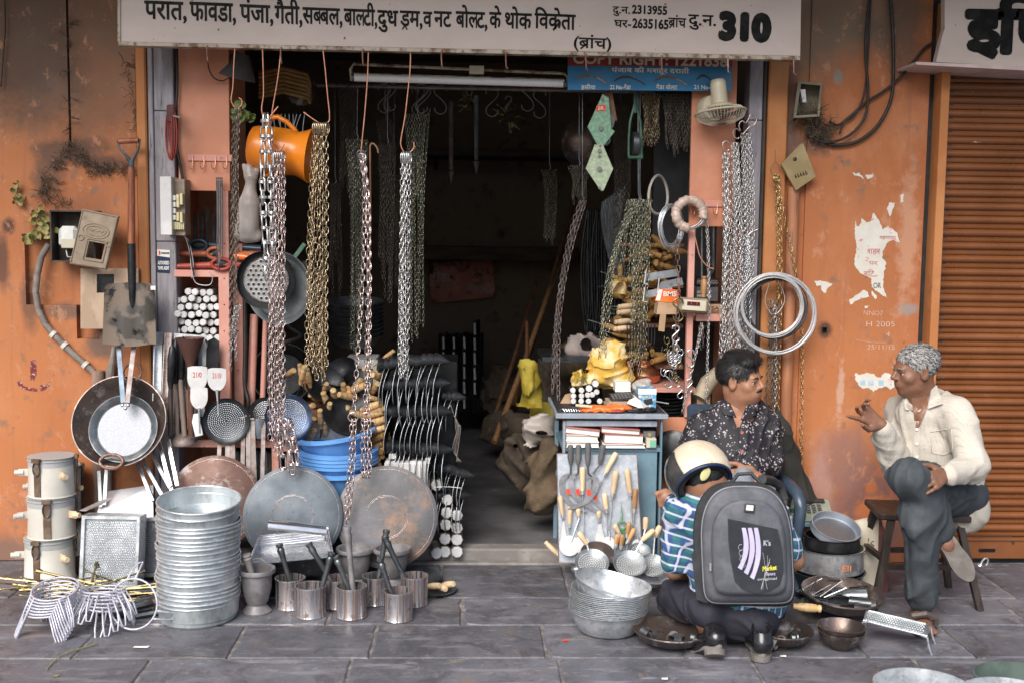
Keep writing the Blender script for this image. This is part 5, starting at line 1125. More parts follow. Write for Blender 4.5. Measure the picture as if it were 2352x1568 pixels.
def leafy(name,label,blobs,Y,n,mat=None,cat='plant'):
 t=thing(name,label,cat,P(blobs[0][0],blobs[0][1],Y));m=MB();m2=MB()
 for(u,v,ru,rv)in blobs:
  for _ in range(n):
   a=RU(0,6.28);r_=random.random()**.5;c_=P(u+ru*r_*cos(a),v+rv*r_*sin(a),Y-random.random()*.04);L_=RU(.025,.05);Q_=Euler((RU(-.9,.9),RU(-3,3),RU(-.6,.6))).to_matrix()
   V=[];ks=6
   for k in range(ks+1):
    g=k/ks;w_=sin(PI*min(1,g*.9+.08))*.30*L_;y=.35*L_*sin(g*2.6)
    for s_ in(-1,0,1):V.append(c_+Q_@V3((s_*w_,y-abs(s_)*.15*w_,(g-.5)*L_)))
   m.add(V,[(k*3+j,k*3+j+1,k*3+j+4,k*3+j+3)for k in range(ks)for j in(0,1)])
  m2 .tube([P(u,v-rv,Y),P(u+RU(-6,6),v,Y-.02),P(u+RU(-10,10),v+rv,Y)],.0025,5)
 put('leaves',m,mat or m_leaf,t,W=1,smooth=180);put('stem',m2,m_brownwood,t,W=1);return t
leafy('dried_garland','withered leafy garland drooping over the top of the grey conduit',[(85,500,26,20),(105,535,32,18),(72,545,18,12)],-.03,16)
leafy('dried_garland','small withered leaf bunch pinned high on the orange wall above the conduit',[(42,445,14,28)],-.02,12)
leafy('dried_garland','withered green leaves tucked behind the first thin dark chain',[(548,258,14,22),(568,270,14,10)],.02,12,m_leafg)
def web(label,pts,n,Y=-.012):
 m=MB()
 for _ in range(n):
  i=random.randrange(len(pts)-1);g=random.random();u=pts[i][0]*(1-g)+pts[i+1][0]*g;v=pts[i][1]*(1-g)+pts[i+1][1]*g;r_=pts[i][2]*(1-g)+pts[i+1][2]*g
  a=P(u+random.gauss(0,r_),v+random.gauss(0,r_*.7),Y);q_=[a];d=V3((random.gauss(0,1),0,random.gauss(0,.7)-.3)).normalized()
  for k in range(4):d=(d+V3((random.gauss(0,.5),0,random.gauss(0,.5)))).normalized();q_.append(q_[-1]+d*RU(.006,.016)+V3((0,RU(-.006,.004),0)))
  m.tube(q_,RU(.0006,.0022),3,cap=False)
 return tag(put('cobweb',m,m_nest,None,smooth=180),label,None,None,'stuff')
web('dusty cobwebs over the meter box',[(165,340,8),(130,370,8),(110,420,12),(90,450,10),(150,460,10)],110);web('dusty cobwebs',[(170,345,6),(200,375,9),(240,395,9),(300,385,7)],110);web('dusty web',[(1840,265,10),(1870,300,12),(1905,290,8),(1880,330,10)],200,-.03);web('dusty web',[(285,140,6),(300,150,8),(305,220,4),(312,290,3)],40);web('dusty web',[(158,10,2),(160,330,2)],26)
def flat(name,polys,Y,mat,label,cat,th=.0012,jag=0.0):
 t=thing(name,label,cat,P(polys[0][0][0],polys[0][0][1],Y))
 for po in polys:
  pts=[]
  for(a,b)in zip(po,po[1:]+po[:1]):
   pts.append(a)
   if jag:
    k=int(math.hypot(b[0]-a[0],b[1]-a[1])/5)
    for j in range(1,k+1):g=j/(k+1);pts.append((a[0]*(1-g)+b[0]*g+RU(-jag,jag),a[1]*(1-g)+b[1]*g+RU(-jag,jag)))
  f=[P(u,v,Y)for u,v in pts];n_=len(f);m=MB();m.add(f+[p+V3((0,th,0))for p in f],[tuple(range(n_))]+[(j,n_+j,n_+(j+1)%n_,(j+1)%n_)for j in range(n_)]);put('scrap'if jag else 'stroke',m,mat,t,W=1,smooth=0)
 return t
m_redmark=M_('old_red_paint',(.16,.02,.02),(.22,.04,.035),rough=.7,scale=40,c3=(.6,.45,.42),thr3=(.55,.62))
flat('painted_mark',[[(71,826),(82,826),(84,850),(80,872),(70,872),(69,850)],[(38,876),(48,874),(52,884),(72,890),(86,892),(86,898),(66,896),(46,890)],[(92,884),(108,882),(116,876),(114,884),(104,893),(93,897)]],-.0015,m_redmark,'faded dark red anchor shaped mark painted on the orange wall','painted mark',jag=1.2)
q=NT('torn_poster_paper',.8);c=q.mix(q.mr(q.noise(9,5),.4,.6),(.62,.58,.50),(.68,.66,.60));c=q.mix(q.mr(q.noise(22,4,.6,vec=q.map((1,1,2.5))),.60,.66),c,(.62,.22,.30));c=q.mix(q.mr(q.noise(30,3,.6),.68,.72),c,(.25,.27,.33));q.col(c);m_poster=q.m
po=flat('torn_poster',[[(1964,508),(1968,520),(1974,520),(1980,502),(1990,512),(2000,508),(2007,489),(2020,508),(2028,528),(2040,520),(2062,536),(2066,558),(2050,552),(2036,560),(2028,576),(2026,592),(2036,604),(2030,630),(2028,660),(2038,686),(2018,672),(2002,660),(2002,642),(1990,634),(1974,626),(1962,608),(1964,590),(1968,570),(1964,544)]],-.0014,m_poster,'largest torn white poster remnant on the orange wall by the shutter','poster',jag=1.5)
for s_,u0,u1,vt,vb,mt in(('महाराणा',2020,2058,543,550,m_pagepink),('शहर',1992,2022,572,584,m_pagepink),('पर',1996,2016,601,609,m_pagepink),('हिट',1984,2008,624,636,m_pagepink)):letters('lettering',s_,u0,u1,vt,vb,-.0022,mt,po,.01)
letters('lettering','OR',2006,2024,650,662,-.0022,m_grey,po,.02,True)
p2_=flat('torn_poster',[[(1965,856),(1976,860),(1990,855),(2008,858),(2012,864),(2024,866),(2034,855),(2044,858),(2052,872),(2056,886),(2046,894),(2034,886),(2016,892),(2006,900),(1996,890),(1984,892),(1974,886),(1964,868)]],-.0014,m_poster,'ragged white poster scrap with small blue pictures beside the gesturing hand','poster',jag=1.8)
for u in(1976,1994,2018):m=MB();quadbox(m,((u,888-4),(u+12,884),(u+12,872),(u,872)),-.0022,-.0016);put('printed_picture',m,M_('print_blue',(.35,.5,.62),(.5,.6,.7),rough=.7,scale=60),p2_,W=1)
for lab,po_ in(('white paper scrap high up beside the dangling black cables',[[(1958,396),(1966,400),(1974,397),(1980,404),(1984,412),(1976,406),(1962,404)],[(1988,402),(2006,400),(2004,408),(1992,412)]]),('pointed white paper scrap above the large torn poster',[[(2042,466),(2056,466),(2048,490),(2044,498),(2037,480)]]),('thin white paper scrap near the dark wall gap',[[(2068,448),(2076,445),(2075,464),(2068,466)]]),('white paper scrap with pink letters beside the wire coils',[[(1870,646),(1884,644),(1900,648),(1912,652),(1900,664),(1896,674),(1888,668),(1886,656),(1876,658)]]),('long crumpled paper scrap under the large torn poster',[[(1950,690),(1962,682),(1984,666),(1994,672),(1996,682),(1980,686),(1964,692),(1954,700)],[(2002,668),(2014,680),(2012,688),(2004,680)],[(1986,703),(1996,703),(1992,708),(1986,708)]])):
 flat('paper_scrap',po_,-.0014,m_poster,lab,'paper scrap',jag=1.2)
ch=thing('chalk_scribble','white chalk numbers scribbled on the orange wall above the grey haired man','chalk marks',P(2000,740,-.001));m_chalk=M_('chalk',(.60,.42,.34),(.66,.5,.42),rough=.9,scale=60)
for s_,u0,u1,vt,vb in(('NNO7',1984,2028,714,724),('H 2005',1990,2055,738,750),('4',2034,2044,762,772),('25/11/15',1992,2055,792,802)):letters('chalk_writing',s_,u0,u1,vt,vb,-.0012,m_chalk,ch,-.012,True)
m=MB();m.tube([P(1966,780,-.001),P(2000,786,-.001),P(2034,787,-.001)],.0009,4);put('chalk_line',m,m_chalk,ch,W=1)
def jbox():
 t=thing('junction_box','open grey junction box stuffed with twigs on the orange wall','junction box',P(1855,235,-.03));m=MB()
 o=[(1833,186),(1889,192),(1882,268),(1822,272)];i_=[(1840,193),(1884,197),(1877,263),(1829,266)]
 f=[P(u,v,-.09)for u,v in o];g=[P(u,v,-.09)for u,v in i_];b=[P(u,v,-.001)for u,v in o];gb=[P(u,v,-.006)for u,v in i_]
 m.add(f+g+b+gb,[(j,4+j,4+(j+1)%4,(j+1)%4)for j in range(4)]+[(j,(j+1)%4,8+(j+1)%4,8+j)for j in range(4)]+[(4+j,12+j,12+(j+1)%4,4+(j+1)%4)for j in range(4)]+[(12,13,14,15)])
 put('case',m,M_('grimy_grey_plastic',(.15,.13,.09),(.23,.2,.14),rough=.7,scale=12,bump=.2),t,W=1,smooth=0)
 m=MB();quadbox(m,((1844,236),(1852,236),(1850,206),(1838,206)),-.06,-.03);put('fuse_holder',m,m_ivory,t,W=1)
 m=MB()
 for _ in range(110):
  a=P(random.gauss(1860,14),random.gauss(262,9),-.07+RU(-.02,.04));d=V3((random.gauss(0,1),random.gauss(0,.3),random.gauss(0,.5))).normalized();m.tube([a,a+d*.02+V3((0,0,.004)),a+d*.045],.0011,3,cap=False)
 tag(put('twigs',m,m_nest,t,W=1),kind='stuff')
 t=thing('cover_plate','tilted square grey lid with scrawled writing hanging beside the golden chain','lid',P(1833,385,-.05))
 m=MB();f=[P(u,v,-.06)for u,v in((1795,378),(1828,438),(1874,406),(1845,330),(1838,332))];b=[p+V3((0,.02,0))for p in f];m.add(f+b,[tuple(range(5)),tuple(range(9,4,-1))]+[(j,5+j,5+(j+1)%5,(j+1)%5)for j in range(5)]);put('plate',m,M_('dusty_khaki',(.28,.21,.10),(.36,.28,.15),rough=.8,scale=12,bump=.3),t,W=1,smooth=0)
 m=MB();
 for k in range(5):m.tube([P(1828+k*6+2*cos(x),405-k*2+5*sin(x*1.7),-.0615)for x in[j*.7 for j in range(7)]],.0012,4)
 put('scrawl',m,m_darkp,t,W=1)
 m=MB();m.sphere(P(1826,366,-.061),(.009,.002,.009),10,6);put('dark_spot',m,m_darkp,t,W=1)
jbox()
def cable(label,pts,r,Y=-.02,name='cable',mat=None):
 pts=[(*p,Y)if len(p)==2 else p for p in pts];c_=[P(*p)for p in pts];sm=[]
 n_=len(c_)
 for i in range(n_-1):
  p0,p1,p2,p3=c_[max(i-1,0)],c_[i],c_[i+1],c_[min(i+2,n_-1)]
  for k in range(7):g=k/7;sm.append(.5*((2*p1)+(p2-p0)*g+(2*p0-5*p1+4*p2-p3)*g*g+(3*p1-p0-3*p2+p3)*g**3))
 sm.append(c_[-1]);m=MB();m.tube(sm,r,7);return tag(put(name,m,mat or m_cable,None,smooth=180),label,'cable'if name=='cable'else name.replace('_',' '))
cable('thick black cable in a wide loop down from the roof past the open junction box',[(2044,-10),(2050,60),(2052,160),(2046,230),(2015,290),(1970,325),(1920,334),(1880,322),(1852,308)],.0075)
cable('black cable in a narrower loop inside the wide cable loop',[(1998,-10),(1990,60),(1988,130),(1994,210),(1986,270),(1950,312),(1900,328),(1858,314)],.006,-.03)
cable('thin black cable ending loose beside the junction box',[(2000,-5),(1996,80),(1992,150),(1984,220),(1962,265),(1940,280),(1928,308)],.0042,-.025)
cable('black cable slanting up from the junction box to the neighbouring sign',[(1905,280),(1925,288),(1950,270),(1990,235),(2030,210),(2070,175),(2100,140),(2122,112),(2140,100)],.0058,-.022)
cable('thin cable running straight down the far edge of the orange wall',[(10,-10),(12,60),(8,120),(2,200)],.003)
cable('limp wire hanging in a curve on the pink cupboard',[(508-2-30,100,-.03),(478,150,-.03),(490,178,-.03),(510,186,-.03),(524,180,-.03)],.0028,mat=None)
# ================================================================ HANGING CHAINS AND HOOKS
YC=-.28
def wire(label,pts,r=.0028,Y=YC+.02,mat=None,name='wire_hook',cat='hook'):
 return cable(label,pts,r,Y,name,mat or m_copperw)
wire('copper wire hook holding the first thin dark chain',[(540,108),(537,150),(535,200),(531,228),(536,243),(545,249),(554,243),(556,232),(549,225)])
wire('copper wire hook holding the heavy knotted chain',[(603,112),(605,180),(605,220),(601,250),(605,268),(613,275),(622,266),(639,245)])
wire('long copper wire hook holding the rosy steel chains beside the orange jug',[(645,112),(642,150),(635,200),(627,245),(622,290),(626,325),(634,345),(644,345),(654,331)])
wire('copper wire hook holding the brass chains',[(742,116),(747,160),(752,215),(757,265),(754,281),(738,284),(722,276),(697,258)])
wire('straight copper wire holding the pair of long ringed chains',[(846,121),(844,180),(838,260),(832,320),(829,354)])
wire('copper wire hook holding the slim bright chains',[(943,122),(942,160),(937,210),(930,270),(922,315),(921,335),(930,351),(943,349),(951,339),(950,327)])
GC='chains hung from the shop sign'
bundle('first thin dark chain bundle beside the pink cupboard edge',(545,247),(530,548,860),YC,5,.021,m_chdark,GC,lens=[850,700,640,780,600])
bundle('thin bright chain ends bunched low beside the pink upright',(546,700),(527,545,845),YC+.03,5,.019,m_chzinc,GC,lens=[845,800,770,830,740])
def knotted(label,pts,L,mat,group):
 t=thing('chain_bundle',label,'chain',P(pts[0][0][0],pts[0][0][1],YC),group=group)
 for pp_ in pts:
  w_=[P(u,v,YC-.01)for u,v in pp_];me=chain_mesh(w_,L,L*.42,L*.07,10,5);put('chain_strand',me,mat,t,W=1)
  m=MB()
  for p,d in resample(w_,L*1.0):
   for k in(-1,0,1):m.tube([p+V3((cos(x)*L*.22,sin(x)*L*.20,k*L*.06))for x in[2*PI*j/8 for j in range(8)]],L*.05,4,closed=1)
  put('knot',m,mat,t,W=1,smooth=180)['kind']='stuff'
 return t
knotted('heavy chain of knotted long links hanging in front of the orange jug',[[(607,278),(604,340),(603,420),(606,500),(612,590),(612,640)],[(616,278),(621,340),(622,420),(625,500),(628,580)]],.062,m_chzinc,GC)
knotted('knotted long link chain ends hanging below the rosy steel chains',[[(641,985),(645,1020),(650,1050),(651,1082)],[(655,975),(660,1010),(668,1045),(672,1080)],[(668,975),(675,1010),(682,1045),(686,1072)]],.056,m_chsteel,GC)
bundle('rosy steel chain bundle with seven strands falling to the perforated blue disc',(640,352),(619,654,990),YC,8,.030,m_chsteel,GC,lens=[1015,990,1040,1000,1050,980,1030,960],sway=.003)
bundle('brass chain bundle of many strands beside the orange jug',(737,285),(703,754,850),YC,8,.030,m_chbrass,GC,lens=[845,800,850,870,835,855,880,840,860],sway=.003)
bundle('dense second layer of the brass chains with small rings',(735,620),(705,752,850),YC+.03,6,.027,m_chbrass,GC,lens=[850,835,862,828,870,845])
bundle('slim bright chain bundle hanging before the row of black hoes',(933,352),(917,937,865),YC,6,.026,m_chzinc,GC,lens=[860,872,866,845,876,855],sway=.002)
t=thing('chain_bundle','pair of long ringed steel chains reaching down to the round iron sheets','chain',P(830,360,YC),group=GC)
for pp_ in([(829,362),(838,420),(835,600),(824,780),(812,950)],[(832,362),(843,450),(846,600),(843,800),(838,950)],[(836,362),(847,480),(849,640),(848,820),(845,950)],[(808,968),(806,1040),(797,1140),(792,1190)],[(815,968),(813,1050),(805,1140),(798,1195)],[(834,968),(832,1040),(834,1095)],[(841,968),(842,1040),(841,1100)],[(848,968),(850,1030),(848,1090)]):
 put('chain_strand',chain_mesh([P(u,v,YC-.02)for u,v in pp_],.031,.018,.0026,8,4),m_chsteel,t,W=1)
for u in(811,841):
 m=MB();m.tube([P(u,957,YC-.02)+V3((cos(x)*.021,0,sin(x)*.019))for x in[2*PI*j/16 for j in range(16)]],.003,6,closed=1);put('ring',m,m_chsteel,t,W=1,smooth=180)
m=MB();m.tube([P(829,355,YC-.02)+V3((cos(x)*.016,0,sin(x)*.016))for x in[2*PI*j/16 for j in range(16)]],.004,6,closed=1);put('ring',m,m_steel,t,W=1,smooth=180)
wire('dark iron hook and twisted brown rope behind the long ringed chains',[(869,352),(866,340),(858,331),(851,334),(850,360),(851,480),(849,640),(846,760)],.0042,YC+.04,m_brownwood,'rope','rope')
for lab,(u,v),n,mat in(('rosy steel',(640,352),6,m_chsteel),('brass',(737,286),8,m_chbrass),('slim bright',(933,354),5,m_chzinc)):
 t=thing('ring_cluster',f'cluster of large end rings at the top of the {lab} chains','rings',P(u,v,YC))
 for k in range(n):
  a=(k-(n-1)/2)*.18;m=MB();m.tube([P(u,v,YC-.006)+V3(((k-(n-1)/2)*.0075+cos(x)*.007,cos(x)*.008,-.016+sin(x)*.024))for x in[2*PI*j/12 for j in range(12)]],.0028,5,closed=1);put('ring',m,mat,t,W=1,smooth=180)
GB='dim chains hanging inside the shop'
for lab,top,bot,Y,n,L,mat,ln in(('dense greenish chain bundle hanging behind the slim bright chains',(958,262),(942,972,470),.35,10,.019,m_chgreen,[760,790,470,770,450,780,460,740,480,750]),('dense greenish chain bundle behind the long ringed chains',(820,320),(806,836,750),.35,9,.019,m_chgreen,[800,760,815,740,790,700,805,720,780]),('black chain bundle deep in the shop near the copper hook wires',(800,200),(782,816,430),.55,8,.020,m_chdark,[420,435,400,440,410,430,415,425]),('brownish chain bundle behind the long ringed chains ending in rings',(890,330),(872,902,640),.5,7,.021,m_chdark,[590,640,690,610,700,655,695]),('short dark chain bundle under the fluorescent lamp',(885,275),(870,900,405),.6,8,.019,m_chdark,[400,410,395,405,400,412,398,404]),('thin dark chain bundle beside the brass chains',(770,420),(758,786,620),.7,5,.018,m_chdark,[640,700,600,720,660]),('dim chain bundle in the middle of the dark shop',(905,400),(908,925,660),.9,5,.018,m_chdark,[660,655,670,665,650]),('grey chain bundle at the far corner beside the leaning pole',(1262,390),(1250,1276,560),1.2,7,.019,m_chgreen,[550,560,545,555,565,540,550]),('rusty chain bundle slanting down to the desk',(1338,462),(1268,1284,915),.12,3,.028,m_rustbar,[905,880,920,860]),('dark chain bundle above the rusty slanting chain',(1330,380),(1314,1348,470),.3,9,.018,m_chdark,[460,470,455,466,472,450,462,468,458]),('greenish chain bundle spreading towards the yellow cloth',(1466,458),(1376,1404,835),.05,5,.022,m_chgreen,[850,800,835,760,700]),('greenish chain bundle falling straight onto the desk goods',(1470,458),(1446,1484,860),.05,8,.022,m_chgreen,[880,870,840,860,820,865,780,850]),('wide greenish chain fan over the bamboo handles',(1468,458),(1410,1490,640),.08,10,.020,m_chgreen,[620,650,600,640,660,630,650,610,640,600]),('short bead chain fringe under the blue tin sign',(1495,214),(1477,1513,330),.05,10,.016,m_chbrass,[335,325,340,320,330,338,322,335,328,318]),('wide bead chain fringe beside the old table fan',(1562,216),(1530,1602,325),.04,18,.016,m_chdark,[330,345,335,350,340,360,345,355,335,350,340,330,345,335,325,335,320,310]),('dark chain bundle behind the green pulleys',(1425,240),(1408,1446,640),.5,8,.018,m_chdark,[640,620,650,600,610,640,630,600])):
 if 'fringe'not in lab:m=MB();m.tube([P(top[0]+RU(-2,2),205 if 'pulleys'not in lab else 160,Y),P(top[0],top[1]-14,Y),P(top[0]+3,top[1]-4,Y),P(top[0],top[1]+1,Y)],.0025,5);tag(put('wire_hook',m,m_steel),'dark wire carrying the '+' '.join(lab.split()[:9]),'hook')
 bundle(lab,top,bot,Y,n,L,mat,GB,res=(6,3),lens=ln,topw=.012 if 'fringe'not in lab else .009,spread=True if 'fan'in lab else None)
GR='silver chains on the grey door post'
for lab,top,bot,Y,n,L,mat,ln,topw in(('silver chain bundle nearest the pink column with open oval links',(1667,350),(1652,1674,870),-.05,6,.024,m_chzinc,[870,880,850,900,860,890],.004),('silver chain bundle in the middle of the post with twisted links',(1688,328),(1674,1698,870),-.07,7,.022,m_chzinc,[860,870,880,850,865,872,840],.004),('silver chain bundle highest on the post under the double hook',(1713,305),(1697,1724,820),-.06,8,.019,m_chzinc,[800,820,830,790,815,805,825,790],.005),('thin shiny chain bundle beside the bent nail on the post',(1716,540),(1707,1722,700),-.08,5,.015,m_bright,[690,720,660,740,700],.004)):
 bundle(lab,top,bot,Y,n,L,mat,GR,lens=ln,topw=topw)
for lab,(u,v)in(('open iron ring at the top of the first silver chains on the post',(1668,338)),('open iron ring above the second silver chains on the post',(1692,310))):wire(lab,[(u+8,v-8),(u,v-14),(u-8,v-8),(u-6,v+4),(u+2,v+9),(u+6,v+6)],.0034,-.06,m_chsteel)
wire('double S hook at the top of the grey post chains',[(1700,300),(1697,288),(1704,278),(1713,283),(1720,272),(1724,265),(1734,268),(1737,278),(1731,288),(1722,292),(1714,300),(1706,310)],.0036,-.07,m_chsteel)
wire('bent iron nail hook poking out of the grey post',[(1712,560),(1716,545),(1724,535),(1735,530),(1741,527)],.005,-.07,m_chsteel)
wire('dark wire loop hanging on a nail above the golden chain',[(1782,372),(1775,380),(1770,392),(1776,402),(1785,402),(1791,394),(1788,380),(1782,372),(1781,345)],.0012,-.05,m_steel)
t=bundle('golden chain hung on a nail and falling behind the big wire coils',(1783,402),(1775,1789,960),-.06,2,.027,m_chgold,'golden chains',lens=[900,980])
for k in range(4):
 m=MB();m.tube([P(1779+k*3,412,-.065)+V3((cos(x)*.006,cos(x)*.004,sin(x)*.014))for x in[2*PI*j/10 for j in range(10)]],.0022,5,closed=1);put('ring',m,m_chgold,t,W=1,smooth=180)
t=thing('chain','single golden chain slanting away and running down the drain pipe','chain',P(1790,450,-.06),group='golden chains')
put('chain_strand',chain_mesh([P(*p,-.062)for p in((1788,430),(1800,500),(1816,570),(1830,640),(1838,700),(1843,800),(1841,950),(1840,1105))],.027),m_chgold,t,W=1)
bundle('dark chain bundle inside the wire coils on a wire loop',(1776,690),(1760,1786,920),-.07,8,.022,m_chdark,'dark chains by the floral shirt',lens=[940,930,945,920,935,925,940,915])
bundle('single silver chain in front of the dark chains by the floral shirt',(1779,700),(1778,1780,955),-.09,1,.022,m_chzinc,'dark chains by the floral shirt',lens=[955],sway=0)
wire('loose wire loop tied over the wire coils',[(1777,632),(1766,655),(1757,690),(1765,712),(1776,722),(1790,715),(1802,690),(1795,660),(1777,634)],.0015,-.08,m_alu)
def coil(name,label,u,v,r,n,mat,Y,rw=.003,sp=.012,ecc=1.0,tilt=(0,0,0),cat='wire coil'):
 c_=P(u,v,Y);t=thing(name,label,cat,c_);R0=r*S(Y);E_=Euler(tilt).to_matrix()
 for k in range(n):
  ox,oz,oy=random.gauss(0,sp*.35),random.gauss(0,sp*.35),RU(-sp,sp);rr=R0+RU(-sp,sp)*.5;e=RU(.985,1.015)*ecc
  m=MB();m.tube([c_+E_@V3((ox+cos(x)*rr,oy+.003*sin(2*x+k),oz+sin(x)*rr*e))for x in[2*PI*j/48 for j in range(48)]],rw,5,closed=1);put('wire_loop',m,mat,t,W=1,smooth=180)
 return t
m_wireg=M_('galvanised_wire',(.55,.54,.54),(.66,.65,.65),rough=.4,metal=.5,scale=20)
coil('wire_coil','big outer galvanised wire coil hung by the floral shirt man',1780,722,91,12,m_wireg,-.10,.0032,.012)
coil('wire_coil','smaller bright galvanised wire coil inside the big one',1774,702,70,9,m_wireg,-.13,.0032,.009)
coil('wire_coil','small dark wire coil showing behind the bright inner one',1784,706,68,7,m_steel,-.08,.003,.012)
coil('wire_coil','shiny silver wire coil hanging at the open shelf edge',1543,520,33,9,m_galv,.02,.0028,.012,1.45,(0,0,.6))
coil('hose_ring','pale hose ring in the shadow above the shiny wire coil',1512,448,44,1,m_clamp,.25,.007,.0,1.0,(0,0,.9))
t=coil('wire_coil','wire roll wrapped in dusty plastic film on the pink column',1584,492,33,8,m_wireg,-.06,.0028,.012)
m=MB();c_=P(1584,492,-.06);R0=32*S(-.06)
m.tube([c_+V3((cos(x)*R0,.004*sin(5*x),sin(x)*R0))for x in[R(-20)+R(290)*j/40 for j in range(41)]],[.021+.0025*sin(j*2.3)for j in range(41)],10);put('wrapping',m,M_('dusty_film',(.46,.33,.26),(.62,.50,.43),rough=.35,scale=26,bump=.6,bscale=70),t,W=1,smooth=180)
wire('loose wire end trailing from the wrapped roll',[(1592,530),(1600,560),(1608,590),(1625,612),(1640,618)],.003,-.07,m_copperw)
def shook(label,u,v,h,mat,Y=-.05,r=.003,flip=1,group=None):
 k=h/40;pts=[(u-9*k*flip,v-12*k),(u-8*k*flip,v-19*k),(u,v-22*k),(u+8*k*flip,v-18*k),(u+9*k*flip,v-10*k),(u+1*k,v-1*k),(u-8*k*flip,v+8*k),(u-8*k*flip,v+17*k),(u,v+22*k),(u+8*k*flip,v+18*k),(u+9*k*flip,v+12*k)]
 o=wire(label,pts,r,Y,mat,'steel_hook','hook')
 if group:o['group']=group
 return o
shook('large brass S hook over the grey counting device',1558,712,48,m_brass,-.10,.0036,-1)
shook('lone bright S hook low on the pink upright',1586,823,36,m_chzinc,-.04,.0034,-1)
shook('bright figure hook near the big brass hook',1552,766,34,m_bright,-.08,.004)
shook('figure eight ring on the pink upright above the pink ledge',1584,885,26,m_bright,-.05,.003)
shook('large bright S hook dangling lowest of the hook cluster',1536,870,36,m_bright,-.09,.0038,-1)
shook('small bright S hook dangling beside the desk goods',1562,900,26,m_bright,-.08,.0028)
for k in range(26):
 u,v=random.gauss(1545,10),RU(780,875);wire('small shiny clip hanging in the hook cluster',[(u-5,v-9),(u-6,v+2),(u,v+9),(u+6,v+3),(u+3,v-6),(u-1,v-2)],.0022,-.07+RU(-.02,.02),m_bright if k%3 else m_brass,'shiny_clip','clip')['group']='shiny clips in the hook cluster'
bundle('thin silver chain hanging down the pink cupboard by the saw handle',(1622,480),(1620,1626,920),-.03,2,.017,m_chzinc,'silver chains at the pink cupboard',lens=[920,900],sway=.001)
bundle('thin chain slanting from the cupboard chain to the desk corner',(1612,740),(1568,1572,945),-.04,2,.017,m_chzinc,'silver chains at the pink cupboard',lens=[950,930],spread=True)
bundle('dark chain tuft ending in small keys beside the pink upright',(1612,745),(1602,1616,800),-.03,5,.013,m_chdark,'silver chains at the pink cupboard',lens=[800,790,805,795,780])
t=bundle('old rusty chain with big links beside the pink upright',(1555,545),(1548,1556,800),-.02,1,.032,m_rust,lens=[860],sway=.006)
t['group']=''
def jug():
 Y=-.12;c0=P(576,338,Y);c1=P(712,352+6,Y-.02);t=thing('water_jug','bright orange plastic jug hanging on its side behind the chains','jug',c0)
 ax=(c1-c0);L_=ax.length;M0=axisM(c0,c1);r=.118
 m=MB();prof=[(0,0),(.075,0),(.088,.008),(.094,.03),(.098,.10),(.099,L_*.55),(.094,L_*.72),(.092,L_*.78),(.100,L_*.88),(.114,L_*1.0),(.117,L_*1.02),(.112,L_*1.02),(.096,L_*.88),(.088,L_*.72),(.09,L_*.3),(0,.02)]
 m.lathe(prof,M0,40);put('body',m,m_orange,t,W=1,smooth=50)
 m=MB();pts=[P(u,v,Y-.0)for u,v in((617,305),(617,285),(624,271),(638,269),(658,280),(675,296),(684,310),(690,318))];m.tube(pts,[.010,.011,.011,.011,.011,.011,.011,.010],8);put('handle',m,m_orange,t,W=1,smooth=60)
 m=MB();m.tube([P(u,v,Y)for u,v in((577,324),(569,328),(567,345),(568,362),(578,370),(592,374))],.006,8);put('base_grip',m,m_orange,t,W=1,smooth=60)
 m=MB();m.tube([P(u,v,Y)for u,v in((598,408),(615,402),(632,390),(660,382),(680,386))],[.008,.010,.012,.016,.02],8);put('spout',m,m_orange,t,W=1,smooth=60)
jug()
def bag():
 Y=-.16;t=thing('plastic_bag','knotted milky plastic bag hanging under the orange jug','bag',P(570,450,Y));S_=SDF(h=.005);p=lambda u,v,y=0:P(u,v,Y+y)
 S_.cap(p(572,385),p(576,405),.018,.030,.01);S_.cap(p(577,410),p(577,418),.022,.020,.008);S_.cap(p(576,422),p(573,470),.022,.042,.01);S_.cap(p(573,470),p(568,530),.044,.052,.01);S_.cap(p(552,540),p(590,545),.020,.022,.02);S_.cap(p(560,380),p(574,404),.010,.02,.008);S_.cap(p(590,392),p(578,408),.012,.015,.008)
 S_.wrinkle(.0035,(45,90),5);put('film',S_.mesh('film'),m_plasticbag,t,W=1)
bag()
def perforated(name,label,u,v,r,Y,mat,rings,hole,tilt=(0,0,0),rim=None,rimw=.0,inner=None,depth=.02,n0=6,hmat=None,rot=None,cat='strainer',fill=.86):
 c_=P(u,v,Y);R0=r*S(Y);Mt=Matrix.Translation(c_)@Euler(tilt).to_matrix().to_4x4()@Matrix.Rotation(R(90),4,'X');t=thing(name,label,cat,c_)
 ri=R0*fill;m=MB();m.lathe([(0,.0),(ri,.0),(R0*.97,depth),(R0,depth+.003),(R0,depth-.002),(ri,-.004),(0,-.004)],Mt,48);put('dish',m,mat,t,W=1,smooth=40)
 m=MB();k=0
 for q_ in range(1,rings+1):
  rr=ri*.96*q_/rings;cnt=max(6,int(2*PI*rr/(hole*3.0)))
  for j in range(cnt):
   a=2*PI*j/cnt+q_*.3;x,y=rr*cos(a),rr*sin(a);m.lathe([(hole,.0012),(hole*.5,.0014),(0,.0014)],Mt@Matrix.Translation((x,y,0)),6)
 h_=put('perforation',m,hmat or m_bright,t,W=1,smooth=0);h_['kind']='stuff';return t,Mt,R0  # bright discs stand for light showing through the holes
t,Mt,R0=perforated('flour_sieve','round sieve with big punched holes and wide black rim behind the rosy chains',612,643,66,-.16,m_blackrub,1,.0001,fill=.99,depth=.03)
m=MB();m.lathe([(0,.002),(R0*.74,.002),(R0*.78,.006),(R0*.80,.0),],Mt,48);put('punched_plate',m,m_bright,t,W=1)
m=MB();m2=MB()
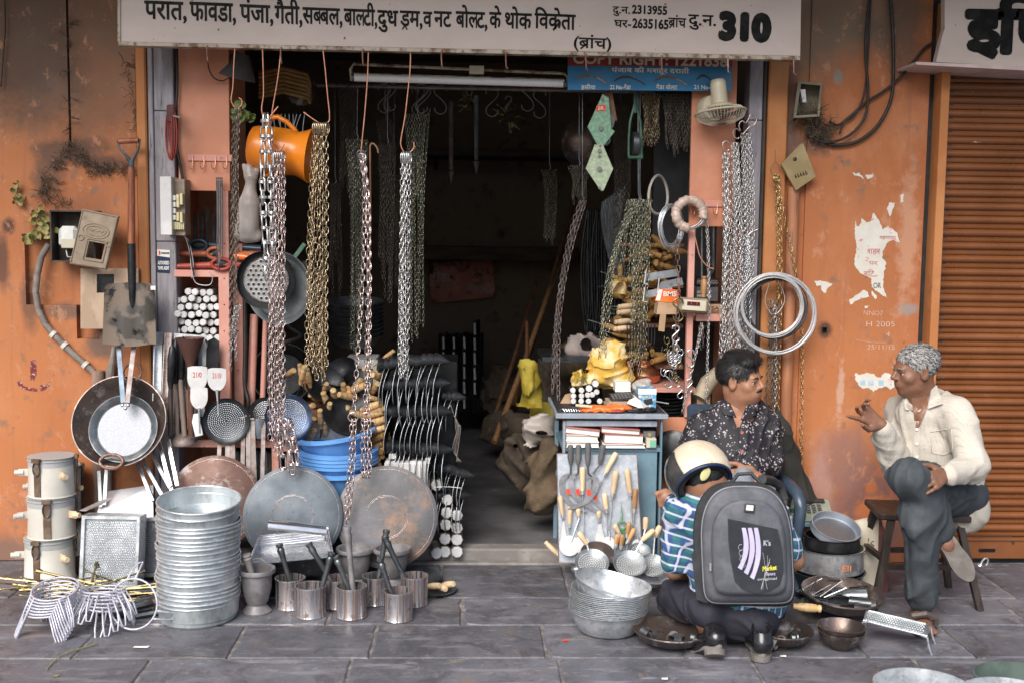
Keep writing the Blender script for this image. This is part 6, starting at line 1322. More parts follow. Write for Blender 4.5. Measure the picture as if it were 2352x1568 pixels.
for i in range(-5,6):
 for j in range(-5,6):
  x,y=(i+.5*(j%2))*.0215,j*.0195;
  if math.hypot(x,y)<R0*.66:m.lathe([(.0068,.003),(.0050,.0032),(0,.0032)],Mt@Matrix.Translation((x,y,0)),10);m2 .lathe([(.0068,.0026),(.0082,.0040),(.0068,.0042)],Mt@Matrix.Translation((x,y,0)),10)
put('hole',m,m_darkp,t,W=1,smooth=0)['kind']='stuff';put('hole_rim',m2,m_alu,t,W=1)['kind']='stuff'
t=thing('steel_plate','worn steel plate leaning behind the black rimmed sieve','plate',P(650,660,-.08));m=MB();m.lathe([(0,0),(.13,0),(.155,.02),(.158,.02),(.132,-.004),(0,-.004)],Matrix.Translation(P(645,662,-.10))@Euler((0,0,-.35)).to_matrix().to_4x4()@Matrix.Rotation(R(90),4,'X'),48);put('dish',m,m_galvd,t,W=1)
# ================================================================ HELPERS FOR WARES
def lathed(name,label,cat,c,nrm,prof,mat,part='dish',n=40,group=None,smooth=40,roll=0):
 c=V3(c);Mt=Matrix.Translation(c)@V3(nrm).normalized().to_track_quat('Z','Y').to_matrix().to_4x4()@Matrix.Rotation(roll,4,'Z')
 t=thing(name,label,cat,M=Mt,group=group);m=MB();m.lathe(prof,None,n);put(part,m,mat,t,smooth=smooth);return t
def bar(name,label,cat,a,b,w_,th,mat,group=None,nrm=(0,-1,0),ends=None,lip=0):
 a,b=V3(a),V3(b);z=(b-a).normalized();y=V3(nrm);y=(y-z*y.dot(z)).normalized();x=y.cross(z);Mt=Matrix((x,y,z)).transposed().to_4x4();Mt.translation=a
 t=thing(name,label,cat,M=Mt,group=group);m=MB();m.box((0,0,(b-a).length/2),(w_,th,(b-a).length),bev=min(w_,th)*.2)
 if lip:m.box((0,lip/2,(b-a).length),(w_,lip,.006))
 put('strip',m,mat,t);return t
def px(u,v,Y):return P(u,v,Y)
def handle_prof(L,r):return[(0,0),(r*.8,.001),(r*.95,.006),(r*.82,L*.12),(r*.78,L*.15),(r*.95,L*.2),(r*1.05,L*.5),(r*.95,L*.78),(r*.7,L*.85),(r*.72,L*.9),(r*.62,L),(0,L)]
# ================================================================ PINK CUPBOARD AT THE LEFT OF THE OPENING
cb=thing('cupboard','pink painted open cupboard with shelves at the side of the shop opening','cupboard',px(465,500,.0))
def wbox(m,u0,u1,v0,v1,Y0,Y1):a,b=P(u0,v1,Y0),P(u1,v0,Y0);m.box(((a.x+b.x)/2,(Y0+Y1)/2,(a.z+b.z)/2),(b.x-a.x,Y1-Y0,b.z-a.z),bev=.002);return m
def cbp(nm,u0,u1,v0,v1,Y0,Y1,mat=m_pinkm):m=MB();wbox(m,u0,u1,v0,v1,Y0,Y1);return put(nm,m,mat,cb,W=1)
cbp('top_panel',411,524,20,438,.0,.02,m_pink);cbp('upright',506,524,439,1008,-.01,.02);cbp('shelf_rail',400,505,621,636,-.008,.02);cbp('shelf_rail',400,505,816,831,-.008,.02)
cbp('shelf',400,522,630,636,.021,.40);cbp('shelf',400,522,825,831,.021,.40);cbp('lower_rail',388,638,1010,1026,-.02,.012);cbp('upright',626,640,1027,1300,-.02,.012);cbp('upright',539,556,560,1000,.10,.13)
cbp('back_panel',405,530,60,1290,.42,.44,m_pink);m=MB();a=X(411,.0);m.box((a-.02,.22,1.3),(.02,.40,2.6));put('side_panel',m,m_pink,cb,W=1);m=MB();m.box((X(524,.0)-.006,.23,2.1),(.012,.40,1.4));put('side_panel',m,m_pink,cb,W=1)
for v in(560,640,700,760,850,930,985):
 m=MB();m.cyl(P(515,v,-.0115),P(515,v,-.0108),.003,n=8);put('bolt_hole',m,m_darkp,cb,W=1)
 m=MB();m.cyl(P(547,v,.099),P(547,v,.0985),.003,n=8);put('bolt_hole',m,m_darkp,cb,W=1)
def hookrail(label,u0,u1,v,n,Y):
 t=thing('hook_rail',label,'hook rail',P((u0+u1)/2,v,Y));m=MB();wbox(m,u0,u1,v-7,v+7,Y-.004,Y);put('strip',m,m_pinkm,t,W=1)
 for k in range(n):
  u=u0+(u1-u0)*(k+.5)/n;m=MB();m.tube([P(u,v-6,Y-.006),P(u,v+14,Y-.008),P(u-2,v+24,Y-.014),P(u-6,v+26,Y-.024),P(u-9,v+20,Y-.03),P(u-9,v+8,Y-.03)],.0022,5);put('hook',m,m_copperw,t,W=1)
hookrail('pink strip with rusty hooks on the cupboard front below the dark cable',430,534,363,4,-.004)
t=thing('fuse_box','white wooden fuse box with ceramic fuses on the grey post','fuse box',P(396,470,-.06));m=MB();wbox(m,369,393,406,540,-.14,-.006);put('case',m,m_ivory,t,W=1)
m=MB();wbox(m,393,424,412,541,-.10,-.006);put('side_board',m,M_('dusty_switchboard',(.22,.17,.12),(.30,.24,.18),rough=.7,scale=20),t,W=1)
for v in(455,470,485,500):m=MB();wbox(m,396,403,v-6,v+6,-.125,-.10);put('switch',m,m_paper,t,W=1)
for u,v,h in((408,462,30),(416,458,26),(408,498,20),(416,500,24)):m=MB();wbox(m,u-3,u+3,v-h/2,v+h/2,-.13,-.10);put('fuse',m,m_ceram,t,W=1)
for k in range(6):m=MB();wbox(m,396+k*4.6,399.4+k*4.6,510,528,-.12,-.10);put('fuse',m,m_ceram,t,W=1)
t=thing('sticker','dark blue travel agent sticker on the grey door post','sticker',P(375,605,-.008));m=MB();quadbox(m,((361,626),(390,628),(390,592),(361,588)),-.0075,-.0062);put('blue_field',m,m_stickb,t,W=1,smooth=0)
m=MB();quadbox(m,((361,588),(390,592),(390,575),(361,573)),-.0075,-.0062);put('white_field',m,m_paper,t,W=1,smooth=0)
letters('lettering','AUTHORISED',362.5,388.5,600,608,-.0085,m_inkw,t,.03,True);letters('lettering','TRAVEL AGENT',362.5,388.5,612,620,-.0085,m_inkw,t,.03,True);letters('lettering','maauza',370,389,578,584,-.0085,m_darkp,t,.03,True)
m=MB();m.add([P(365,587,-.0085),P(369,585,-.0085),P(368,578,-.0085),P(364,575,-.0085)],[(0,1,2,3)]);put('flame_mark',m,m_stickr,t,W=1,smooth=0)
cable('tangled twisted cables down the inner edge of the grey post',[(406,110),(407,200),(404,260),(406,330),(412,370),(420,420),(426,470),(430,520)],.006,-.02)
cable('second twisted cable beside the fuse box',[(404,250),(400,330),(410,360),(418,390),(424,440),(430,470),(433,520),(435,560),(440,600),(446,634)],.0035,-.03)
cable('grey wire drooping from the fuse box over the shelf rail',[(424,540),(436,580),(440,620),(450,650),(480,655),(488,640),(480,622)],.002,-.03,mat=m_wireg)
cable('bent white wire below the fuse box',[(418,540),(432,552),(440,580),(444,610),(440,640)],.0018,-.03,mat=m_wireg)
t=thing('saw_coil','red and black coiled saw blades hung on a nail in the grey post','coil',P(393,300,-.08))
for k in range(5):
 m=MB();c_=P(393,306,-.07);m.tube([c_+V3((cos(x)*(.014+.005*k),cos(x)*-.04,sin(x)*.115))for x in[2*PI*j/28 for j in range(28)]],.003,5,closed=1);put('blade_loop',m,m_black if k%2 else m_redp,t,W=1)
m=MB();m.box(P(394,262,-.09),(.035,.03,.075),bev=.006);put('grip',m,m_maroon,t,W=1);m=MB();m.cyl(P(378,262,-.06),P(412,270,-.13),.004,n=8);put('nail',m,m_galv,t,W=1)
t=thing('lamp_shade','dark tin cone lamp shade under the sign beside the first copper hook','lamp shade',P(548,160,.05));m=MB();m.lathe([(.03,.06),(.034,.058),(.085,-.045),(.083,-.048),(.03,.052)],Matrix.Translation(P(548,155,.05))@Euler((.1,.25,0)).to_matrix().to_4x4(),28);put('cone',m,m_grey,t,W=1)
m_rodw=M_('whitewashed_wood',(.62,.62,.62),(.72,.72,.72),rough=.8,scale=30,bump=.3,c3=(.38,.36,.34),thr3=(.62,.74),var=.08);m_rodd=M_('brown_rod_side',(.22,.18,.15),(.32,.27,.23),rough=.8,scale=18)
rod0=None;k=0
def rod_end(name,label,cat,c,d,r,L,group,m1=m_rodw,m2=m_rodd,first={}):
 key=(name,r,L);Mt=Matrix.Translation(c)@V3(d).normalized().to_track_quat('Z','Y').to_matrix().to_4x4()@Matrix.Rotation(random.random()*3,4,'Z')
 if key in first:return dup(first[key],label,Mt)
 t=thing(name,label,cat,M=Mt,group=group);m=MB();m.lathe([(0,0),(r*.84,0),(r,r*.2),(r,L)],None,8);put('whitened_end',m,m1,t,smooth=20);m=MB();m.lathe([(r*1.003,r*.75),(r*1.003,L),(0,L)],None,8);put('shaft',m,m2,t,smooth=20);first[key]=t;return t
for row in range(9):
 y=811-row*17.6
 for col in range(7):
  x=399+col*16.6+(row%2)*7+RU(-1.5,1.5)
  if x<404 or x>499:continue
  if row==8 and x<430:continue
  rod_end('wooden_rod',f'whitewashed rod end, number {col+1} from the post in row {row+1} above the cupboard shelf rail','rod',P(x,y+RU(-2.5,2.5),RU(-.01,.03)),(RU(-.03,.03),1,RU(-.02,.02)),.0158,.28,'whitewashed rods stacked on the cupboard shelf')
def redtool(label,u0,u1,v0,v1,Y,mat,ue):
 t=thing('pick_head',label,'tool',P(u0,v0,Y));a,b=P(u0,v0,Y),P(u1,v1,Y);m=MB();m.tube([a,a+(b-a)*.25,a+(b-a)*.6,b],[.011,.014,.016,.018],8);put('shaft',m,mat,t,W=1,smooth=60)
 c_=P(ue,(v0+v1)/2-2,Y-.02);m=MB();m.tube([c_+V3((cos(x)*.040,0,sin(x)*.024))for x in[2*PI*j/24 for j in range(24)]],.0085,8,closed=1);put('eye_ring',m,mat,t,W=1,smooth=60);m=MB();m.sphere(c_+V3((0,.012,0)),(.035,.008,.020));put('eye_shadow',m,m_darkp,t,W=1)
redtool('red pick head with an open eye lying on the cupboard shelf',408,590,612,606,.00,m_redp,508);redtool('orange red tool head with an open eye behind the lower pick head',408,600,582,586,.06,M_('worn_orange_paint',(.40,.11,.05),(.48,.16,.08),rough=.45,scale=14,c3=(.2,.07,.05)),497)
t=thing('paint_roller','bright orange and white plastic tube end on the upper cupboard shelf','tube',P(560,590,-.03));m=MB();m.cyl(P(540,588,-.03),P(575,592,-.04),.016,n=14);put('orange_tube',m,m_oranged,t,W=1);m=MB();m.cyl(P(575,592,-.04),P(590,593,-.045),.0165,n=14);put('white_cap',m,m_paper,t,W=1)
redtool('blue painted tool at the back of the upper cupboard shelf',440,600,560,572,.12,m_chairblue,455)
for k in range(9):
 u=432+k*8.5;t=bar('metal_strip','dark flat iron stored upright at the back of the upper cupboard shelf','metal strip',P(u,618,.30),P(u+RU(-3,3),470+RU(-14,30),.33),.016,.004,random.choice((m_black,m_steel,m_brownwood)),'flat irons at the back of the upper cupboard shelf')
for k in range(7):
 u=497+k*2.2;t=wire('thin rusty rod hanging in a bundle at the cupboard edge',[(u,408),(u+1,500),(u+RU(-1,3),590+RU(-20,40))],.002,-.03-.004*k,m_rustbar if k%2 else m_steel,'iron_rod','rod');t['group']='thin rods hanging at the cupboard edge'
 # ================================================================ TOOLS STANDING AT THE LEFT
for lab,u0,v0,u1,v1,w_,mat in(('bright folded steel angle leaning on the grey post',362,920,366,762,.030,m_galv),('worn steel angle leaning beside the grey post',380,940,388,764,.026,m_chsteel)):
 t=bar('steel_angle',lab,'angle bar',P(u0,v0,-.08),P(u1,v1,-.04),w_,.004,mat);m=MB();L_=(P(u1,v1,-.04)-P(u0,v0,-.08)).length;m.box((w_/2-.002,.014,L_/2),(.003,.028,L_));put('flange',m,mat,t)
t=thing('steel_sheet','bent bright galvanised sheet standing behind the funnel','sheet',P(440,850,-.05));m=MB();f=[P(*q_)for q_ in((398,960,-.05),(470,955,-.05),(474,790,-.03),(462,770,-.03),(400,765,-.03))];b=[p+V3((0,.004,0))for p in f];m.add(f+b,[(0,1,2,3,4),(9,8,7,6,5)]+[(j,5+j,5+(j+1)%5,(j+1)%5)for j in range(5)]);put('sheet',m,m_galv,t,W=1,smooth=0)
def file_tool(label,pts,r0,r1,matb,Y,bw=.016):
 t=thing('chisel_bar',label,'tool',P(*pts[0],Y));(u0,v0),(u1,v1),(u2,v2)=pts
 m=MB();m.tube([P(u0,v0,Y),P(u1,v1,Y),P((u1*3+u2)/4,(v1*3+v2)/4,Y)],[r0,r0*.95,r1*.5],10);put('wooden_shaft',m,matb,t,W=1,smooth=60)
 m=MB();a,b=P(u1,v1,Y),P(u2,v2,Y);d=(b-a);m.tube([a,a+d*.25,a+d*.7,a+d*.93,b],[.006,bw,bw*1.2,bw*.8,.002],8);q_=put('blade',m,m_black,t,W=1,smooth=50)
 return t
m_greywood=M_('grey_brown_wood',(.20,.15,.125),(.28,.22,.19),rough=.65,scale=8,stretch=(5,5,1),bump=.2)
for i,(pts,r0)in enumerate((([(408,1010),(404,890),(404,775)],.011),([(424,1000),(415,880),(420,772)],.012),([(436,985),(432,900),(436,800)],.010),([(446,980),(445,880),(446,776)],.011),([(392,1000),(391,900),(396,790)],.010))):
 file_tool(f'long {("grey","brown","short","slim","dark")[i]} wooden shaft with a black blade standing on the pink rail',pts,r0,.012,(m_greywood,m_greywood,m_brownwood,m_greywood,m_darkwood)[i],-.06-.012*i)
t=thing('funnel','rusty brown cone funnel with a long pipe standing on end by the white rods','funnel',P(440,800,-.11));m=MB();a,b=P(440,1000,-.10),P(438,855,-.11);m.cyl(a,b,.014,n=14);m.lathe([(.014,0),(.016,.004),(.060,.125),(.058,.125),(.012,.004)],Matrix.Translation(P(438,842,-.11)),28)
q=M_('rust_brown_iron',(.10,.045,.035),(.15,.07,.05),rough=.6,metal=.2,scale=8);put('cone',m,q,t,W=1)
t=thing('oval_knife','black riveted oval blade standing behind the white scrapers','blade',P(492,850,-.06));m=MB();m.prism([(-.022,-.09),(0,-.11),(.022,-.09),(.028,0),(.024,.075),(0,.09),(-.024,.075),(-.028,0)],.004,Mx(P(488,822,-.06),(0,.08,0)));put('blade',m,m_black,t,W=1)
def scraper(label,u,v,w_,h,Y,mark,stem,mat):
 t=thing('scraper',label,'scraper',P(u,v,Y));o=[]
 for j in range(15):a=PI*j/14;o.append((cos(a+PI)*w_/2*(1 if abs(cos(a))>.2 else 1),-h*.42-sin(a)*h*.58+h*.5))
 pts=[(u+x,v-z)for x,z in o]+[(u+w_/2-.5,v-h*.5),(u+w_*.25,v-h*.55),(u-w_*.25,v-h*.55),(u-w_/2+.5,v-h*.5)]
 f=[P(a,b,Y)for a,b in pts];n_=len(f);m=MB();m.add(f+[p+V3((0,.004,0))for p in f],[tuple(range(n_)),tuple(range(2*n_-1,n_-1,-1))]+[(j,n_+j,n_+(j+1)%n_,(j+1)%n_)for j in range(n_)]);put('blade',m,mat,t,W=1,smooth=0)
 m=MB();m.tube([P(u,v+h*.42,Y),P(u+stem[0]*.3,v+h*.42+stem[1]*.3,Y),P(u+stem[0],v+h*.42+stem[1],Y)],[.007,.004,.004],8);put('stem',m,m_galv,t,W=1)
 if mark:letters('red_marking',mark,u-10,u+10,v-16,v-4,Y-.001,m_inkr,t,.01,True)
m_scr=M_('whitish_steel',(.60,.60,.60),(.72,.71,.70),rough=.45,metal=.25,scale=14,c3=(.35,.33,.32),thr3=(.62,.74))
scraper('white scraper blade with red figures next to the pink upright',498,872,44,50,-.14,'21/10',(4,60),m_scr);scraper('white scraper blade with red figures left of its twin above the white cup',453,870,46,54,-.13,'21/0',(3,40),m_scr);scraper('small white scraper blade lowest of the three scrapers',457,915,40,48,-.15,None,(2,60),m_scr)
t=bar('scoop','curved whitish trowel blade leaning behind the flat iron strips','trowel',P(458,1000,-.12),P(446,950,-.11),.035,.004,m_scr)
m_blackst=M_('blackened_steel',(.035,.04,.045),(.07,.075,.08),rough=.4,metal=.6,scale=10)
def darkdisc(label,u,v,r,Y,tilt,rings,hole,mat,n=None):
 return perforated('skimmer_disc',label,u,v,r,Y,mat,rings,hole,tilt,depth=.012,fill=.80,cat='strainer')
darkdisc('dark perforated disc standing behind the flat iron strips',520,966,53,-.08,(R(-6),0,R(8)),9,.0026,m_blackst);darkdisc('bluish perforated disc leaning by the brass chains',662,958,54,-.10,(R(-14),R(8),R(12)),10,.0026,M_('blued_steel',(.07,.10,.17),(.12,.16,.24),rough=.35,metal=.8,scale=9));darkdisc('dark perforated disc half hidden behind the blued one',612,955,44,-.04,(R(-8),0,R(-16)),8,.0026,m_blackst)
for lab,u,w_,h in(('short round grey steel cup beside the iron strips on the pink rail',600,42,46),('short grey steel cup behind the small trowel on the pink rail',452-2,36,46)):
 lathed('steel_cup',lab,'cup',P(u,1004,-.03),(0,0,1),[(0,0),(w_*S(0)/2*.9,0),(w_*S(0)/2,.01),(w_*S(0)/2,h*S(0)),(w_*S(0)/2-.003,h*S(0)),(w_*S(0)/2-.003,.01),(0,.01)],M_('blotchy_steel',(.14,.16,.20),(.24,.27,.32),rough=.5,metal=.6,scale=16,c3=(.3,.2,.16),thr3=(.66,.76)),'cup')
lathed('iron_ladle_bowl','upturned rusty ladle bowl resting on the end of the pink rail','ladle',P(420,1012,-.05),(0,-.25,1),[(.060,0),(.058,.012),(.045,.026),(.025,.034),(0,.037)],m_rustbar,'bowl')
for i,(u,v0,v1)in enumerate(((508,1042,912+130),(0,0,0))):pass
strips=((506,1085,1040),(526,1095,1038),(538,1100,1038),(563,1106,1037),(573,1108,1034),(582,1110,1039),(607,1118,1038),(665-2,1140,1050))
for i,(u,vb,vt)in enumerate(((509,1080,961),(531,1085,960),(540,1092,960),(564,1100,958),(575,1105,955),(585,1110,963),(609,1118,958),(669,1150,972))):
 u=u if i<7 else 668;uu=(506,524,536,560,571,581,606,667)[i];uu=506+(uu-506)*1.0
 a=P((503,527,539,559,571,584,604,664)[i]-2,vb,-.10),P((508,529,537,562,570,580,608,669)[i]*1.0,vt,-.07)
for i,(ub,ut,vb,vt)in enumerate(((502,506.5,1080,962),(522,524,1085,962),(536,531,1092,961),(557,559,1100,958),(571,570,1105,954),(584,579,1112,961),(602,606,1120,959),(662,666,1150,971))):
 bar('iron_strip',('first','second','third','fourth','tallest','sixth','seventh','lone last')[i]+' of the upright flat iron strips hooked over the pink rail','iron strip',P(ub,vb,-.11),P(ut,vt,-.06),(9.5+(i%3)*1.4)*S(0),.003,m_rustbar,'flat iron strips over the pink rail',lip=.012)
for i,(u,v0,v1)in enumerate(((578,848,722),(604,940,735))):
 t=thing('tool_handle',('thick','slim')[i]+' pink painted wooden handle standing in the open cupboard','handle',P(u,v0,.06));m=MB();m.tube([P(u-4,1000,.05),P(u+6,v1,.08)],[(.018,.012)[i]]*2,10);put('shaft',m,m_pinkm,t,W=1,smooth=60)
cable('thick black hose curving between the pink uprights',[(562,640,.03),(563,800,.03),(562,880,.02),(570,920,.0),(566,950,.0),(556,965,.0)],.010,.03)
for i in range(12):
 u=520+i*9;bar('stored_blade','dim blade stored upright below the pink rail','blade',P(u,1110,.05),P(u+RU(-4,4),1034+RU(0,10),.08),.02,.003,random.choice((m_black,m_steel,m_darkwood,m_blue if i==6 else m_black)),'dim blades stored below the pink rail')
 # ================================================================ PANS ON THE LEFT WALL
wn=(0.05,-1,.38)
t=lathed('iron_wok','large dark iron wok with ring handles hung on the orange wall','wok',P(285,975,-.10),(0,-1,.42),[(0,0),(.085,.002),(.13,.016),(.17,.045),(.196,.078),(.200,.078),(.174,.040),(.13,.010),(.085,-.005),(0,-.007)],m_wok,'bowl',56)
m=MB();m.tube([V3((.035+cos(x)*.038,.215+sin(x)*.040,.075))for x in[R(-60)+R(300)*j/20 for j in range(21)]],.0055,8);put('ring_handle',m,m_rust,t,smooth=60);m=MB();m.tube([V3((-.01+cos(x)*.048,-.178+sin(x)*.030,.088))for x in[2*PI*j/24 for j in range(24)]],.007,8,closed=1);put('ring_handle',m,m_rust,t,smooth=60)
t=lathed('sieve_pan','black pan with a silvery fine mesh bottom lying inside the hung wok','sieve',P(286,985,-.155),(0,-1,.36),[(.112,.002),(.118,.003),(.142,.022),(.145,.022),(.120,-.003),(.112,-.004)],m_steel,'rim',48)
q=NT('woven_wire_mesh',.4,.7);vo=q.vor(260,rnd=.15);q.col(q.mix(q.mr(vo,.25,.45),(.40,.41,.45),(.16,.17,.19)));q.bump(vo,.6,.001);m=MB();m.lathe([(.113,.0015),(0,.0015)],None,48);put('mesh',m,q.m,t);q_mesh=q.m
for i,(ub,ut)in enumerate(((283,272),(292,308))):
 bar('pan_handle_strip',('bluish','rusty')[i]+' flat handle strip rising from the hung pans to the shovel','handle',P(ub,924,-.19),P(ut,792,-.10),.021,.003,(M_('blue_strip',(.10,.13,.17),(.16,.19,.23),rough=.45,metal=.7,scale=9),m_rustbar)[i])
t=thing('riveted_joint','bright riveted plate joining the two pan handle strips','rivets',P(288,928,-.20));
for dx,dz in((-.012,.0),(.012,.0),(0,-.012)):m=MB();m.sphere(P(288,930,-.196)+V3((dx,0,dz)),.008,10,8);put('rivet',m,m_bright,t,W=1,smooth=180)
# ================================================================ WHITE DRUMS
m_drum=M_('white_enamelled_tin',(.54,.52,.46),(.62,.60,.54),rough=.42,scale=4,c3=(.40,.33,.25),thr3=(.63,.78),bump=.06,coat=.2);m_drumg=M_('grey_enamel_band',(.36,.37,.37),(.42,.43,.43),rough=.45,scale=6);m_strap=M_('corroded_strap',(.14,.09,.06),(.24,.17,.12),rough=.5,metal=.4,scale=20,c3=(.4,.35,.3),thr3=(.62,.72))
def drum(label,c,r,h,ang,taper=1.0):
 t=thing('tin_drum',label,'drum',c,(0,0,ang));m=MB();rb=r*taper;m.lathe([(0,0),(rb,0),(rb+.003,.004),(rb,.008),(r,h*.80)],None,36);put('body',m,m_drum,t)
 m=MB();m.lathe([(r+.0008,h*.80),(r+.0008,h*.93),(r+.004,h*.935),(r+.004,h*.945),(r-.002,h*.95),(r-.002,h),(r+.004,h+.002),(0,h+.004)],None,36);put('lid_band',m,m_drumg,t)
 for a in(-1.75,.25):
  x,y=cos(a)*(r+.004),sin(a)*(r+.004);m=MB();m.box((x,y,h*.52),(.030,.004,h*.90),rot=(0,0,a+PI/2),bev=.001);m.box((x*1.03,y*1.03,h*.985),(.036,.016,.016),rot=(0,0,a+PI/2));st=put('clasp_strap',m,m_strap,t)
  m=MB();Q_=Matrix.Rotation(a+PI/2,4,'Z');m.tube([V3((x*1.05,y*1.05,h*.78))+Q_.to_3x3()@V3((cos(b)*.016,0,sin(b)*.030))for b in[2*PI*j/16 for j in range(16)]],.0024,6,closed=1);put('wire_bail',m,m_steel,t)
 for a in(-2.9,-.75):
  x,y=cos(a)*(r),sin(a)*(r);m=MB();d=V3((cos(a),sin(a),0));p0=V3((x,y,h*.60));m.box(p0+d*.018,(.045,.004,.030),rot=(0,0,a),bev=.001);m.cyl(p0+d*.02,p0+d*.055,.011,n=10);put('side_handle',m,m_drum if a<-2 else m_lightwood,t)
 return t
g0=G(95,1342);r_=.098
drum('bottom white tin drum of the front stack beside the rolled wire stands',g0+V3((.0,.10,0)),.097,.178,.0,1.06);drum('middle white tin drum of the front stack of three',g0+V3((.012,.10,.182)),.094,.170,.35,1.02);drum('top white tin drum of the front stack of three',g0+V3((.016,.105,.356)),.092,.165,-.1,1.03)
t=thing('wooden_box','old wooden box carrying the rear drum against the orange wall','box',(P(150,1200,.0).x,-.075,.20));m=MB();m.box((0,0,0),(.17,.13,.40),bev=.004);put('carcass',m,m_brownwood,t)
drum('white tin drum standing highest behind the front stack',(P(136,1100,-.10).x,-.085-.02,P(136,1172,-.10).z),.090,.20,.2)
drum('small white tin drum with a wooden handle half hidden behind the front stack',(P(172,1200,-.13).x,-.17,P(172,1260,-.17).z-.02),.052,.125,.4)
t=thing('wooden_block','low block under the small half hidden drum','box',(P(172,1200,-.13).x,-.17,0));m=MB();zz=P(172,1260,-.17).z-.022;m.box((0,0,zz/2),(.10,.09,zz),bev=.004);put('block',m,m_darkwood,t)
# ================================================================ BRIGHT TUBES, GRATERS, SHEETS
for i,(a,b)in enumerate((((352,1150),(312,1052)),((378,1145),(322,1045)),((392,1120),(345,1035)),((396,1130),(362,1000)),((408,1115),(386,1008)),((232,1165),(228,1080)),((240,1160),(246,1062)))):
 t=bar('steel_tube',('lowest','second','third','long','upright','short','slanting')[i]+(' bright folded steel tube of the fan under the hung wok'if i<5 else ' dull steel strip standing behind the flat strainer sheet'),'tube',P(*a,-.22),P(*b,-.13),.018,.010,m_bright if i<5 else m_galvd)
m_brightm=M_('satin_tin',(.66,.67,.70),(.76,.77,.80),rough=.45,metal=.35,scale=9)
t=thing('strainer_sheet','bright square tin sheet with a perforated circle behind the grater box','tin sheet',P(290,1150,-.20));m=MB();f=[P(*q_)for q_ in((222,1178,-.24),(352,1200,-.24),(352,1112,-.12),(240,1128,-.12))];m.add(f+[p+V3((0,.003,-.002))for p in f],[(0,1,2,3),(7,6,5,4),(0,4,5,1),(1,5,6,2),(2,6,7,3),(3,7,4,0)]);put('sheet',m,m_brightm,t,W=1,smooth=0)
m=MB();e1=(f[1]-f[0]);e2=(f[3]-f[0]);c_=f[0]+e1*.55+e2*.18;u1=e1 .normalized();u2=e2 .normalized();nr=u1 .cross(u2)
for k in range(5,13):
 rr=.0085*k;cnt=int(rr*6.28/.0085)
 for j in range(cnt):
  a=2*PI*j/cnt;p=c_+u1*rr*cos(a)+u2*rr*sin(a)
  if sin(a)>-.1:m.add([p+(V3((0,-.003,.003)))+u1*cos(x)*.0022+u2*sin(x)*.0022 for x in(0,1.57,3.14,4.71)],[(0,1,2,3)])
for _q in(0,):pass
put('perforation',m,m_darkp,t,W=1,smooth=0)['kind']='stuff'
def grater(label,c0,M0,W_,H_,D_,mat=m_galv,nx=22,nz=26):
 t=thing('grater_box',label,'grater',M=M0);m=MB()
 fr=.016
 for(x,z,w_,h_)in((0,H_/2-fr/2,W_,fr),(0,-H_/2+fr/2,W_,fr),(-W_/2+fr/2,0,fr,H_-2*fr),(W_/2-fr/2,0,fr,H_-2*fr)):m.box((x,0,z),(w_,.014,h_),bev=.002)
 put('frame',m,mat,t);m=MB();m.box((0,.004,0),(W_-2*fr,.003,H_-2*fr));put('grating_plate',m,m_galvd,t)
 m=MB()
 for i in range(nx):
  for j in range(nz):
   x=-W_/2+fr+.004+(W_-2*fr-.008)*(i+.5*(j%2)+.25)/nx;z=-H_/2+fr+.004+(H_-2*fr-.008)*(j+.5)/nz;s_=.0036
   m.add([(x-s_,.0022,z-s_),(x+s_,.0022,z-s_),(x+s_*.4,.0022,z+s_),(x-s_*.4,.0022,z+s_),(x,-.0028,z+s_*.6)],[(0,1,4),(1,2,4),(2,3,4),(3,0,4)])
 put('grating_tooth',m,m_bright,t,smooth=0)['kind']='stuff'
 m=MB();m.box((0,D_/2+.008,H_/2-.002),(W_,D_,.003));m.box((0,D_/2+.008,-H_/2+.002),(W_,D_,.003));m.box((-W_/2+.002,D_/2+.008,0),(.003,D_,H_-.01));m.box((W_/2-.002,D_/2+.008,0),(.003,D_,H_-.01));put('side_sheet',m,mat,t,smooth=0)
 return t
pg=P(252,1246,-.42);t=grater('large galvanised grater box standing before the tin sheet',None,Mx((pg.x,-.42,.157),(R(-8),R(1.5),R(3))),.235,.30,.10)
letters('red_marking','140',0,1,0,1,-.42,m_inkr,None,.02,True)if False else None
pg=P(345,1235,-.30);grater('second grater box turned sideways behind the tall tin stack',None,Mx((pg.x,-.28,.14),(R(-6),R(-6),R(-14))),.13,.25,.06,m_galv,12,24)
for k in range(3):m=MB();p=P(205+k*6,1160-k*3,-.40);t=bar('tin_strip',('front','middle','rear')[k]+' flat tin strip lying on top of the large grater box','tin strip',P(190+k*12,1172-k*4,-.45+k*.05),P(236+k*10,1150-k*4,-.30),.03,.002,m_galv,None,(0,0,1))
def wirestand(label,c,r,nleg,L,ang,tilt,ring_n=1):
 t=thing('wire_stand',label,'wire stand',M=Mx(c,tilt));m=MB();m.tube([V3((cos(a)*r,sin(a)*r,0))for a in[2*PI*j/30 for j in range(30)]],.0038,6,closed=1);put('ring',m,m_wst,t,smooth=180)
 for k in range(nleg):
  a=ang+2*PI*k/nleg;d=V3((cos(a),sin(a),0));s_=V3((-sin(a),cos(a),0));m=MB();m.tube([d*r+s_*.016,d*(r+.035)+s_*.014+V3((0,0,-L*.6)),d*(r+.05)+s_*.008+V3((0,0,-L)),d*(r+.05)-s_*.008+V3((0,0,-L)),d*(r+.035)-s_*.014+V3((0,0,-L*.6)),d*r-s_*.016],.0036,5);put('leg',m,m_wst,t,smooth=180)
 return t
m_wst=M_('lilac_white_coated_wire',(.52,.52,.60),(.62,.62,.70),rough=.35,metal=.3,scale=60,bump=.5,bscale=200)
b0=G(100,1462);
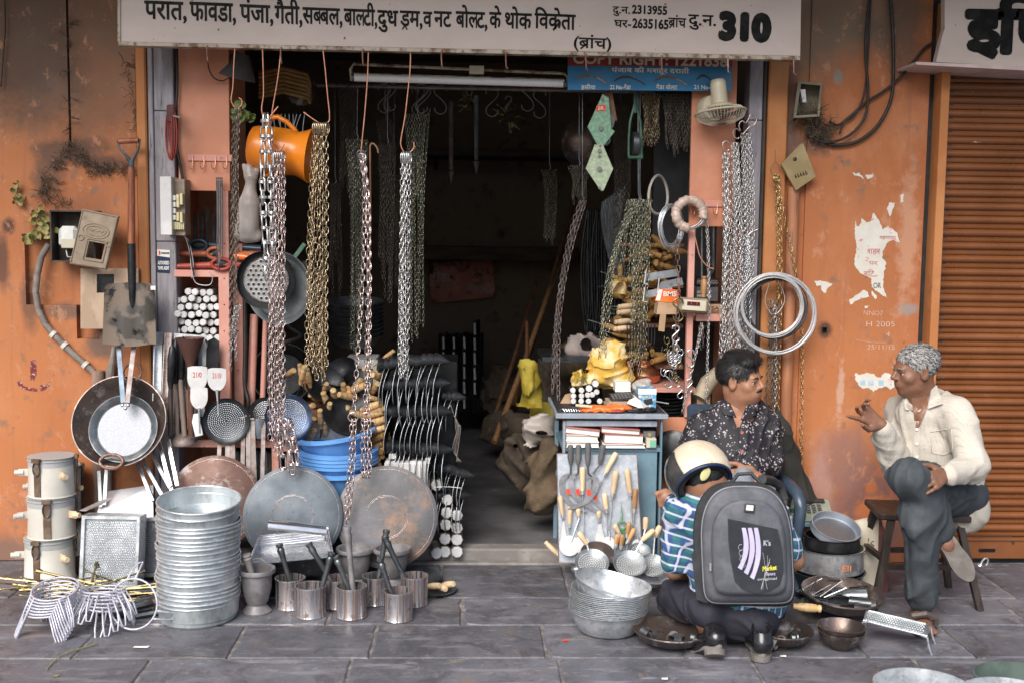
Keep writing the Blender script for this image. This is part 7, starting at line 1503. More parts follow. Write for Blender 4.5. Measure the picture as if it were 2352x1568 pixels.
for k in range(7):wirestand(('bottom','second','third','fourth','fifth','sixth','topmost')[k]+' nested wire stand of the pile nearest the pavement edge',b0+V3((.0+.004*k,.06,.085+.0125*k)),.082,4,.10,.55,(R(4+1.5*k),R(-3),.1*k*.2))
b0=G(235,1450)
for k in range(6):wirestand(('lowest','second','third','fourth','fifth','top')[k]+' nested wire stand of the pile beside the tall tin stack',b0+V3((-.015,.07,.075+.0125*k)),.075,4,.09,.2,(R(-3),R(6),.25*k))
wirestand('single wire stand tipped on edge against the second pile',b0+V3((.115,.0,.105)),.092,3,.085,1.9,(R(80),R(10),R(-12)))
for k in range(46):
 a=G(RU(60,270),RU(1375,1400))+V3((0,0,RU(.015,.085)));ang=random.choice((random.gauss(.3,.35),random.gauss(2.7,.4)));L_=RU(.12,.26);d=V3((cos(ang)*.95,sin(ang)*.5,RU(-.15,.15))).normalized()
 if k==0:
  t0=thing('brass_rod','thin brass rod with a flared tip in the brass heap beside the drums','brass rod',M=axisM(a,a+d),group='brass rods heaped beside the drums');m=MB();m.cyl((0,0,0),(0,0,.19),.0036,n=6);put('stem',m,m_brass,t0);m=MB();m.lathe([(.0036,.17),(.0075,.182),(.0078,.19),(0,.19)],None,8);put('tip',m,m_brass,t0)
 else:dup(t0,None,axisM(a,a+d)@Matrix.Scale(L_/.19,4))
for k in range(14):
 a=G(RU(255,335),RU(1375,1425))+V3((0,0,.014+.006*(k//3)));d=V3((.8+RU(-.15,.15),.45+RU(-.3,.3),.06)).normalized()
 if k==0:td=thing('iron_peg','dark hexagonal iron peg in the heap behind the second wire stand pile','iron peg',M=axisM(a-d*.06,a+d),group='dark iron pegs behind the wire stands');m=MB();m.cyl((0,0,0),(0,0,.15),.011,n=6);put('shank',m,m_steel,td,smooth=20);m=MB();m.cyl((0,0,.15),(0,0,.165),.0125,n=6);put('collar',m,m_rust,td,smooth=20)
 else:dup(td,None,axisM(a-d*.06,a+d))
 # ================================================================ TALL TIN STACK
gs=G(432,1448);rs=96*S(gs.y+.15);cs=gs+V3((0,rs*.96,0));cs.y=gs.y+rs
m_tin=M_('weathered_tin',(.46,.51,.53),(.64,.69,.71),rough=.38,metal=.65,scale=7,stretch=(1,1,.5),c3=(.30,.33,.34),thr3=(.5,.7),bump=.15,bscale=18)
tz=0;tin0=None;N_=22;hz=[0];
for k in range(N_):
 step=(.0150,.0135,.0195,.0165,.0140,.026,.0150)[k%7]if k<20 else .027
 tz+=step if k else 0
 off=V3((.003*sin(k*.9)+.010*(k/N_),.002*cos(k*1.3),0));tilt=(R(RU(-.5,.5)),R(RU(-.7,.7)),0)
 if k>=N_-2:tilt=(R(7),R(1.5),0)
 Mt=Mx(cs+off+V3((0,0,tz)),tilt,1.0+RU(-.012,.012));lab=('second','third','fourth','fifth','sixth','seventh','eighth','ninth','tenth','eleventh','twelfth','thirteenth','fourteenth','fifteenth','sixteenth','seventeenth','eighteenth','nineteenth','twentieth','twenty first')[max(0,min(k-1,19))]+' tin tray counted from the bottom of the tall galvanised stack'
 if tin0 is None:
  tin0=thing('tin_tray','bottom deep tin of the tall galvanised stack beside the mortar','tin tray',M=Mt,group='tall stack of galvanised tins');r=rs;h=.078
  m=MB();m.lathe([(0,0),(r*.90,0),(r*.93,.006),(r*.975,h*.96),(r*.97,h*.97),(r*.915,.008),(0,.003)],None,56);put('pan',m,m_tin,tin0,smooth=30);m=MB();m.tube([V3((cos(a)*r*.978,sin(a)*r*.980,h*.97))for a in[2*PI*j/56 for j in range(56)]],.0040,6,closed=1);put('rolled_rim',m,m_galv,tin0,smooth=180)
 else:dup(tin0,'top tilted tin tray of the tall galvanised stack, open and dull inside'if k==N_-1 else lab,Mt)
 # ================================================================ ROUND IRON SHEETS
def roundsheet(label,u,v,r,Y,lean,mat,rings,yaw=0):
 c_=P(u,v,Y);R0=r*S(Y);c_.z=max(c_.z,R0*cos(lean)+.002);Mt=Matrix.Translation(c_)@Euler((-lean,0,yaw)).to_matrix().to_4x4()@Matrix.Rotation(R(90),4,'X');t=thing('iron_griddle',label,'griddle',M=Mt)
 m=MB();m.lathe([(0,.010),(R0*.5,.008),(R0*.94,.001),(R0,-.004),(R0,-.008),(R0*.94,-.003),(R0*.5,.004),(0,.006)],None,72);put('sheet',m,mat,t,smooth=40)
 for k in rings:
  z=.0025+.0085*(1-k)**.7*1.0;z=np.interp(k,[0,.5,.94],[.010,.008,.001])+.0005;m=MB();m.tube([V3((cos(a)*R0*k,sin(a)*R0*k,z))for a in[2*PI*j/64 for j in range(64)]],.0009,4,closed=1);put('scribed_ring',m,m_chsteel,t,smooth=180)
roundsheet('reddish rusty round iron griddle nearest the tall tin stack',492,1152,108,-.18,R(14),m_tawar,(.92,));roundsheet('bluish round iron griddle in the middle behind the dust pans',672,1184,116,-.26,R(14),m_tawa,(.93,.42,.40));roundsheet('brownish round iron griddle nearest the doorway',888,1186,119,-.24,R(13),M_('browned_iron_sheet',(.10,.10,.105),(.17,.17,.185),rough=.5,metal=.3,scale=3,bump=.2,c3=(.32,.20,.13),thr3=(.5,.72),spots=[((.10,.10,.11),55,.68,.75)]),(.93,.42,.395))
gp=G(640,1300);gp.y=-.56
for k in range(13):
 t=None;z=.052+.0095*k;y=gp.y+.13
 if k==0:
  dp=thing('dust_pan','bright folded tin dust pan in the pile before the bluish griddle','dust pan',M=Mx((P(645,1270,y).x,y,z),(R(6),R(-7),R(4))),group='bright dust pans piled before the bluish griddle');m=MB();W_,D_=.33,.20
  V=[(-W_/2,-D_/2,0),(W_/2,-D_/2,0),(W_/2*.86,D_/2,0),(-W_/2*.86,D_/2,0),(-W_/2,-D_/2,.012),(W_/2,-D_/2,.012),(W_/2*.86,D_/2,.045),(-W_/2*.86,D_/2,.045)]
  m.add(V,[(0,1,2,3),(3,2,6,7),(0,3,7,4),(2,1,5,6),(3,2,1,0)]);m.tube([V3(V[i])for i in(4,7,6,5)],.0025,5);put('pan',m,m_bright,dp,smooth=0)
 else:dup(dp,'topmost bright dust pan lying across the pile, upside down'if k==12 else None,Mx((P(645,1270,y).x+.004*sin(k)+.0045*k,y,z),(R(6),R(-7+k*.2),R(4+RU(-2,2)))))
t=thing('tin_gutter','curled tin gutter piece lying on the dust pans','tin sheet',P(690,1220,gp.y+.1));m=MB();a,b=P(618,1208,gp.y+.12),P(752,1222,gp.y+.16)
for s_ in(1,):
 n_=12;m.add([a+V3((0,sin(x)*.03,cos(x)*.03))for x in[R(-100+200*j/n_)for j in range(n_+1)]]+[b+V3((0,sin(x)*.03,cos(x)*.03))for x in[R(-100+200*j/n_)for j in range(n_+1)]],[(j,j+1,n_+2+j,n_+1+j)for j in range(n_)])
put('sheet',m,m_bright,t,W=1,smooth=180)
t=thing('low_crate','dark low crate under the pile of dust pans','crate',(P(645,1290,gp.y+.13).x,gp.y+.14,0));m=MB();m.box((0,0,.022),(.24,.17,.044),bev=.003);put('tray',m,m_darkp,t)
# ================================================================ MORTARS, TINS, PESTLES
def mortar(label,u,vb,r,h,foot=True):
 g=G(u,vb);g.y+=r*.8;return lathed('iron_mortar',label,'mortar',g,(0,0,1),[(0,0),(r*.78,0),(r*.80,.006),(r*.60,.022),(r*.50,.032),(r*.62,.045),(r*.80,h*.55),(r*.84,h*.86),(r*1.02,h*.90),(r*1.04,h*.96),(r*1.0,h),(r*.86,h*.98),(r*.78,h*.6),(r*.5,.07),(0,.06)],m_iron,'bowl',44),g
def pestle(label,a,b,r=.011,mat=None):
 a,b=V3(a),V3(b);L_=(b-a).length;t=thing('iron_pestle',label,'pestle',M=axisM(a,b));m=MB();m.lathe([(0,0),(r*1.2,.002),(r*1.25,.02),(r*.95,.05),(r*.85,L_*.55),(r*1.0,L_*.82),(r*1.35,L_*.90),(r*.95,L_*.93),(r*1.3,L_*.97),(r*1.2,L_),(0,L_)],None,16);put('rod',m,mat or m_iron,t,smooth=50);return t
mt_,g=mortar('spotted grey iron mortar standing beside the tall tin stack',584,1415,.070,.175);pestle('short worn pestle in the spotted mortar',g+V3((.0,-.0,.07)),P(566,1272,g.y-.02),.014,M_('worn_stone',(.30,.27,.26),(.38,.35,.34),rough=.7,scale=20))
wire('white wire rings lying behind the spotted mortar',[(575,1300),(580,1286),(596,1282),(610,1292),(606,1308),(590,1310)],.003,-.55,m_clamp)
for lab,u in(('dull iron mortar behind the first rusty tins below the dust pans',700),('dull iron mortar in the middle behind the rusty tins',812),('dull iron mortar below the brownish griddle behind the shiny tins',898)):mortar(lab,u,1352,.078,.16)
def tin(label,u,vb,r,h,mat,ang):
 g=G(u,vb);g.y+=r*.9;t=lathed('open_tin',label,'tin',g,(0,0,1),[(0,0),(r*1.04,0),(r*1.06,.004),(r*1.0,.010),(r,h-.010),(r*1.04,h-.003),(r*1.03,h),(r*.97,h),(r*.96,.01),(0,.008)],mat,'can',40,roll=ang);return t,g
q=NT('rust_streaked_tin',.32,.85);o=q.sep();an=q.math('ARCTAN2',o[1],o[0]);cy=q.N.new('ShaderNodeCombineXYZ');q.L.new(q.math('MULTIPLY',an,2.4),cy.inputs[0]);q.L.new(o[2],cy.inputs[2]);oi=q.N.new('ShaderNodeObjectInfo');q.L.new(q.math('MULTIPLY',oi.outputs['Random'],20),cy.inputs[1])
nz=q.noise(1.6,4,.55,vec=cy.outputs[0]);f_=q.math('ADD',q.mr(nz,.44,.58),q.mr(q.noise(30,6,.7),.56,.68));f_=q.math('MINIMUM',f_,1.0);q.col(q.mix(f_,(.58,.57,.60),(.17,.12,.105)));q.L.new(q.mr(f_,0,1,.95,.35),q.b.inputs['Metallic']);q.rough(q.mr(f_,0,1,.2,.6));m_tinr=q.m
tins=(('rusty tin nearest the spotted mortar',662,1402,.058,.118),('streaked tin in the front row, first from the mortar side',709,1422,.058,.118),('rusty brown tin in the middle of the front row',804,1424,.057,.120),('spotted shiny tin nearest the street in the front row',913,1430,.055,.112),('rusty tin half hidden in the second row',775-3,1400,.055,.115),('dark shiny tin in the second row',860,1392,.052,.112),('bright striped tin at the doorway end',950,1395,.054,.118))
tg={}
for i,(lab,u,vb,r,h)in enumerate(tins):tg[i]=tin(lab,u,vb,r,h,m_tinr,i*1.3)[1]
for i,k,(u,v),yo in((0,0,(641,1248),-.0),(1,0,(762,1268),.02),(2,2,(771,1275),.04),(3,3,(872,1283),.02),(4,6,(883,1232),.06),(5,4,(708,1246),.03),(6,5,(888,1216),.08)):
 t=pestle(('dark slim pestle in the tin nearest the mortar','dark pestle leaning out of the streaked front tin','dark pestle in the brown front tin','thick dark pestle in the spotted front tin','long dark pestle leaning in the bright striped tin','dark pestle standing in the half hidden rusty tin','pale headed pestle above the dark shiny tin')[i],tg[(0,1,2,3,6,4,5)[i]]+V3((.02 if u<800 else .0,0,.02)),P(u,v,tg[(0,1,2,3,6,4,5)[i]].y+yo*.3),.0115,m_steel)
pestle('pale grey pestle the long chains reach down to',tg[2]+V3((.012,.01,.02)),P(797,1208,tg[2].y+.02),.0125,m_iron)
t=lathed('shallow_pan','shallow dark pan on the paving beyond the bright striped tin','pan',G(995,1366)+V3((0,.05,.0)),(0,0,1),[(0,0),(.07,.001),(.095,.010),(.098,.012),(.095,.013),(.07,.005),(0,.004)],m_steel)
gg=G(1010,1366)+V3((0,.03,.02))
for i,(du,dv)in enumerate(((0,0),(32,-8),(14,16))):
 a=gg+V3((du*S(-.4)-.06,.02+.02*i,.0));b=gg+V3((du*S(-.4)+.0,-.035-.0*i,.022-dv*.0009));Mt=axisM(b,a);tt=thing('wooden_grip_tool',('first','highest','lowest')[i]+' pale wooden handle resting on the shallow dark pan','handle',M=Mt);m=MB();m.lathe(handle_prof(.075,.0135),None,14);put('grip',m,m_lightwood,tt,smooth=50)
t=lathed('round_cover','thin dark steel lid leaning behind the bright striped tin','lid',G(978,1340)+V3((-.02,.02,.03)),(0,-.1,1),[(0,.004),(.085,.0),(.088,-.002),(.085,-.003),(0,.001)],m_steel)
ys_=-.03
for i,(u,v)in enumerate(((1003,1283-12),(1022,1268),(1050,1268),(1022,1238),(1050,1240),(1024,1206),(1050,1213),(1026,1178),(1050,1184),(1028,1148),(1003,1115))):
 rod_end('wooden_log',('first log of the bottom row beside the brownish griddle','middle log of the bottom row','last log of the bottom row at the doorway','inner log of the second row','outer log of the second row','inner log of the third row','outer log of the third row','inner log of the fourth row','outer log of the fourth row','large log on top of the stack','lone log lodged above the griddle edge')[i]+' with a whitewashed end','log',P(u,v,-.06+.01*(i%2)),(RU(-.06,.06)-.05,1,.02),.0262,.30,'whitewashed logs stacked at the doorway',m_rodw,m_rodd)
 # ================================================================ CENTRE OF THE SHOP
t=thing('tube_lamp','unlit white fluorescent tube in a rusty holder under the shop sign','lamp',P(1050,180,.0));Yf=.0
m=MB();m.cyl(P(812,179,Yf-.02),P(1296,194-1,Yf-.02),.0165,n=16);put('tube',m,m_tube,t,W=1,smooth=60)
for(u,v)in((808,179),(1299,194)):m=MB();m.cyl(P(u,v,Yf-.02),P(u+(6 if u<900 else-6),v,Yf-.02),.0175,n=14);put('end_cap',m,m_steel,t,W=1)
m=MB();m.tube([P(808,186,Yf),P(805,160,Yf),P(812,148,Yf),P(1296,170,Yf),P(1304,178,Yf),P(1302,200,Yf)],.007,6);put('frame',m,m_flange,t,W=1);m=MB();quadbox(m,((812,174),(1296,189),(1296,182),(812,168)),Yf-.01,Yf+.03);put('reflector',m,m_flange,t,W=1)
m=MB();wbox(m,1078,1112,151,170,Yf-.03,Yf+.02);put('ballast',m,m_cream,t,W=1)
m_beam=M_('old_roof_timber',(.05,.035,.025),(.08,.06,.045),rough=.8,scale=5,stretch=(1,5,5),bump=.3)
for lab,v0,v1,Y,u0,u1 in(('thick dark timber shelf across the back wall, lower one',570,596,3.4,960,1330),('dark timber shelf across the back wall, upper one',345,357,3.4,970,1340)):
 t=thing('wall_shelf',lab,'shelf',P((u0+u1)/2,v0,Y));m=MB();wbox(m,u0,u1,v0,v1,Y,Y+.5);put('board',m,m_beam,t,W=1)
 for u in(u0+30,u1-30):m=MB();m.tube([P(u,v1,Y+.1),P(u,v1+30,Y+.5)],.02,4);put('bracket',m,m_beam,t,W=1)
def clutter(label,u,v,w_,h,Y,mat,kind='sack'):
 c_=P(u,v,Y);s_=S(Y);S_=SDF(h=.014);S_.ell(c_,(w_*s_/2,min(.22,w_*s_/2.4),h*s_/2),(RU(-.2,.2),RU(-.2,.2),RU(-.5,.5)),0);S_.ell(c_+V3((w_*s_*.2,0,-h*s_*.15)),(w_*s_/2.4,w_*s_/3,h*s_/2.6),None,.05);S_.wrinkle(.016,(12,26,50),random.randrange(99),ridge=1.8);t=thing(kind.replace(' ','_'),label,kind,c_);put('cloth',S_.mesh('cloth'),mat,t,W=1);return t
for lab,u,v,w_,h,Y,mat in(('slumped brown sack on the floor before the jute sack',1195,1060,86,110,.55,m_jute2),('jute sack with folded neck standing by the desk side',1248,1090,62,170,.25,m_jute),('dim sack at the foot of the leaning pole',1150,980,90,70,2.0,m_jute2),('round dim sack behind the slumped brown sack',1195,975,80,60,1.3,m_jute2),('large sack heap high behind the yellow rag',1290,890,150,140,1.6,m_jute2),('dark bundle beside the striped rods',1150,900,70,110,2.8,m_jute2),('wide sack in the gloom behind the desk',1330,830,120,60,1.6,m_jute)):clutter(lab,u,v,w_,h,Y,mat)
clutter('bright yellow plastic rag hanging beside the jute sack',1238,955,26,50,.9,m_yrag,'rag');clutter('torn yellow strips above the yellow rag',1222,880,12,90,.65,m_yrag,'rag');clutter('crumpled white plastic heap on the jute sack',1238,985,60,50,.45,m_plasticbag,'plastic heap');clutter('pale cloth crumpled on a tray behind the desk',1330,800,70,44,.9,m_rag,'cloth')
for lab,a,b,r,mat in(('long wooden pole leaning in the dark passage',(1135,1015,1.5),(1285,600,2.6),.018,m_midwood),('second thinner pole leaning beside the long pole',(1125,990,1.9),(1235,640,2.9),.014,m_brownwood),('third dark pole leaning further right',(1180,930,1.9),(1330,420,2.9),.015,m_brownwood),('short pole with a bright ring leaning in the dark',(1205,870,1.4),(1210,740,1.8),.012,m_brownwood)):
 t=thing('wooden_pole',lab,'pole',P(*a));m=MB();m.tube([P(*a),P((a[0]+b[0])/2+3,(a[1]+b[1])/2,(a[2]+b[2])/2),P(*b)],r,8);put('shaft',m,mat,t,W=1,smooth=60)
m_ps=M_('faded_red_board',(.42,.15,.11),(.52,.22,.17),rough=.7,scale=7,c3=(.08,.04,.03),thr3=(.52,.64),bump=.2)
t=thing('painted_board','tilted faded red board with pale Hindi letters on the back wall','board',P(1062,645,3.2));m=MB();quadbox(m,((990,697),(1138,683),(1130,594),(984,606)),3.9,3.93);put('panel',m,m_ps,t,W=1,smooth=0)
m_dimw=M_('faded_white_letters',(.36,.27,.25),(.42,.33,.3),rough=.7);letters('lettering','गेंडा',993,1035,628,648,3.895,m_dimw,t,.02,rot=.08);letters('lettering','कलमी',1072,1128,655,672,3.895,m_dimw,t,.02,rot=.08)
for k in range(13):
 u=1010+k*8;top=768 if u<1085 or u>1105 else 736
 t=thing('iron_rod',('first','second','third','fourth','fifth','sixth','seventh','eighth','ninth','tenth','eleventh','twelfth','last')[k]+' black iron rod in the row against the back wall','rod',P(u,900,3.0),group='black rods standing at the back wall');m=MB();m.cyl(P(u,945,2.8),P(u+1,top+RU(-4,4),3.3),.0125,n=8);put('shank',m,m_black,t,W=1)
 if k in(1,4,7,10):
  m=MB();
  for j in range(5):v0=top+6+j*34;m.cyl(P(u,v0,2.78+.02),P(u+1,v0+27,2.78+.01),.0075,n=6)
  put('pale_stripe',m,m_rodw,t,W=1)['kind']='stuff'
for k in range(16):t=wire('dark glossy coil loop hanging in the gloom behind the rusty chain',[(1350+k*5,480),(1338+k*5.5,560),(1335+k*6,650),(1345+k*5,760),(1352+k*5,700),(1350+k*5,560),(1352+k*5,485)],.005,.9+.02*(k%4),m_black,'wire_loop','coil');t['group']='dark coil loops in the gloom'
for k in range(15):t=wire('dark bent wire hanging from the gloom beside the coils',[(1440-k*4,420+k*3),(1425-k*3,520),(1440-k*2,640),(1460-k,700)],.004,.7,m_steel,'wire_loop','coil');t['group']='dark bent wires behind the green chains'
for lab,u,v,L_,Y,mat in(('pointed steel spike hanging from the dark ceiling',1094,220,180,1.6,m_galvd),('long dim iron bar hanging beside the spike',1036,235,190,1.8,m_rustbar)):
 t=thing('hanging_spike',lab,'spike',P(u,v,Y));m=MB();m.cyl(P(u,v,Y),P(u,v+L_*.82,Y),.014,n=8);m.cyl(P(u,v+L_*.84,Y),P(u,v+L_,Y),.018,.002,n=8);put('shank',m,mat,t,W=1)
for i in range(9):
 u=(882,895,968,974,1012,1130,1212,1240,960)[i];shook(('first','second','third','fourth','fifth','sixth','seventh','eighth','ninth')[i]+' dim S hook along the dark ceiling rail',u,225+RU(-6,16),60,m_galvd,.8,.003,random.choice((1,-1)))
t=thing('ceiling_rail','dark iron rail under the ceiling carrying dim hooks and chains','rail',P(1050,190,.8));m=MB();m.cyl(P(640,195,.8),P(1640,215,.8),.010,n=8);put('rod',m,m_rustbar,t,W=1)
for lab,u,v,r,Y in(('dim wire ball of hooks hanging in the dark',1168,270,30,1.2),('glinting round bundle beside the hanging spike',1078,235,20,1.4)):
 t=thing('hook_bundle',lab,'bundle',P(u,v,Y));m=MB();c_=P(u,v,Y)
 for k in range(46):
  d=V3((random.gauss(0,1),random.gauss(0,1),random.gauss(0,1))).normalized()*r*S(Y);e=V3((random.gauss(0,1),random.gauss(0,1),random.gauss(0,1))).normalized()*.03;m.tube([c_+d*.4,c_+d*.8,c_+d+e],.0018,4)
 put('clips',m,m_brass if k%2 else m_galvd,t,W=1)['kind']='stuff';shook(f'hook carrying the {lab.split()[0]} bundle',u,v-32,30,m_galvd,Y,.003)
lathed('metal_bowl','crumpled dark bowl hanging behind the upper green pulley','bowl',P(1350,330,.7),(.2,-1,-.2),[(0,.06),(.06,.05),(.10,.02),(.125,-.03),(.128,-.03),(.10,.012),(0,.05)],m_wok)
lathed('strainer','dim wire strainer hung under the top corner by the copper hooks','strainer',P(690,205,.6),(.3,-1,0),[(0,.04),(.05,.03),(.075,.0),(.08,0),(.05,.025),(0,.035)],m_wok)
for k in range(7):
 t=thing('bamboo_brush','dusty bamboo strip in the fan hanging above the orange jug','bamboo strip',P(660,180,.5),group='bamboo fan above the orange jug');m=MB();m.tube([P(595,170+k*9,.5),P(650,158+k*9,.48),P(705,172+k*9,.5),P(712,195+k*7,.52)],.010,6);put('strip',m,m_oldbamboo,t,W=1,smooth=60)
for k in range(9):t=wire('thin steel spoke in the fan behind the orange jug',[(628+k*9,262),(640+k*6+RU(-8,8),300),(660+k*5,330)],.002,.1,m_galvd,'steel_spoke','spoke');t['group']='steel spokes behind the orange jug'
lathed('black_pan','black pan turned away below the steel plate','pan',P(650,860,.35),(.1,-1,.3),[(0,0),(.10,.0),(.14,.04),(.145,.04),(.11,-.004),(0,-.004)],m_black)
cable('twisted black strap hanging between the steel plate and the brass chains',[(700,600,.1),(690,680,.1),(660,740,.1),(690,770,.1),(640,790,.08)],.012,.1)
bar('green_bar','green painted metal bar over the dark stacked pans','bar',P(640,640,.3),P(700,560,.35),.02,.01,m_green)
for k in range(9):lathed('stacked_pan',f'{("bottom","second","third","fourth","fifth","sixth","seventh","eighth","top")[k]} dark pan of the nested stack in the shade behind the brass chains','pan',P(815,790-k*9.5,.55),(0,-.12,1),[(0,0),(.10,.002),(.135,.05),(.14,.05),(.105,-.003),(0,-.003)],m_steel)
t=thing('steel_cabinet','low cabinet with a steel front carrying the bamboo handled tools','cabinet',P(770,1000,.2));m=MB();wbox(m,670,872,975,1290,.10,.62);put('carcass',m,m_darkwood,t,W=1);m=MB();wbox(m,682,866,967,1010,.06,.098);put('steel_front',m,m_galvd,t,W=1);m=MB();wbox(m,662,880,945,966,.05,.64);put('top',m,m_brownwood,t,W=1)
cbp('lower_rail',640,720,1020,1036,.0,.03)
hp=None;spots=[]
def grip(label,a,b,r,group,mat=m_bamboo,stripe=True):
 global hp
 Mt=axisM(a,b)@Matrix.Scale((V3(b)-V3(a)).length/.12,4)
 if hp is None or True:
  key=(mat.name,stripe)
  if key not in GP:
   t=thing('hand_sickle',label,'handle tool',M=Mt,group=group);m=MB();m.lathe(handle_prof(.12,.0155),None,12);put('grip',m,mat,t,smooth=50)
   if stripe:m=MB();m.lathe([(.0165,.084),(.0168,.086),(.0165,.088)],None,12);m.lathe([(.0158,.040),(.0164,.0415),(.0158,.043)],None,12);put('red_stripe',m,m_inkr,t)
   m=MB();m.tube([(0,0,.12),(0,.0,.16),(.01,0,.20)],[.004,.003,.002],5);put('tang',m,m_steel,t);GP[key]=t;return t
  return dup(GP[key],label,Mt,group)
GP={}
LH='bamboo handled sickle among those heaped in the centre of the shop';GH='bamboo handled sickles heaped on the cabinet'
cent=[(675,850),(690,870),(700,840),(712,905),(720,930),(735,940),(745,965),(722,960),(700,950),(742,900),(758,925),(770,915),(788,880),(800,890),(812,905),(795,935),(805,945),(780,960),(830,870),(845,880),(855,860),(860,900),(842,910),(825,925),(868,880),(735,955),(750,880),(765,895),(778,905),(820,890),(835,845),(722,985),(735,975),(870,860)]
for i,(u,v)in enumerate(cent):
 Yh=.02+RU(-.04,.10);a=P(u,v,Yh);d=V3((RU(-.7,.7),.35+random.random()*.4,-RU(.2,1.0))).normalized();r=RU(.10,.13);grip(LH,a,a+d*r,.0155,GH)
cnt=0
for(u0,v0,n_,sp)in((868,925,1,0),(872,945,1,0),(876,962,1,0),(878,980,1,0),(875,1000,1,0),(872,1018,1,0),(868,1036,1,0),(862,1052,1,0),(880,935,1,0),(884,953,1,0),(886,972,1,0),(884,992,1,0),(882,1010,1,0),(878,1028,1,0),(872,1046,1,0),(865,1066,1,0),(858,1080,1,0),(888,1004,1,0)):
 a=P(u0+8,v0,-.02+RU(-.02,.02));b=P(u0-38,v0+17+RU(-5,6),.04);grip('bamboo handle poking out between the blue tubs and the black hoes',a,b,.0155,'bamboo handles beside the blue tubs',m_bamboo if v0<1000 else m_oldbamboo)
for i,(u,v,r,Y)in enumerate(((745,895,46,.12),(700,985,0,0),(800,960,60,.02),(790,865,40,.2),(835,930,44,.10))):
 if r:lathed('black_wok',('small dark wok tilted among the bamboo handles','','broad dark pan under the bamboo handles','dark pan rim under the brass chain ends','dark wok behind the long ringed chains')[i],'wok',P(u,v,Y),(RU(-.3,.3),-.8,.7),[(0,0),(r*S(Y)*.6,.008),(r*S(Y),.045),(r*S(Y)*1.02,.045),(r*S(Y)*.62,.002),(0,-.004)],m_black)
for i,(u,v,s_)in enumerate(((688,835,1.0),(705,845,.9),(905,805,1.0),(697,838,1))):grip(('tall bamboo handle standing above the dark pan','second tall bamboo handle above the dark pan','bamboo handle lying on top of the black hoes','third bamboo handle leaning at the dark pan')[i],P(u,v,.05),P(u+(8 if i!=2 else-28),v+44 if i!=2 else v+22,.08),.015,None)
t=thing('scale_pan','cream coloured weighing scale behind the long ringed chains','scale',P(820,850,.3));m=MB();wbox(m,790,862,826,846,.25,.5);put('platform',m,m_ivory,t,W=1);m=MB();wbox(m,786,796,830,885,.24,.30);put('stand',m,m_cream,t,W=1);m=MB();wbox(m,856,868,828,885,.24,.30);put('stand',m,m_cream,t,W=1);m=MB();wbox(m,798,855,846,885,.27,.5);put('body',m,m_galvd,t,W=1)
for k,(z,tl)in enumerate(((1090,0),(1070,0),(1062,0),(1054,0),(1046,0),(1010,-.13))):
 c_=P(777,z,-.02);rr=90*S(-.02);t=lathed('blue_tub',('lowest','second','third','fourth','fifth','tilted top')[k]+' blue plastic tub of the stack on the cabinet','tub',c_-V3((0,0,.085)),(tl*1.0,-.06,1),[(0,0),(rr*.70,.002),(rr*.80,.03),(rr*.93,.115),(rr*.95,.120),(rr*1.02,.121),(rr*1.03,.112),(rr*1.05,.112),(rr*1.05,.124),(rr*.93,.127),(rr*.78,.03),(0,.008)],m_blue,'tub',48)
t=thing('tub_stand','dark stand under the blue tubs','stand',P(777,1150,.0));m=MB();wbox(m,715,840,1120,1295,-.02,.09);put('block',m,m_darkp,t,W=1)
t=thing('plastic_crate','dusty white plastic scale body with a wooden grip above the brownish griddle','plastic box',P(935,1085,-.05));m=MB();a,b=P(885,1118,-.08),P(985,1046,-.08);W_=b.x-a.x;H_=b.z-a.z;m.box(P(935,1086,-.0),(W_,.16,H_),bev=.01,taper=1.12);m.box(P(905,1040,-.0),(.035,.16,.025),bev=.004);m.box(P(984,1050,-.0),(.02,.16,.03),bev=.004);put('body',m,m_ivory,t,W=1)
m=MB();m.cyl(P(903,1082,-.11),P(934,1084,-.11),.010,n=12);put('wooden_grip',m,m_lightwood,t,W=1);m=MB();wbox(m,902,940,1062,1080,-.10,-.085);put('grip_recess',m,m_ivory,t,W=1)
def make_hoe():
 t=thing('black_hoe','black forged hoe head with a bright edge','hoe',M=Matrix.Identity(4),group='rows of black hoe heads stacked at the doorway');m=MB();m.lathe([(0,-.044),(.005,-.044),(.026,0),(.033,.024),(.026,.034),(0,.034)],Matrix.Rotation(R(90),4,'Y'),14);put('socket',m,m_hoes,t,smooth=50)
 m=MB();n_=7;V=[]
 for j in range(n_+1):
  g=j/n_;z=-.012-.165*g;y=.03*sin(g*2.4)*1.0;x=.012*sin(g*3.0)
  for s_ in(-1,1):V.append((x,y+s_*(.036+.012*g),z))
 m.add(V,[(2*j,2*j+1,2*j+3,2*j+2)for j in range(n_)]);m.add([(v[0]+.003,v[1],v[2])for v in V],[(2*j,2*j+2,2*j+3,2*j+1)for j in range(n_)]);put('blade',m,m_black,t,smooth=180)
 m=MB();m.tube([V3(V[2*j+1])+V3((.0015,.0005,0))for j in range(n_+1)],.0014,4);put('sharp_edge',m,m_galv,t,smooth=180);return t
m_hoes=M_('forged_black_socket',(.045,.047,.05),(.08,.083,.088),rough=.32,metal=.6,scale=16,bump=.2)
hoe=make_hoe();first=True
rows=(('top row of',884,1012,838,826,10,.02,0),('second row of',893,1012,884,880,11,-.0,1),('third row of',905,1018,948,944,11,-.02,0),('fourth row of',900,1018,1025,1032,11,-.04,1),('fifth row of',995,1070,1068,1088,8,.0,0),('lowest row of',1006,1064,1140,1138,6,-.02,1),('side cluster of',1028,1052,908,912,3,.04,0))
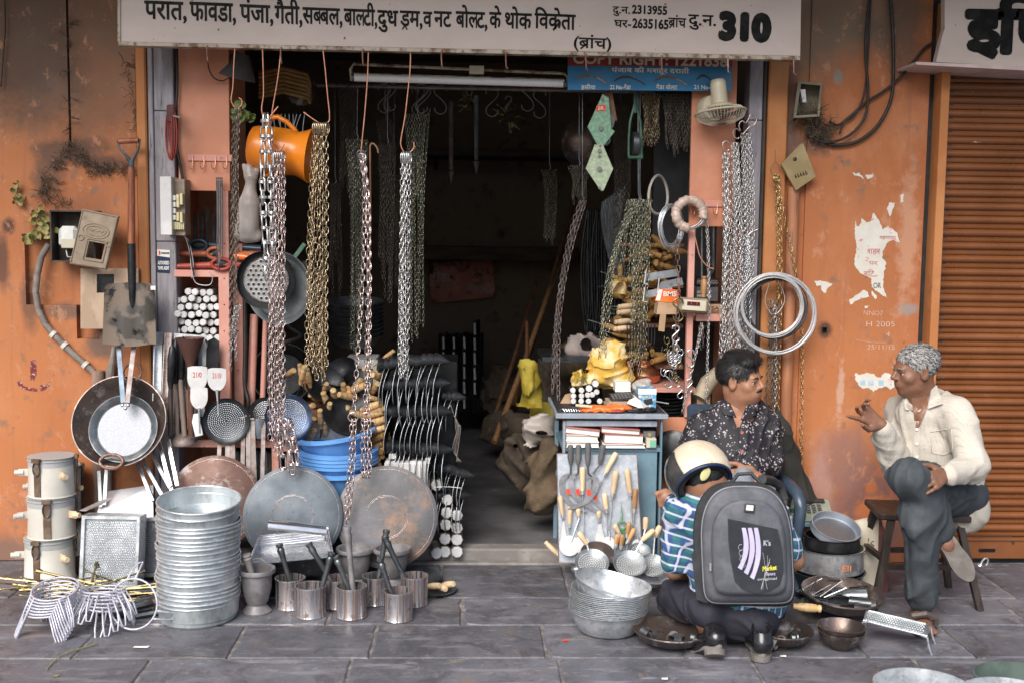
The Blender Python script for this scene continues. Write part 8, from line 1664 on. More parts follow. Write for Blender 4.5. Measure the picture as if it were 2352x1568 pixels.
for lab,u0,u1,v0,v1,n_,Y,alt in rows:
 for k in range(n_):
  g=k/(n_-1);c_=P(u0+(u1-u0)*g,v0+(v1-v0)*g+RU(-1.5,1.5),Y);Mt=Mx(c_,(RU(-.08,.08),RU(-.14,.0)+(.05 if alt else-.05),PI+RU(-.15,.15)),(1.0 if n_>8 else .85))@Matrix.Diagonal((-1 if False else 1,1,1,1));l_=f"{('first','second','third','fourth','fifth','sixth','seventh','eighth','ninth','tenth','last')[k]} head from the tubs in the {lab} the black hoe stack"
  if first:hoe.matrix_world=Mt;INV[hoe.name]=Mt.inverted();hoe['label']=l_;hoe['group']=f'{lab} black hoe heads';first=False
  else:dup(hoe,l_,Mt,f'{lab} black hoe heads')
t=thing('hoe_rack','dark sheet metal rack behind the stacked black hoes','rack',P(950,1000,.2));m=MB();wbox(m,880,1050,830,1290,.18,.5);put('panel',m,m_black,t,W=1);m=MB();wbox(m,880,1060,1130,1290,.06,.178);put('lower_panel',m,m_darkp,t,W=1)
for k in range(5):wire(('first','second','third','fourth','fifth')[k]+' loose binding wire on the side of the black hoes',[(1035+k*4,930+k*12),(1050+k*2,980),(1040+k*3,1030),(1060-k*3,1060)],.0015,-.03,m_brownwood if k%2 else m_galvd)
wire('wire tie across the fifth row of hoes',[(995,1118),(1030,1117),(1062,1120)],.0018,-.10,m_galv)
# ================================================================ PULLEYS, FAN, BLUE TIN SIGN NEIGHBOURS
def pulley(label,pts,Y,mat,bolts):
 t=thing('chain_pulley',label,'pulley',P(pts[0][0],pts[0][1],Y))
 for y0,nm in((Y-.03,'front_plate'),(Y+.02,'back_plate')):
  cu=sum(p[0]for p in pts)/len(pts);cv=sum(p[1]for p in pts)/len(pts);f=[P(u,v,y0)for u,v in pts];f2=[P(cu+(u-cu)*1.03,cv+(v-cv)*1.03,y0+.006)for u,v in pts];m=MB();m.rings([f,f2,[p+V3((0,.006,0))for p in f2]]);put(nm,m,mat,t,W=1,smooth=0)
 cu=sum(p[0]for p in pts)/len(pts);cv=sum(p[1]for p in pts)/len(pts);m=MB();m.cyl(P(cu,cv,Y-.02),P(cu,cv,Y+.015),.045,n=28);put('wheel',m,m_steel,t,W=1)
 for(u,v,r)in bolts:m=MB();m.cyl(P(u,v,Y-.042),P(u,v,Y-.028),r,n=10);put('bolt',m,m_iron,t,W=1)
 return t
t=pulley('upper green diamond shaped pulley block with a red label',[(1378,344),(1351,290),(1390,222),(1396,236),(1407,302),(1382,345)][0:0]or[(1379,346),(1350,292),(1384,218),(1398,226),(1404,296),(1412,302)],-.02,m_green,((1384,228,.007),(1380,295,.010),(1379,336,.006)))
m=MB();quadbox(m,((1370,256),(1391,255),(1391,241),(1370,243)),-.0525,-.0515);put('red_label',m,m_stickr,t,W=1,smooth=0);letters('lettering','J.K.',1374,1388,245,252,-.054,m_inkw,t,.03,True)
pulley('lower pale green diamond shaped pulley block',[(1380,438),(1346,388),(1366,334),(1384,332),(1408,388),(1386,438)],-.03,m_greenl,((1377,346,.008),(1377,358,.006),(1377,388,.011),(1377,432,.006)))
wire('thick green hook joining the two diamond pulleys',[(1372,334),(1380,330),(1392,332),(1399,325),(1398,314),(1390,308),(1384,314)],.0065,-.0,m_green,'pulley_hook','hook')
bar('wooden_strip','brown wooden slat hanging beside the upper green pulley','slat',P(1408,280,.02),P(1396,210,.02),.038,.014,m_brownwood)
t=thing('green_pulley','narrow dark green pulley frame hanging under the blue sign','pulley',P(1459,290,.05));m=MB()
for s_ in(-1,1):m.tube([P(1459,225,.05),P(1459+s_*4,250,.05),P(1459+s_*12,280,.05),P(1459+s_*15,320,.05),P(1459+s_*15,362,.05)],.006,6)
m.cyl(P(1443,362,.05),P(1476,362,.05),.008,n=8);m.cyl(P(1459,214,.05),P(1459,260,.05),.010,n=8);put('frame',m,M_('dark_green_paint',(.03,.09,.06),(.05,.13,.08),rough=.35,scale=20),t,W=1);m=MB();m.cyl(P(1453,330,.05),P(1465,330,.05),.05,n=24);put('wheel',m,m_steel,t,W=1)
def fan():
 c_=P(1655,255,-.12);t=thing('table_fan','dirty cream electric fan hanging face down beside the blue sign','fan',c_);ax=V3((.10,-.10,-1)).normalized();Qf=(-ax).to_track_quat('Z','Y').to_matrix().to_4x4();Mt=Matrix.Translation(c_)@Qf;m_fan=M_('dirty_cream_enamel',(.52,.46,.33),(.62,.56,.42),rough=.45,scale=6,c3=(.06,.05,.04),thr3=(.66,.69));L_=lambda p:Mt@V3(p)
 m=MB();m.lathe([(0,.135),(.030,.132),(.034,.12),(.036,.03),(.058,.022),(.066,.010),(.050,.0),(0,0)],Mt,28);put('motor_housing',m,m_fan,t,W=1)
 Rr=.108;m=MB();m.tube([L_((cos(a)*Rr,sin(a)*Rr,-.008))for a in[2*PI*j/40 for j in range(40)]],.0045,6,closed=1);put('guard_ring',m,m_fan,t,W=1,smooth=180)
 for k in range(44):
  a=2*PI*k/44;d=V3((cos(a),sin(a),0));m=MB();m.tube([L_(d*.05+V3((0,0,.010))),L_(d*.09+V3((0,0,.008))),L_(d*Rr+V3((0,0,-.008))),L_(d*.095+V3((0,0,-.035))),L_(d*.06+V3((0,0,-.052))),L_(d*.015+V3((0,0,-.056)))],.0012,4);put('guard_wire',m,m_cream,t,W=1)
 m=MB();m.lathe([(0,-.058),(.02,-.058),(.02,-.052),(0,-.052)],Mt,16);put('badge',m,m_grey,t,W=1)
 for k in range(4):
  a=k*PI/2+.4;m=MB();m.add([L_((cos(a)*.01,sin(a)*.01,-.02)),L_((cos(a-.3)*.085,sin(a-.3)*.085,-.012)),L_((cos(a)*.092,sin(a)*.092,-.02)),L_((cos(a+.35)*.08,sin(a+.35)*.08,-.03))],[(0,1,2,3)]);put('fan_blade',m,m_grey,t,W=1)
 m=MB();m.lathe([(0,.0),(.055,.0),(.06,.012),(.055,.05),(0,.055)],Matrix.Translation(P(1625,255,-.05))@Euler((R(80),0,.4)).to_matrix().to_4x4(),24);put('base',m,m_fan,t,W=1)
 m=MB();m.tube([P(1630,250,-.06),P(1640,235,-.09),L_((0,0,.08))],.012,8);put('neck',m,m_fan,t,W=1)
fan()
# ================================================================ PINK COLUMN AND RIGHT SHELVES
rc=thing('shelf_unit','pink painted shelf unit with open dark shelves right of the doorway','shelf unit',P(1620,600,.0))
def rcp(nm,u0,u1,v0,v1,Y0,Y1,mat=m_pinkm):m=MB();wbox(m,u0,u1,v0,v1,Y0,Y1);return put(nm,m,mat,rc,W=1)
rcp('top_panel',1582,1698,30,520,.0,.02,m_pink);rcp('upright',1572,1598,521,958,-.015,.015);rcp('shelf_rail',1599,1660,722,738,-.01,.015);rcp('shelf',1599,1698,728,738,.02,.4);rcp('bottom_panel',1500,1698,959,1295,.0,.02,m_pink);rcp('shelf',1420,1598,890,900,.05,.5,m_pinkm);rcp('back_panel',1480,1700,40,1290,.5,.52,m_darkp);rcp('side_panel',1690,1698,520,958,.02,.48,m_pink);rcp('inner_upright',1484,1492,440,960,.30,.34,m_brownwood)
rcp('shelf',1420,1570,838,846,.22,.5,m_brownwood);rcp('shelf',1420,1570,745,752,.16,.5,m_brownwood);rcp('shelf',1420,1570,655,661,.22,.5,m_brownwood);rcp('shelf_rail',1418,1572,560,566,.22,.26,m_brownwood)
hookrail('pink strip with hooks on the column above the wrapped wire roll',1584,1660,468,3,-.004)
GS='old bamboo handles crammed on the right shelves';LS='old bamboo handle poking out of the crammed right hand shelves'
for(v0,v1,u0,u1,n_)in((560,590,1475,1545,16),(600,650,1470,1540,20),(665,740,1425,1500,24),(690,740,1490,1560,12),(755,800,1425,1470,14),(800,835,1440,1500,14),(620,655,1420,1450,8)):
 for k in range(n_):
  u,v=RU(u0,u1),RU(v0,v1);a=P(u,v,.20+RU(-.06,.08));d=V3((RU(-.9,.9),.45,RU(-.35,.35))).normalized();
  if random.random()<.3:d=V3((RU(-.2,.2),1,RU(-.1,.1))).normalized()
  grip('old bamboo handle crammed on the right shelves',a,a+d*RU(.08,.12),.015,GS,m_oldbamboo,False)
for i,(u,v)in enumerate(((1418,718),(1412,740),(1410,756),(1420,705))):
 t=grip(('upper','middle','lower','highest')[i]+' red tipped wooden file handle sticking out of the shelf',P(u,v-0,.08),P(u+40,v-4,.12),.012,None,m_lightwood,False)
t=thing('carton','small orange and white carton lettered BMS on the shelf','carton',P(1530,680,.05));m=MB();quadbox(m,((1505,692),(1560,696),(1558,666),(1512,664)),.03,.12);put('body',m,m_oranged,t,W=1,smooth=0);m=MB();quadbox(m,((1506,690),(1516,691),(1522,666),(1513,665)),.028,.029);put('white_edge',m,m_paper,t,W=1,smooth=0);letters('lettering','BMS',1524,1554,670,681,.028,m_inkw,t,.03,True)
t=thing('carton','crushed brown carton under the BMS carton','carton',P(1530,705,.02));m=MB();quadbox(m,((1508,722),(1558,722),(1560,698),(1512,694)),-.01,.08);put('body',m,m_card,t,W=1,smooth=0);m=MB();quadbox(m,((1512,760),(1526,762),(1530,722),(1516,722)),-.012,-.008);put('torn_flap',m,m_card,t,W=1,smooth=0)
t=thing('counting_device','grey box shaped device with a dark red display hung on the pink upright','display box',P(1592,700,-.06));m=MB();Mt=Mx(P(1592,701,-.06),(0,R(3.5),0));m.box((0,0,0),(.128,.05,.062),bev=.008,M=Mt);put('case',m,M_('khaki_plastic',(.24,.20,.13),(.32,.27,.18),rough=.5,scale=9),t,W=1);m=MB();m.box((0,-.027,0),(.105,.006,.046),bev=.002,M=Mt);put('face_plate',m,m_cream,t,W=1);m=MB();m.box((-.005,-.032,.008),(.056,.003,.016),M=Mt);put('display',m,M_('dark_red_display',(.07,.008,.012),(.09,.012,.015),rough=.3),t,W=1)
for dx in(-.010,.014):m=MB();m.box((dx-.005,-.034,.008),(.003,.001,.010),M=Mt);put('digit',m,m_redp,t,W=1)
for(lab,u0,u1,v0,v1,Y,mat,txt,tm,tu0,tu1,tv0,tv1)in(('dark carton with pale hacksaw frame lettering on the inner shelf',1600,1650,660,692,.10,m_grey,('HACKSAW','FRAME'),m_inkw,1601,1634,668,674),('brown carton with dark red brand lettering on the inner shelf',1630,1662,700,722,.06,m_card,('SA','BRAND'),m_maroon,1634,1652,704,712),('black carton lettered PENN on the inner shelf',1600,1652,640,656,.14,m_darkp,('PENNENGG',),m_dimw,1602,1648,644,652)):
 t=thing('carton',lab,'carton',P(u0,v0,Y));m=MB();wbox(m,u0,u1,v0,v1,Y,Y+.2);put('body',m,mat,t,W=1)
 for i,s_ in enumerate(txt):letters('lettering',s_,tu0,tu1,tv0+i*9,tv1+i*9,Y-.002,tm,t,.02,True)
t=thing('hacksaw','hacksaw with a worn wooden handle hanging in the pink cupboard','saw',P(1622,560,.0));m=MB();m.tube([P(1612,480,.02),P(1612,640,.02)],.006,6);m.tube([P(1614,485,.02),P(1628,482,.02),P(1638,500,.02),P(1638,620,.02),P(1625,640,.02)],.007,6);put('frame',m,m_steel,t,W=1);m=MB();m.lathe(handle_prof(.095,.015),axisM(P(1618,634,-.0),P(1616,682,-.0)),14);put('grip',m,m_midwood,t,W=1)
for i,(u,v,w_)in enumerate(((1512,680,70),(1520,640,80),(1540,660,60))):
 t=thing('wire_rack',('lower','upper','small')[i]+' grey metal tray bracket among the bamboo handles','bracket',P(u,v,.05));m=MB();quadbox(m,((u-w_/2,v+6),(u+w_/2,v-6),(u+w_/2-4,v-22),(u-w_/2+8,v-12)),.05,.056);put('tray',m,m_galvd,t,W=1);m=MB();m.tube([P(u-w_/2+4,v-20,.03),P(u-w_/2,v+12,.03),P(u-w_/2+8,v+14,.03)],.0035,5);put('hook_arm',m,m_alu,t,W=1)
for k in range(10):wire('dark wire tool hanging below the brown carton',[(1440+k*7,742),(1441+k*7,770),(1439+k*7,800+RU(-10,6))],.003,.03,m_black,'wire_tool','tool')['group']='dark wire tools under the shelf'
clutter('small yellow rag tied to the greenish chain',1412,656,22,22,.1,m_yellow,'rag')
for k in range(9):lathed('stacked_plate',('lowest','second','third','fourth','fifth','sixth','seventh','eighth','top')[k]+' metal plate of the dim stack behind the hook cluster','plate',P(1530,950-k*8,.25),(0,-.05,1),[(0,0),(.07,.002),(.095,.012),(.098,.012),(.07,-.002),(0,-.002)],m_galvd)
t=thing('newspaper_roll','rolled printed paper stuffed behind the dark haired man','paper roll',P(1620,880,.1));m=MB();m.tube([P(1605,915,.05),P(1625,880,.08),P(1655,850,.1)],[.035,.04,.03],10);put('roll',m,M_('printed_paper',(.36,.30,.22),(.46,.4,.3),rough=.8,scale=22,c3=(.5,.45,.1),thr3=(.6,.66)),t,W=1,smooth=60)
t=thing('carton','brown carton on the floor of the shelf behind the dark haired man','carton',P(1612,925,.05));m=MB();wbox(m,1600,1632,905,955,.06,.2);put('body',m,m_card,t,W=1)
# ================================================================ DESK
Yd=-.22
dk=thing('sales_desk','small blue grey steel desk with an open book shelf and worn top','desk',P(1400,1290,Yd))
zt=P(1400,955,Yd).z
def dkp(nm,u0,u1,v0,v1,Y0,Y1,mat=m_deskblue):m=MB();wbox(m,u0,u1,v0,v1,Y0,Y1);return put(nm,m,mat,dk,W=1)
a,b=P(1276,955,Yd),P(1535,955,Yd);m=MB();m.box(((a.x+b.x)/2,Yd+.24,zt),(b.x-a.x,.50,.022),bev=.003);put('top',m,m_desklight,dk,W=1);m=MB();m.box(((a.x+b.x)/2+.0,Yd+.245,zt+.0125),(b.x-a.x-.02,.46,.003));put('top_mat',m,m_darkp,dk,W=1)
dkp('leg',1288,1300,966,1292,Yd+.01,Yd+.04,m_desklight);dkp('leg',1510,1523,966,1296,Yd+.01,Yd+.04);dkp('leg',1270,1284,966,1285,Yd+.42,Yd+.45);dkp('front_rail',1300,1510,966,978,Yd+.015,Yd+.035,m_desklight);dkp('shelf',1292,1520,1028,1036,Yd+.02,Yd+.45);dkp('front_panel',1300,1510,1037,1272,Yd+.025,Yd+.035);dkp('side_panel',1512,1521,1037,1272,Yd+.041,Yd+.44);dkp('back_panel',1290,1520,975,1272,Yd+.455,Yd+.465,m_darkp)
dkp('leg',1515,1527,966,1290,Yd+.42,Yd+.45)
def book(label,u0,u1,v0,v1,Y,mat,tilt=0.0,pages=m_paper):
 a,b=P(u0,v1,Y),P(u1,v0,Y);t=thing('ledger',label,'ledger',M=Mx(((a.x+b.x)/2,Y+.10,(a.z+b.z)/2),(0,tilt,0)));W_,H_=b.x-a.x,b.z-a.z;m=MB();m.box((0,0,0),(W_*.97,.20,H_*.86));put('pages',m,pages,t,smooth=0);m=MB();m.box((0,-.002,H_*.47),(W_,.21,.004),bev=.001);m.box((0,-.002,-H_*.47),(W_,.21,.004),bev=.001);put('cover',m,mat,t,smooth=0)
for lab,u0,u1,v0,v1,mat,tl in(('bottom pale ledger on the left of the desk shelf',1301,1376,1014,1026,m_paper,0),('middle white ledger on the left of the desk shelf',1300,1374,998,1012,m_paper,.02),('red backed ledger leaning on the top left of the desk shelf',1299,1378,984,997,m_pagepink,.10),('thick red ledger in the middle of the desk shelf',1388,1478,996,1018,m_pagepink,.03),('thin loose paper bundle under the thick red ledger',1384,1482,1019,1027,m_paper,0),('second red ledger on top of the thick one',1382,1470,984,995,m_pagepink,.07)):book(lab,u0,u1,v0,v1,Yd+.01,mat,tl)
t=thing('small_box','small cream and green box at the edge of the desk shelf','box',P(1493,1018,Yd));m=MB();wbox(m,1485,1508,1006,1030-2,Yd+.0,Yd+.06);put('body',m,m_cream,t,W=1);m=MB();quadbox(m,((1493,1026),(1506,1026),(1506,1010),(1493,1010)),Yd-.002,Yd-.001);put('green_label',m,M_('mint_print',(.15,.42,.3),(.2,.48,.36),rough=.6),t,W=1)
t=thing('camera_box','small dark box with a round lens like ring above the cream box','box',P(1493,995,Yd));m=MB();wbox(m,1478,1506,990,1005,Yd+.03,Yd+.09);put('body',m,m_grey,t,W=1);m=MB();m.cyl(P(1492,998,Yd+.031),P(1492,998,Yd+.02),.009,n=14);put('ring',m,m_brass,t,W=1);
zt2=zt+.0145
def dtop(u,Y):return V3((X(u,Y)if False else P(u,955,Y).x,Y,zt2))
for i,(u,v)in enumerate(((1317,921),(1335,921),(1352,921),(1317,909),(1336,909),(1350,907),(1361,906),(1316,896),(1336,896),(1353,892),(1368,881),(1371,900),(1378,921))):
 c_=P(u,v,-.02);rod_end('chisel_block','white ended black bar in the small pile on the desk, '+('bottom row first','bottom row second','bottom row third','second row first','second row second','second row third','second row fourth','third row first','third row second','third row large one','topmost','behind the folded papers','under the folded papers')[i],'bar end',c_,(RU(-.1,.1),1,0),.0128 if i not in(9,10)else .0155,.10,'white ended bars on the desk',m_rodw,m_black)
def sdfthing(name,label,cat,prims,mat,h=.006,wr=(.003,(30,60)),part='cloth',seed=3):
 S_=SDF(h=h)
 for p_ in prims:(S_.cap if p_[0]=='c'else S_.ell)(*p_[1:])
 if wr:S_.wrinkle(wr[0],wr[1],wr[2]if len(wr)>2 else seed,ridge=wr[3]if len(wr)>3 else 1.2)
 t=thing(name,label,cat,V3(prims[0][1]));put(part,S_.mesh(part),mat,t,W=1);return t
e3=lambda u,v,Y,ru,rv,ry,k=.02,rot=None:('e',P(u,v,Y),(ru*S(Y),ry,rv*S(Y)),rot,k)
sdfthing('yellow_sack','crumpled yellow and white cloth bundle on the desk','cloth bundle',[e3(1392,845,.12,40,40,.08,.0),e3(1410,815,.12,30,28,.06,.03),e3(1355,872,.10,42,14,.05,.03),e3(1425,865,.12,26,20,.06,.03),e3(1330,868,.08,18,9,.03,.02)],m_yellow,.004,(.006,(24,48,110),3,2.2))
t=thing('straw_fringe','frayed yellow fibre fringe at the side of the cloth bundle','fibre tuft',P(1325,862,.05));m=MB()
for k in range(70):a=P(RU(1322,1350),RU(858,880),.05);m.tube([a,a+V3((RU(-.03,-.005),RU(-.03,.01),RU(-.01,.03)))],.0012,3,cap=False)
put('fibres',m,m_yrag,t,W=1)['kind']='stuff'
t=lathed('copper_pot','round copper water pot behind the desk goods','pot',V3((P(1478,880,.22).x,.22,P(1478,885,.22).z)),(0,0,1),[(0,0),(.045,.0),(.075,.03),(.080,.055),(.062,.085),(.038,.098),(.040,.110),(.052,.122),(.050,.123),(.034,.105),(0,.10)],m_copper,'body')
bar('copper_rod','thin copper coloured rod leaning at the copper pot','rod',P(1452,860,.1),P(1442,828,.1),.012,.006,m_copperw)
t=thing('paper_block','white block of paper slips on the desk','paper',P(1431,887,.0));m=MB();wbox(m,1413,1449,877,899,-.02,.08);put('block',m,m_paper,t,W=1);m=MB();m.tube([P(1413,898,-.022),P(1449,898,-.022)],.004,8);put('curled_edge',m,m_paper,t,W=1)
sdfthing('plastic_wrap','crumpled clear grey plastic wrap by the paper block','plastic',[e3(1470,888,.04,20,16,.05,0),e3(1480,880,.04,10,12,.03,.02)],m_plasticbag,.005,(.006,(60,120)))
t=thing('notebook_pile','worn folded papers under the calculator','papers',P(1420,915,-.05));m=MB();
for k in range(6):m.box((P(1425,920,-.08).x+.002*k,-.06,zt2+.006+.0052*k),(.135,.12,.004),rot=(0,0,.05*(k%3-1)))
put('sheet',m,m_beige,t,W=1,smooth=0)['kind']='stuff'
t=thing('calculator','black desk calculator with rows of keys on the papers','calculator',P(1430,905,-.07));Mt=Mx((P(1432,905,-.07).x,-.07,zt2+.048),(R(14),R(-4),.1));m=MB();m.box((0,0,0),(.125,.085,.014),bev=.004,M=Mt);put('case',m,m_black,t,W=1)
for i in range(8):
 for j in range(4):m=MB();m.box((-.050+.0145*i,-.030+.0145*j,.0085),(.0105,.010,.004),bev=.001,M=Mt);put('key',m,m_grey,t,W=1)
sdfthing('orange_packet','shiny orange plastic packet with white print lying on the desk edge','packet',[('e',dtop(1362,-.17)+V3((0,0,.010)),(.062,.04,.014),(0,-.12,.1),0),('e',dtop(1395,-.18)+V3((0,0,.010)),(.04,.035,.010),(0,.1,0),.01)],m_oranged,.0035,(.0025,(70,140)),'film');letters('lettering','GKD',1358,1378,932,940,-.215,m_inkw,None,.02,True)if False else None
sdfthing('orange_packet','flat orange wrapper beside the white sheet on the desk','packet',[('e',dtop(1422,-.14)+V3((0,0,.012)),(.055,.04,.009),(0,.05,-.1),0)],m_oranged,.0035,(.0025,(70,140)),'film')
sdfthing('red_packet','small red orange wrapper on the front desk edge','packet',[('e',dtop(1418,-.205)+V3((0,0,.006)),(.035,.02,.006),(0,0,.2),0)],m_redp,.003,(.002,(90,)),'film')
sdfthing('black_packet','crumpled black packet at the front of the desk','packet',[('e',dtop(1462,-.195)+V3((0,0,.006)),(.045,.022,.008),None,0),('e',dtop(1492,-.18)+V3((0,0,.008)),(.03,.025,.010),None,.01)],m_black,.003,(.003,(90,)),'film')
t=thing('white_sheet','folded white paper sheet leaning on the blue carton','paper sheet',P(1465,925,-.12));m=MB();m.add([P(1440,925,-.14),P(1478,940,-.17),P(1496,938,-.12),P(1453,904,-.06),P(1470,918,-.15)],[(0,1,4),(1,2,4),(2,3,4),(3,0,4)]);put('sheet',m,m_paper,t,W=1,smooth=0)
t=thing('printed_carton','blue and white printed carton at the end of the desk','carton',P(1488,910,.0));m=MB();wbox(m,1466,1508,892,948,-.10,.02);put('body',m,M_('blue_print_card',(.05,.30,.55),(.10,.38,.62),rough=.5,scale=22,c3=(.7,.72,.74),thr3=(.52,.56)),t,W=1);m=MB();quadbox(m,((1466,905),(1508,905),(1508,892),(1466,892)),-.102,-.101);put('white_top',m,m_paper,t,W=1);m=MB();quadbox(m,((1480,930),(1500,926),(1498,914),(1478,918)),-.102,-.101);put('picture',m,m_darkp,t,W=1);letters('lettering','PARUL',1472,1496,908,914,-.103,m_ye if 'm_ye'in globals()else m_inkc,t,.02,True)
for k in range(7):cable('shiny key chain piece heaped at the desk corner',[(1286+k*6,942,-.17),(1292+k*6,938,-.18),(1298+k*5.5,946,-.19),(1290+k*6,948,-.2)],.0024,-.18,'chain_scrap',m_bright)['group']='shiny chain scraps at the desk corner'
bar('long_nail','long nail poking past the blue carton','nail',P(1500,920,-.12),P(1536,926,-.12),.005,.005,m_galv)
wire('small pale wooden handle with a blade on the desk front',[(1322,930),(1345,932),(1360,934)],.007,-.2,m_lightwood,'small_knife','knife')
t=thing('brown_wedge','torn brown cardboard wedge at the rear desk corner','cardboard',P(1300,915,.05));m=MB();m.rings([[P(1284,930,.05),P(1318,930,.05),P(1316,900,.05),P(1298,905,.05)],[P(1284,930,.09),P(1318,930,.09),P(1316,900,.09),P(1298,905,.09)]]);put('wedge',m,m_card,t,W=1,smooth=0)
t=thing('tray','grey metal tray carrying a pale cloth behind the desk','tray',P(1300,830,.9));m=MB();wbox(m,1245,1375,820,832,.75,1.2);put('tray',m,m_steel,t,W=1)
# ================================================================ DISPLAY SHEET WITH TOOLS
Yb=Yd-.05
t=thing('display_sheet','grey galvanised sheet leaning on the desk front carrying knives and chisels','display board',P(1370,1160,Yb));m=MB();f=[P(1283,1291,Yb-.05),P(1476,1291,Yb-.05),P(1463,1042,Yb),P(1279,1040,Yb)];m.add(f+[p+V3((0,.005,0))for p in f],[(0,1,2,3),(7,6,5,4),(0,4,5,1),(1,5,6,2),(2,6,7,3),(3,7,4,0)]);m_disp=M_('display_galvanised',(.46,.50,.56),(.58,.62,.68),rough=.45,metal=.45,scale=50,c3=(.40,.42,.47));put('sheet',m,m_disp,t,W=1,smooth=0)
m=MB();m.tube([p+V3((0,-.001,0))for p in f],.003,5,closed=1);put('worn_edge',m,m_rustbar,t,W=1)
YT=lambda v:Yb-.05*(v-1040)/250-.013
def T(u,v,o=0):return P(u,v,YT(v)-o)
def tool(label,hu0,hv0,hu1,hv1,r,mat,tip=None,rod=.003,ferr=True,cat='tool',name='chisel',o=.0,blade=None,group=None):
 a,b=T(hu0,hv0,o+.006),T(hu1,hv1,o+.004);L_=(b-a).length;t=thing(name,label,cat,a,group=group);m=MB();m.lathe([(0,0),(r*.7,.001),(r*.98,.008),(r,L_*.35),(r*.86,L_*.8),(r*.74,L_),(0,L_)],axisM(a,b),14);put('grip',m,mat,t,W=1,smooth=60)
 if ferr:d=(b-a).normalized();m=MB();m.cyl(b-d*.002,b+d*.016,r*.80,r*.68,n=12);put('ferrule',m,m_alu,t,W=1)
 if tip:m=MB();c_=T(tip[0],tip[1],o-.004);m.tube([b,b+(c_-b)*.5,c_],[rod,rod,rod*.7],6);put('rod',m,m_galv,t,W=1,smooth=60)
 if blade:
  f_=[T(u,v,o)for u,v in blade];n_=len(f_);m=MB();m.add(f_+[p+V3((0,.002,0))for p in f_],[tuple(range(n_)),tuple(range(2*n_-1,n_-1,-1))]+[(j,n_+j,n_+(j+1)%n_,(j+1)%n_)for j in range(n_)]);put('blade',m,m_scr,t,W=1,smooth=0)
 return t
def sickle(label,h0,h1,bl,w0,o,lab):
 t=thing('sickle',label,'sickle',T(*h0));a,b=T(*h0,o+.012),T(*h1,o+.008);L_=(b-a).length;m=MB();r=.0135;m.lathe([(0,0),(r*.8,.003),(r*1.05,.02),(r*.85,L_*.35),(r*1.05,L_*.62),(r*.8,L_*.8),(r*.55,L_),(0,L_)],axisM(a,b),14);put('grip',m,m_grey,t,W=1,smooth=60)
 n_=18;c_=[]
 for i in range(n_+1):
  g=i/n_*(len(bl)-1);k=min(int(g),len(bl)-2);f=g-k;p0,p1,p2,p3=[V3((*bl[max(0,min(len(bl)-1,k+d))],0))for d in(-1,0,1,2)];c_.append(.5*((2*p1)+(p2-p0)*f+(2*p0-5*p1+4*p2-p3)*f*f+(3*p1-p0-3*p2+p3)*f**3))
 L1,L2=[],[]
 for i,c in enumerate(c_):
  d=(c_[min(i+1,n_)]-c_[max(i-1,0)]).normalized();nn_=V3((-d.y,d.x,0));w_=w0*(.25+.75*sin(PI*min(1,(i/n_)*.85+.12)));
  if i==n_:w_=.8
  L1 .append(T(c.x+nn_.x*w_,c.y+nn_.y*w_,o));L2 .append(T(c.x-nn_.x*w_,c.y-nn_.y*w_,o))
 m=MB();m.add(L1+L2,[(j,j+1,n_+2+j,n_+1+j)for j in range(n_)]);m.add([p+V3((0,.002,0))for p in L1+L2],[(j,n_+1+j,n_+2+j,j+1)for j in range(n_)]);put('blade',m,m_galvb,t,W=1,smooth=0)
 m=MB();m.tube([b,T(bl[0][0],bl[0][1],o+.002),T(*((bl[0][0]*.6+bl[1][0]*.4),(bl[0][1]*.6+bl[1][1]*.4)),o+.001)],.004,6);put('tang',m,m_steel,t,W=1)
 m=MB();u,v,sl=lab;quadT=[T(u-4,v-5,o+.0015),T(u+5,v-7+sl*0,o+.0015),T(u+9,v+6,o+.0015),T(u,v+8,o+.0015)];m.add(quadT,[(0,1,2,3)]);put('red_label',m,m_stickr,t,W=1,smooth=0)
m_galvb=M_('blade_steel',(.38,.38,.41),(.50,.50,.54),rough=.3,metal=.8,scale=20)
sickle('first sickle on the display sheet with a dark grip and red label',(1310,1020),(1311,1066),[(1311,1086),(1292,1100),(1293,1130),(1312,1156),(1350,1175)],6.5,.003,(1304,1128,1));sickle('second sickle on the display sheet crossing the first one',(1329,1020),(1328,1066),[(1328,1086),(1312,1100),(1317,1130),(1336,1152),(1378,1177)],6.5,.010,(1325,1128,1));sickle('wide bladed sickle crossing over the first two with its tip turned back',(1351,1015),(1350,1070),[(1352,1088),(1368,1100),(1366,1124),(1346,1150),(1304,1169)],7.5,.018,(1350,1130,-1));sickle('last sickle on the display sheet with a bent neck',(1386,1020),(1378,1066),[(1364,1084),(1352,1106),(1358,1134),(1378,1160),(1397,1181)],6.5,.004,(1364,1140,1))
for a in(('pale handled chisel slanting at the top of the display sheet',1416,1038,1391,1084,.0125,m_lightwood,(1370,1133)),('pale handled chisel in front of the crossed sickles',1338,1071,1338,1126,.0125,m_lightwood,(1342,1227)),('long pale handled screwdriver in the middle of the display sheet',1415,1080,1408,1132,.0130,m_lightwood,(1398,1231)),('long pale handled screwdriver near the sheet edge',1440,1076,1447,1130,.0130,m_lightwood,(1453,1212)),('short pale handled screwdriver behind the last sickle',1388,1131,1393,1168,.0125,m_lightwood,(1396,1232)),('varnished orange brown handled chisel at the sheet edge',1460,1121,1457,1168,.0110,m_midwood,(1455,1212))):tool(a[0],*a[1:7],tip=a[7],name='screwdriver',cat='screwdriver',o=.002)
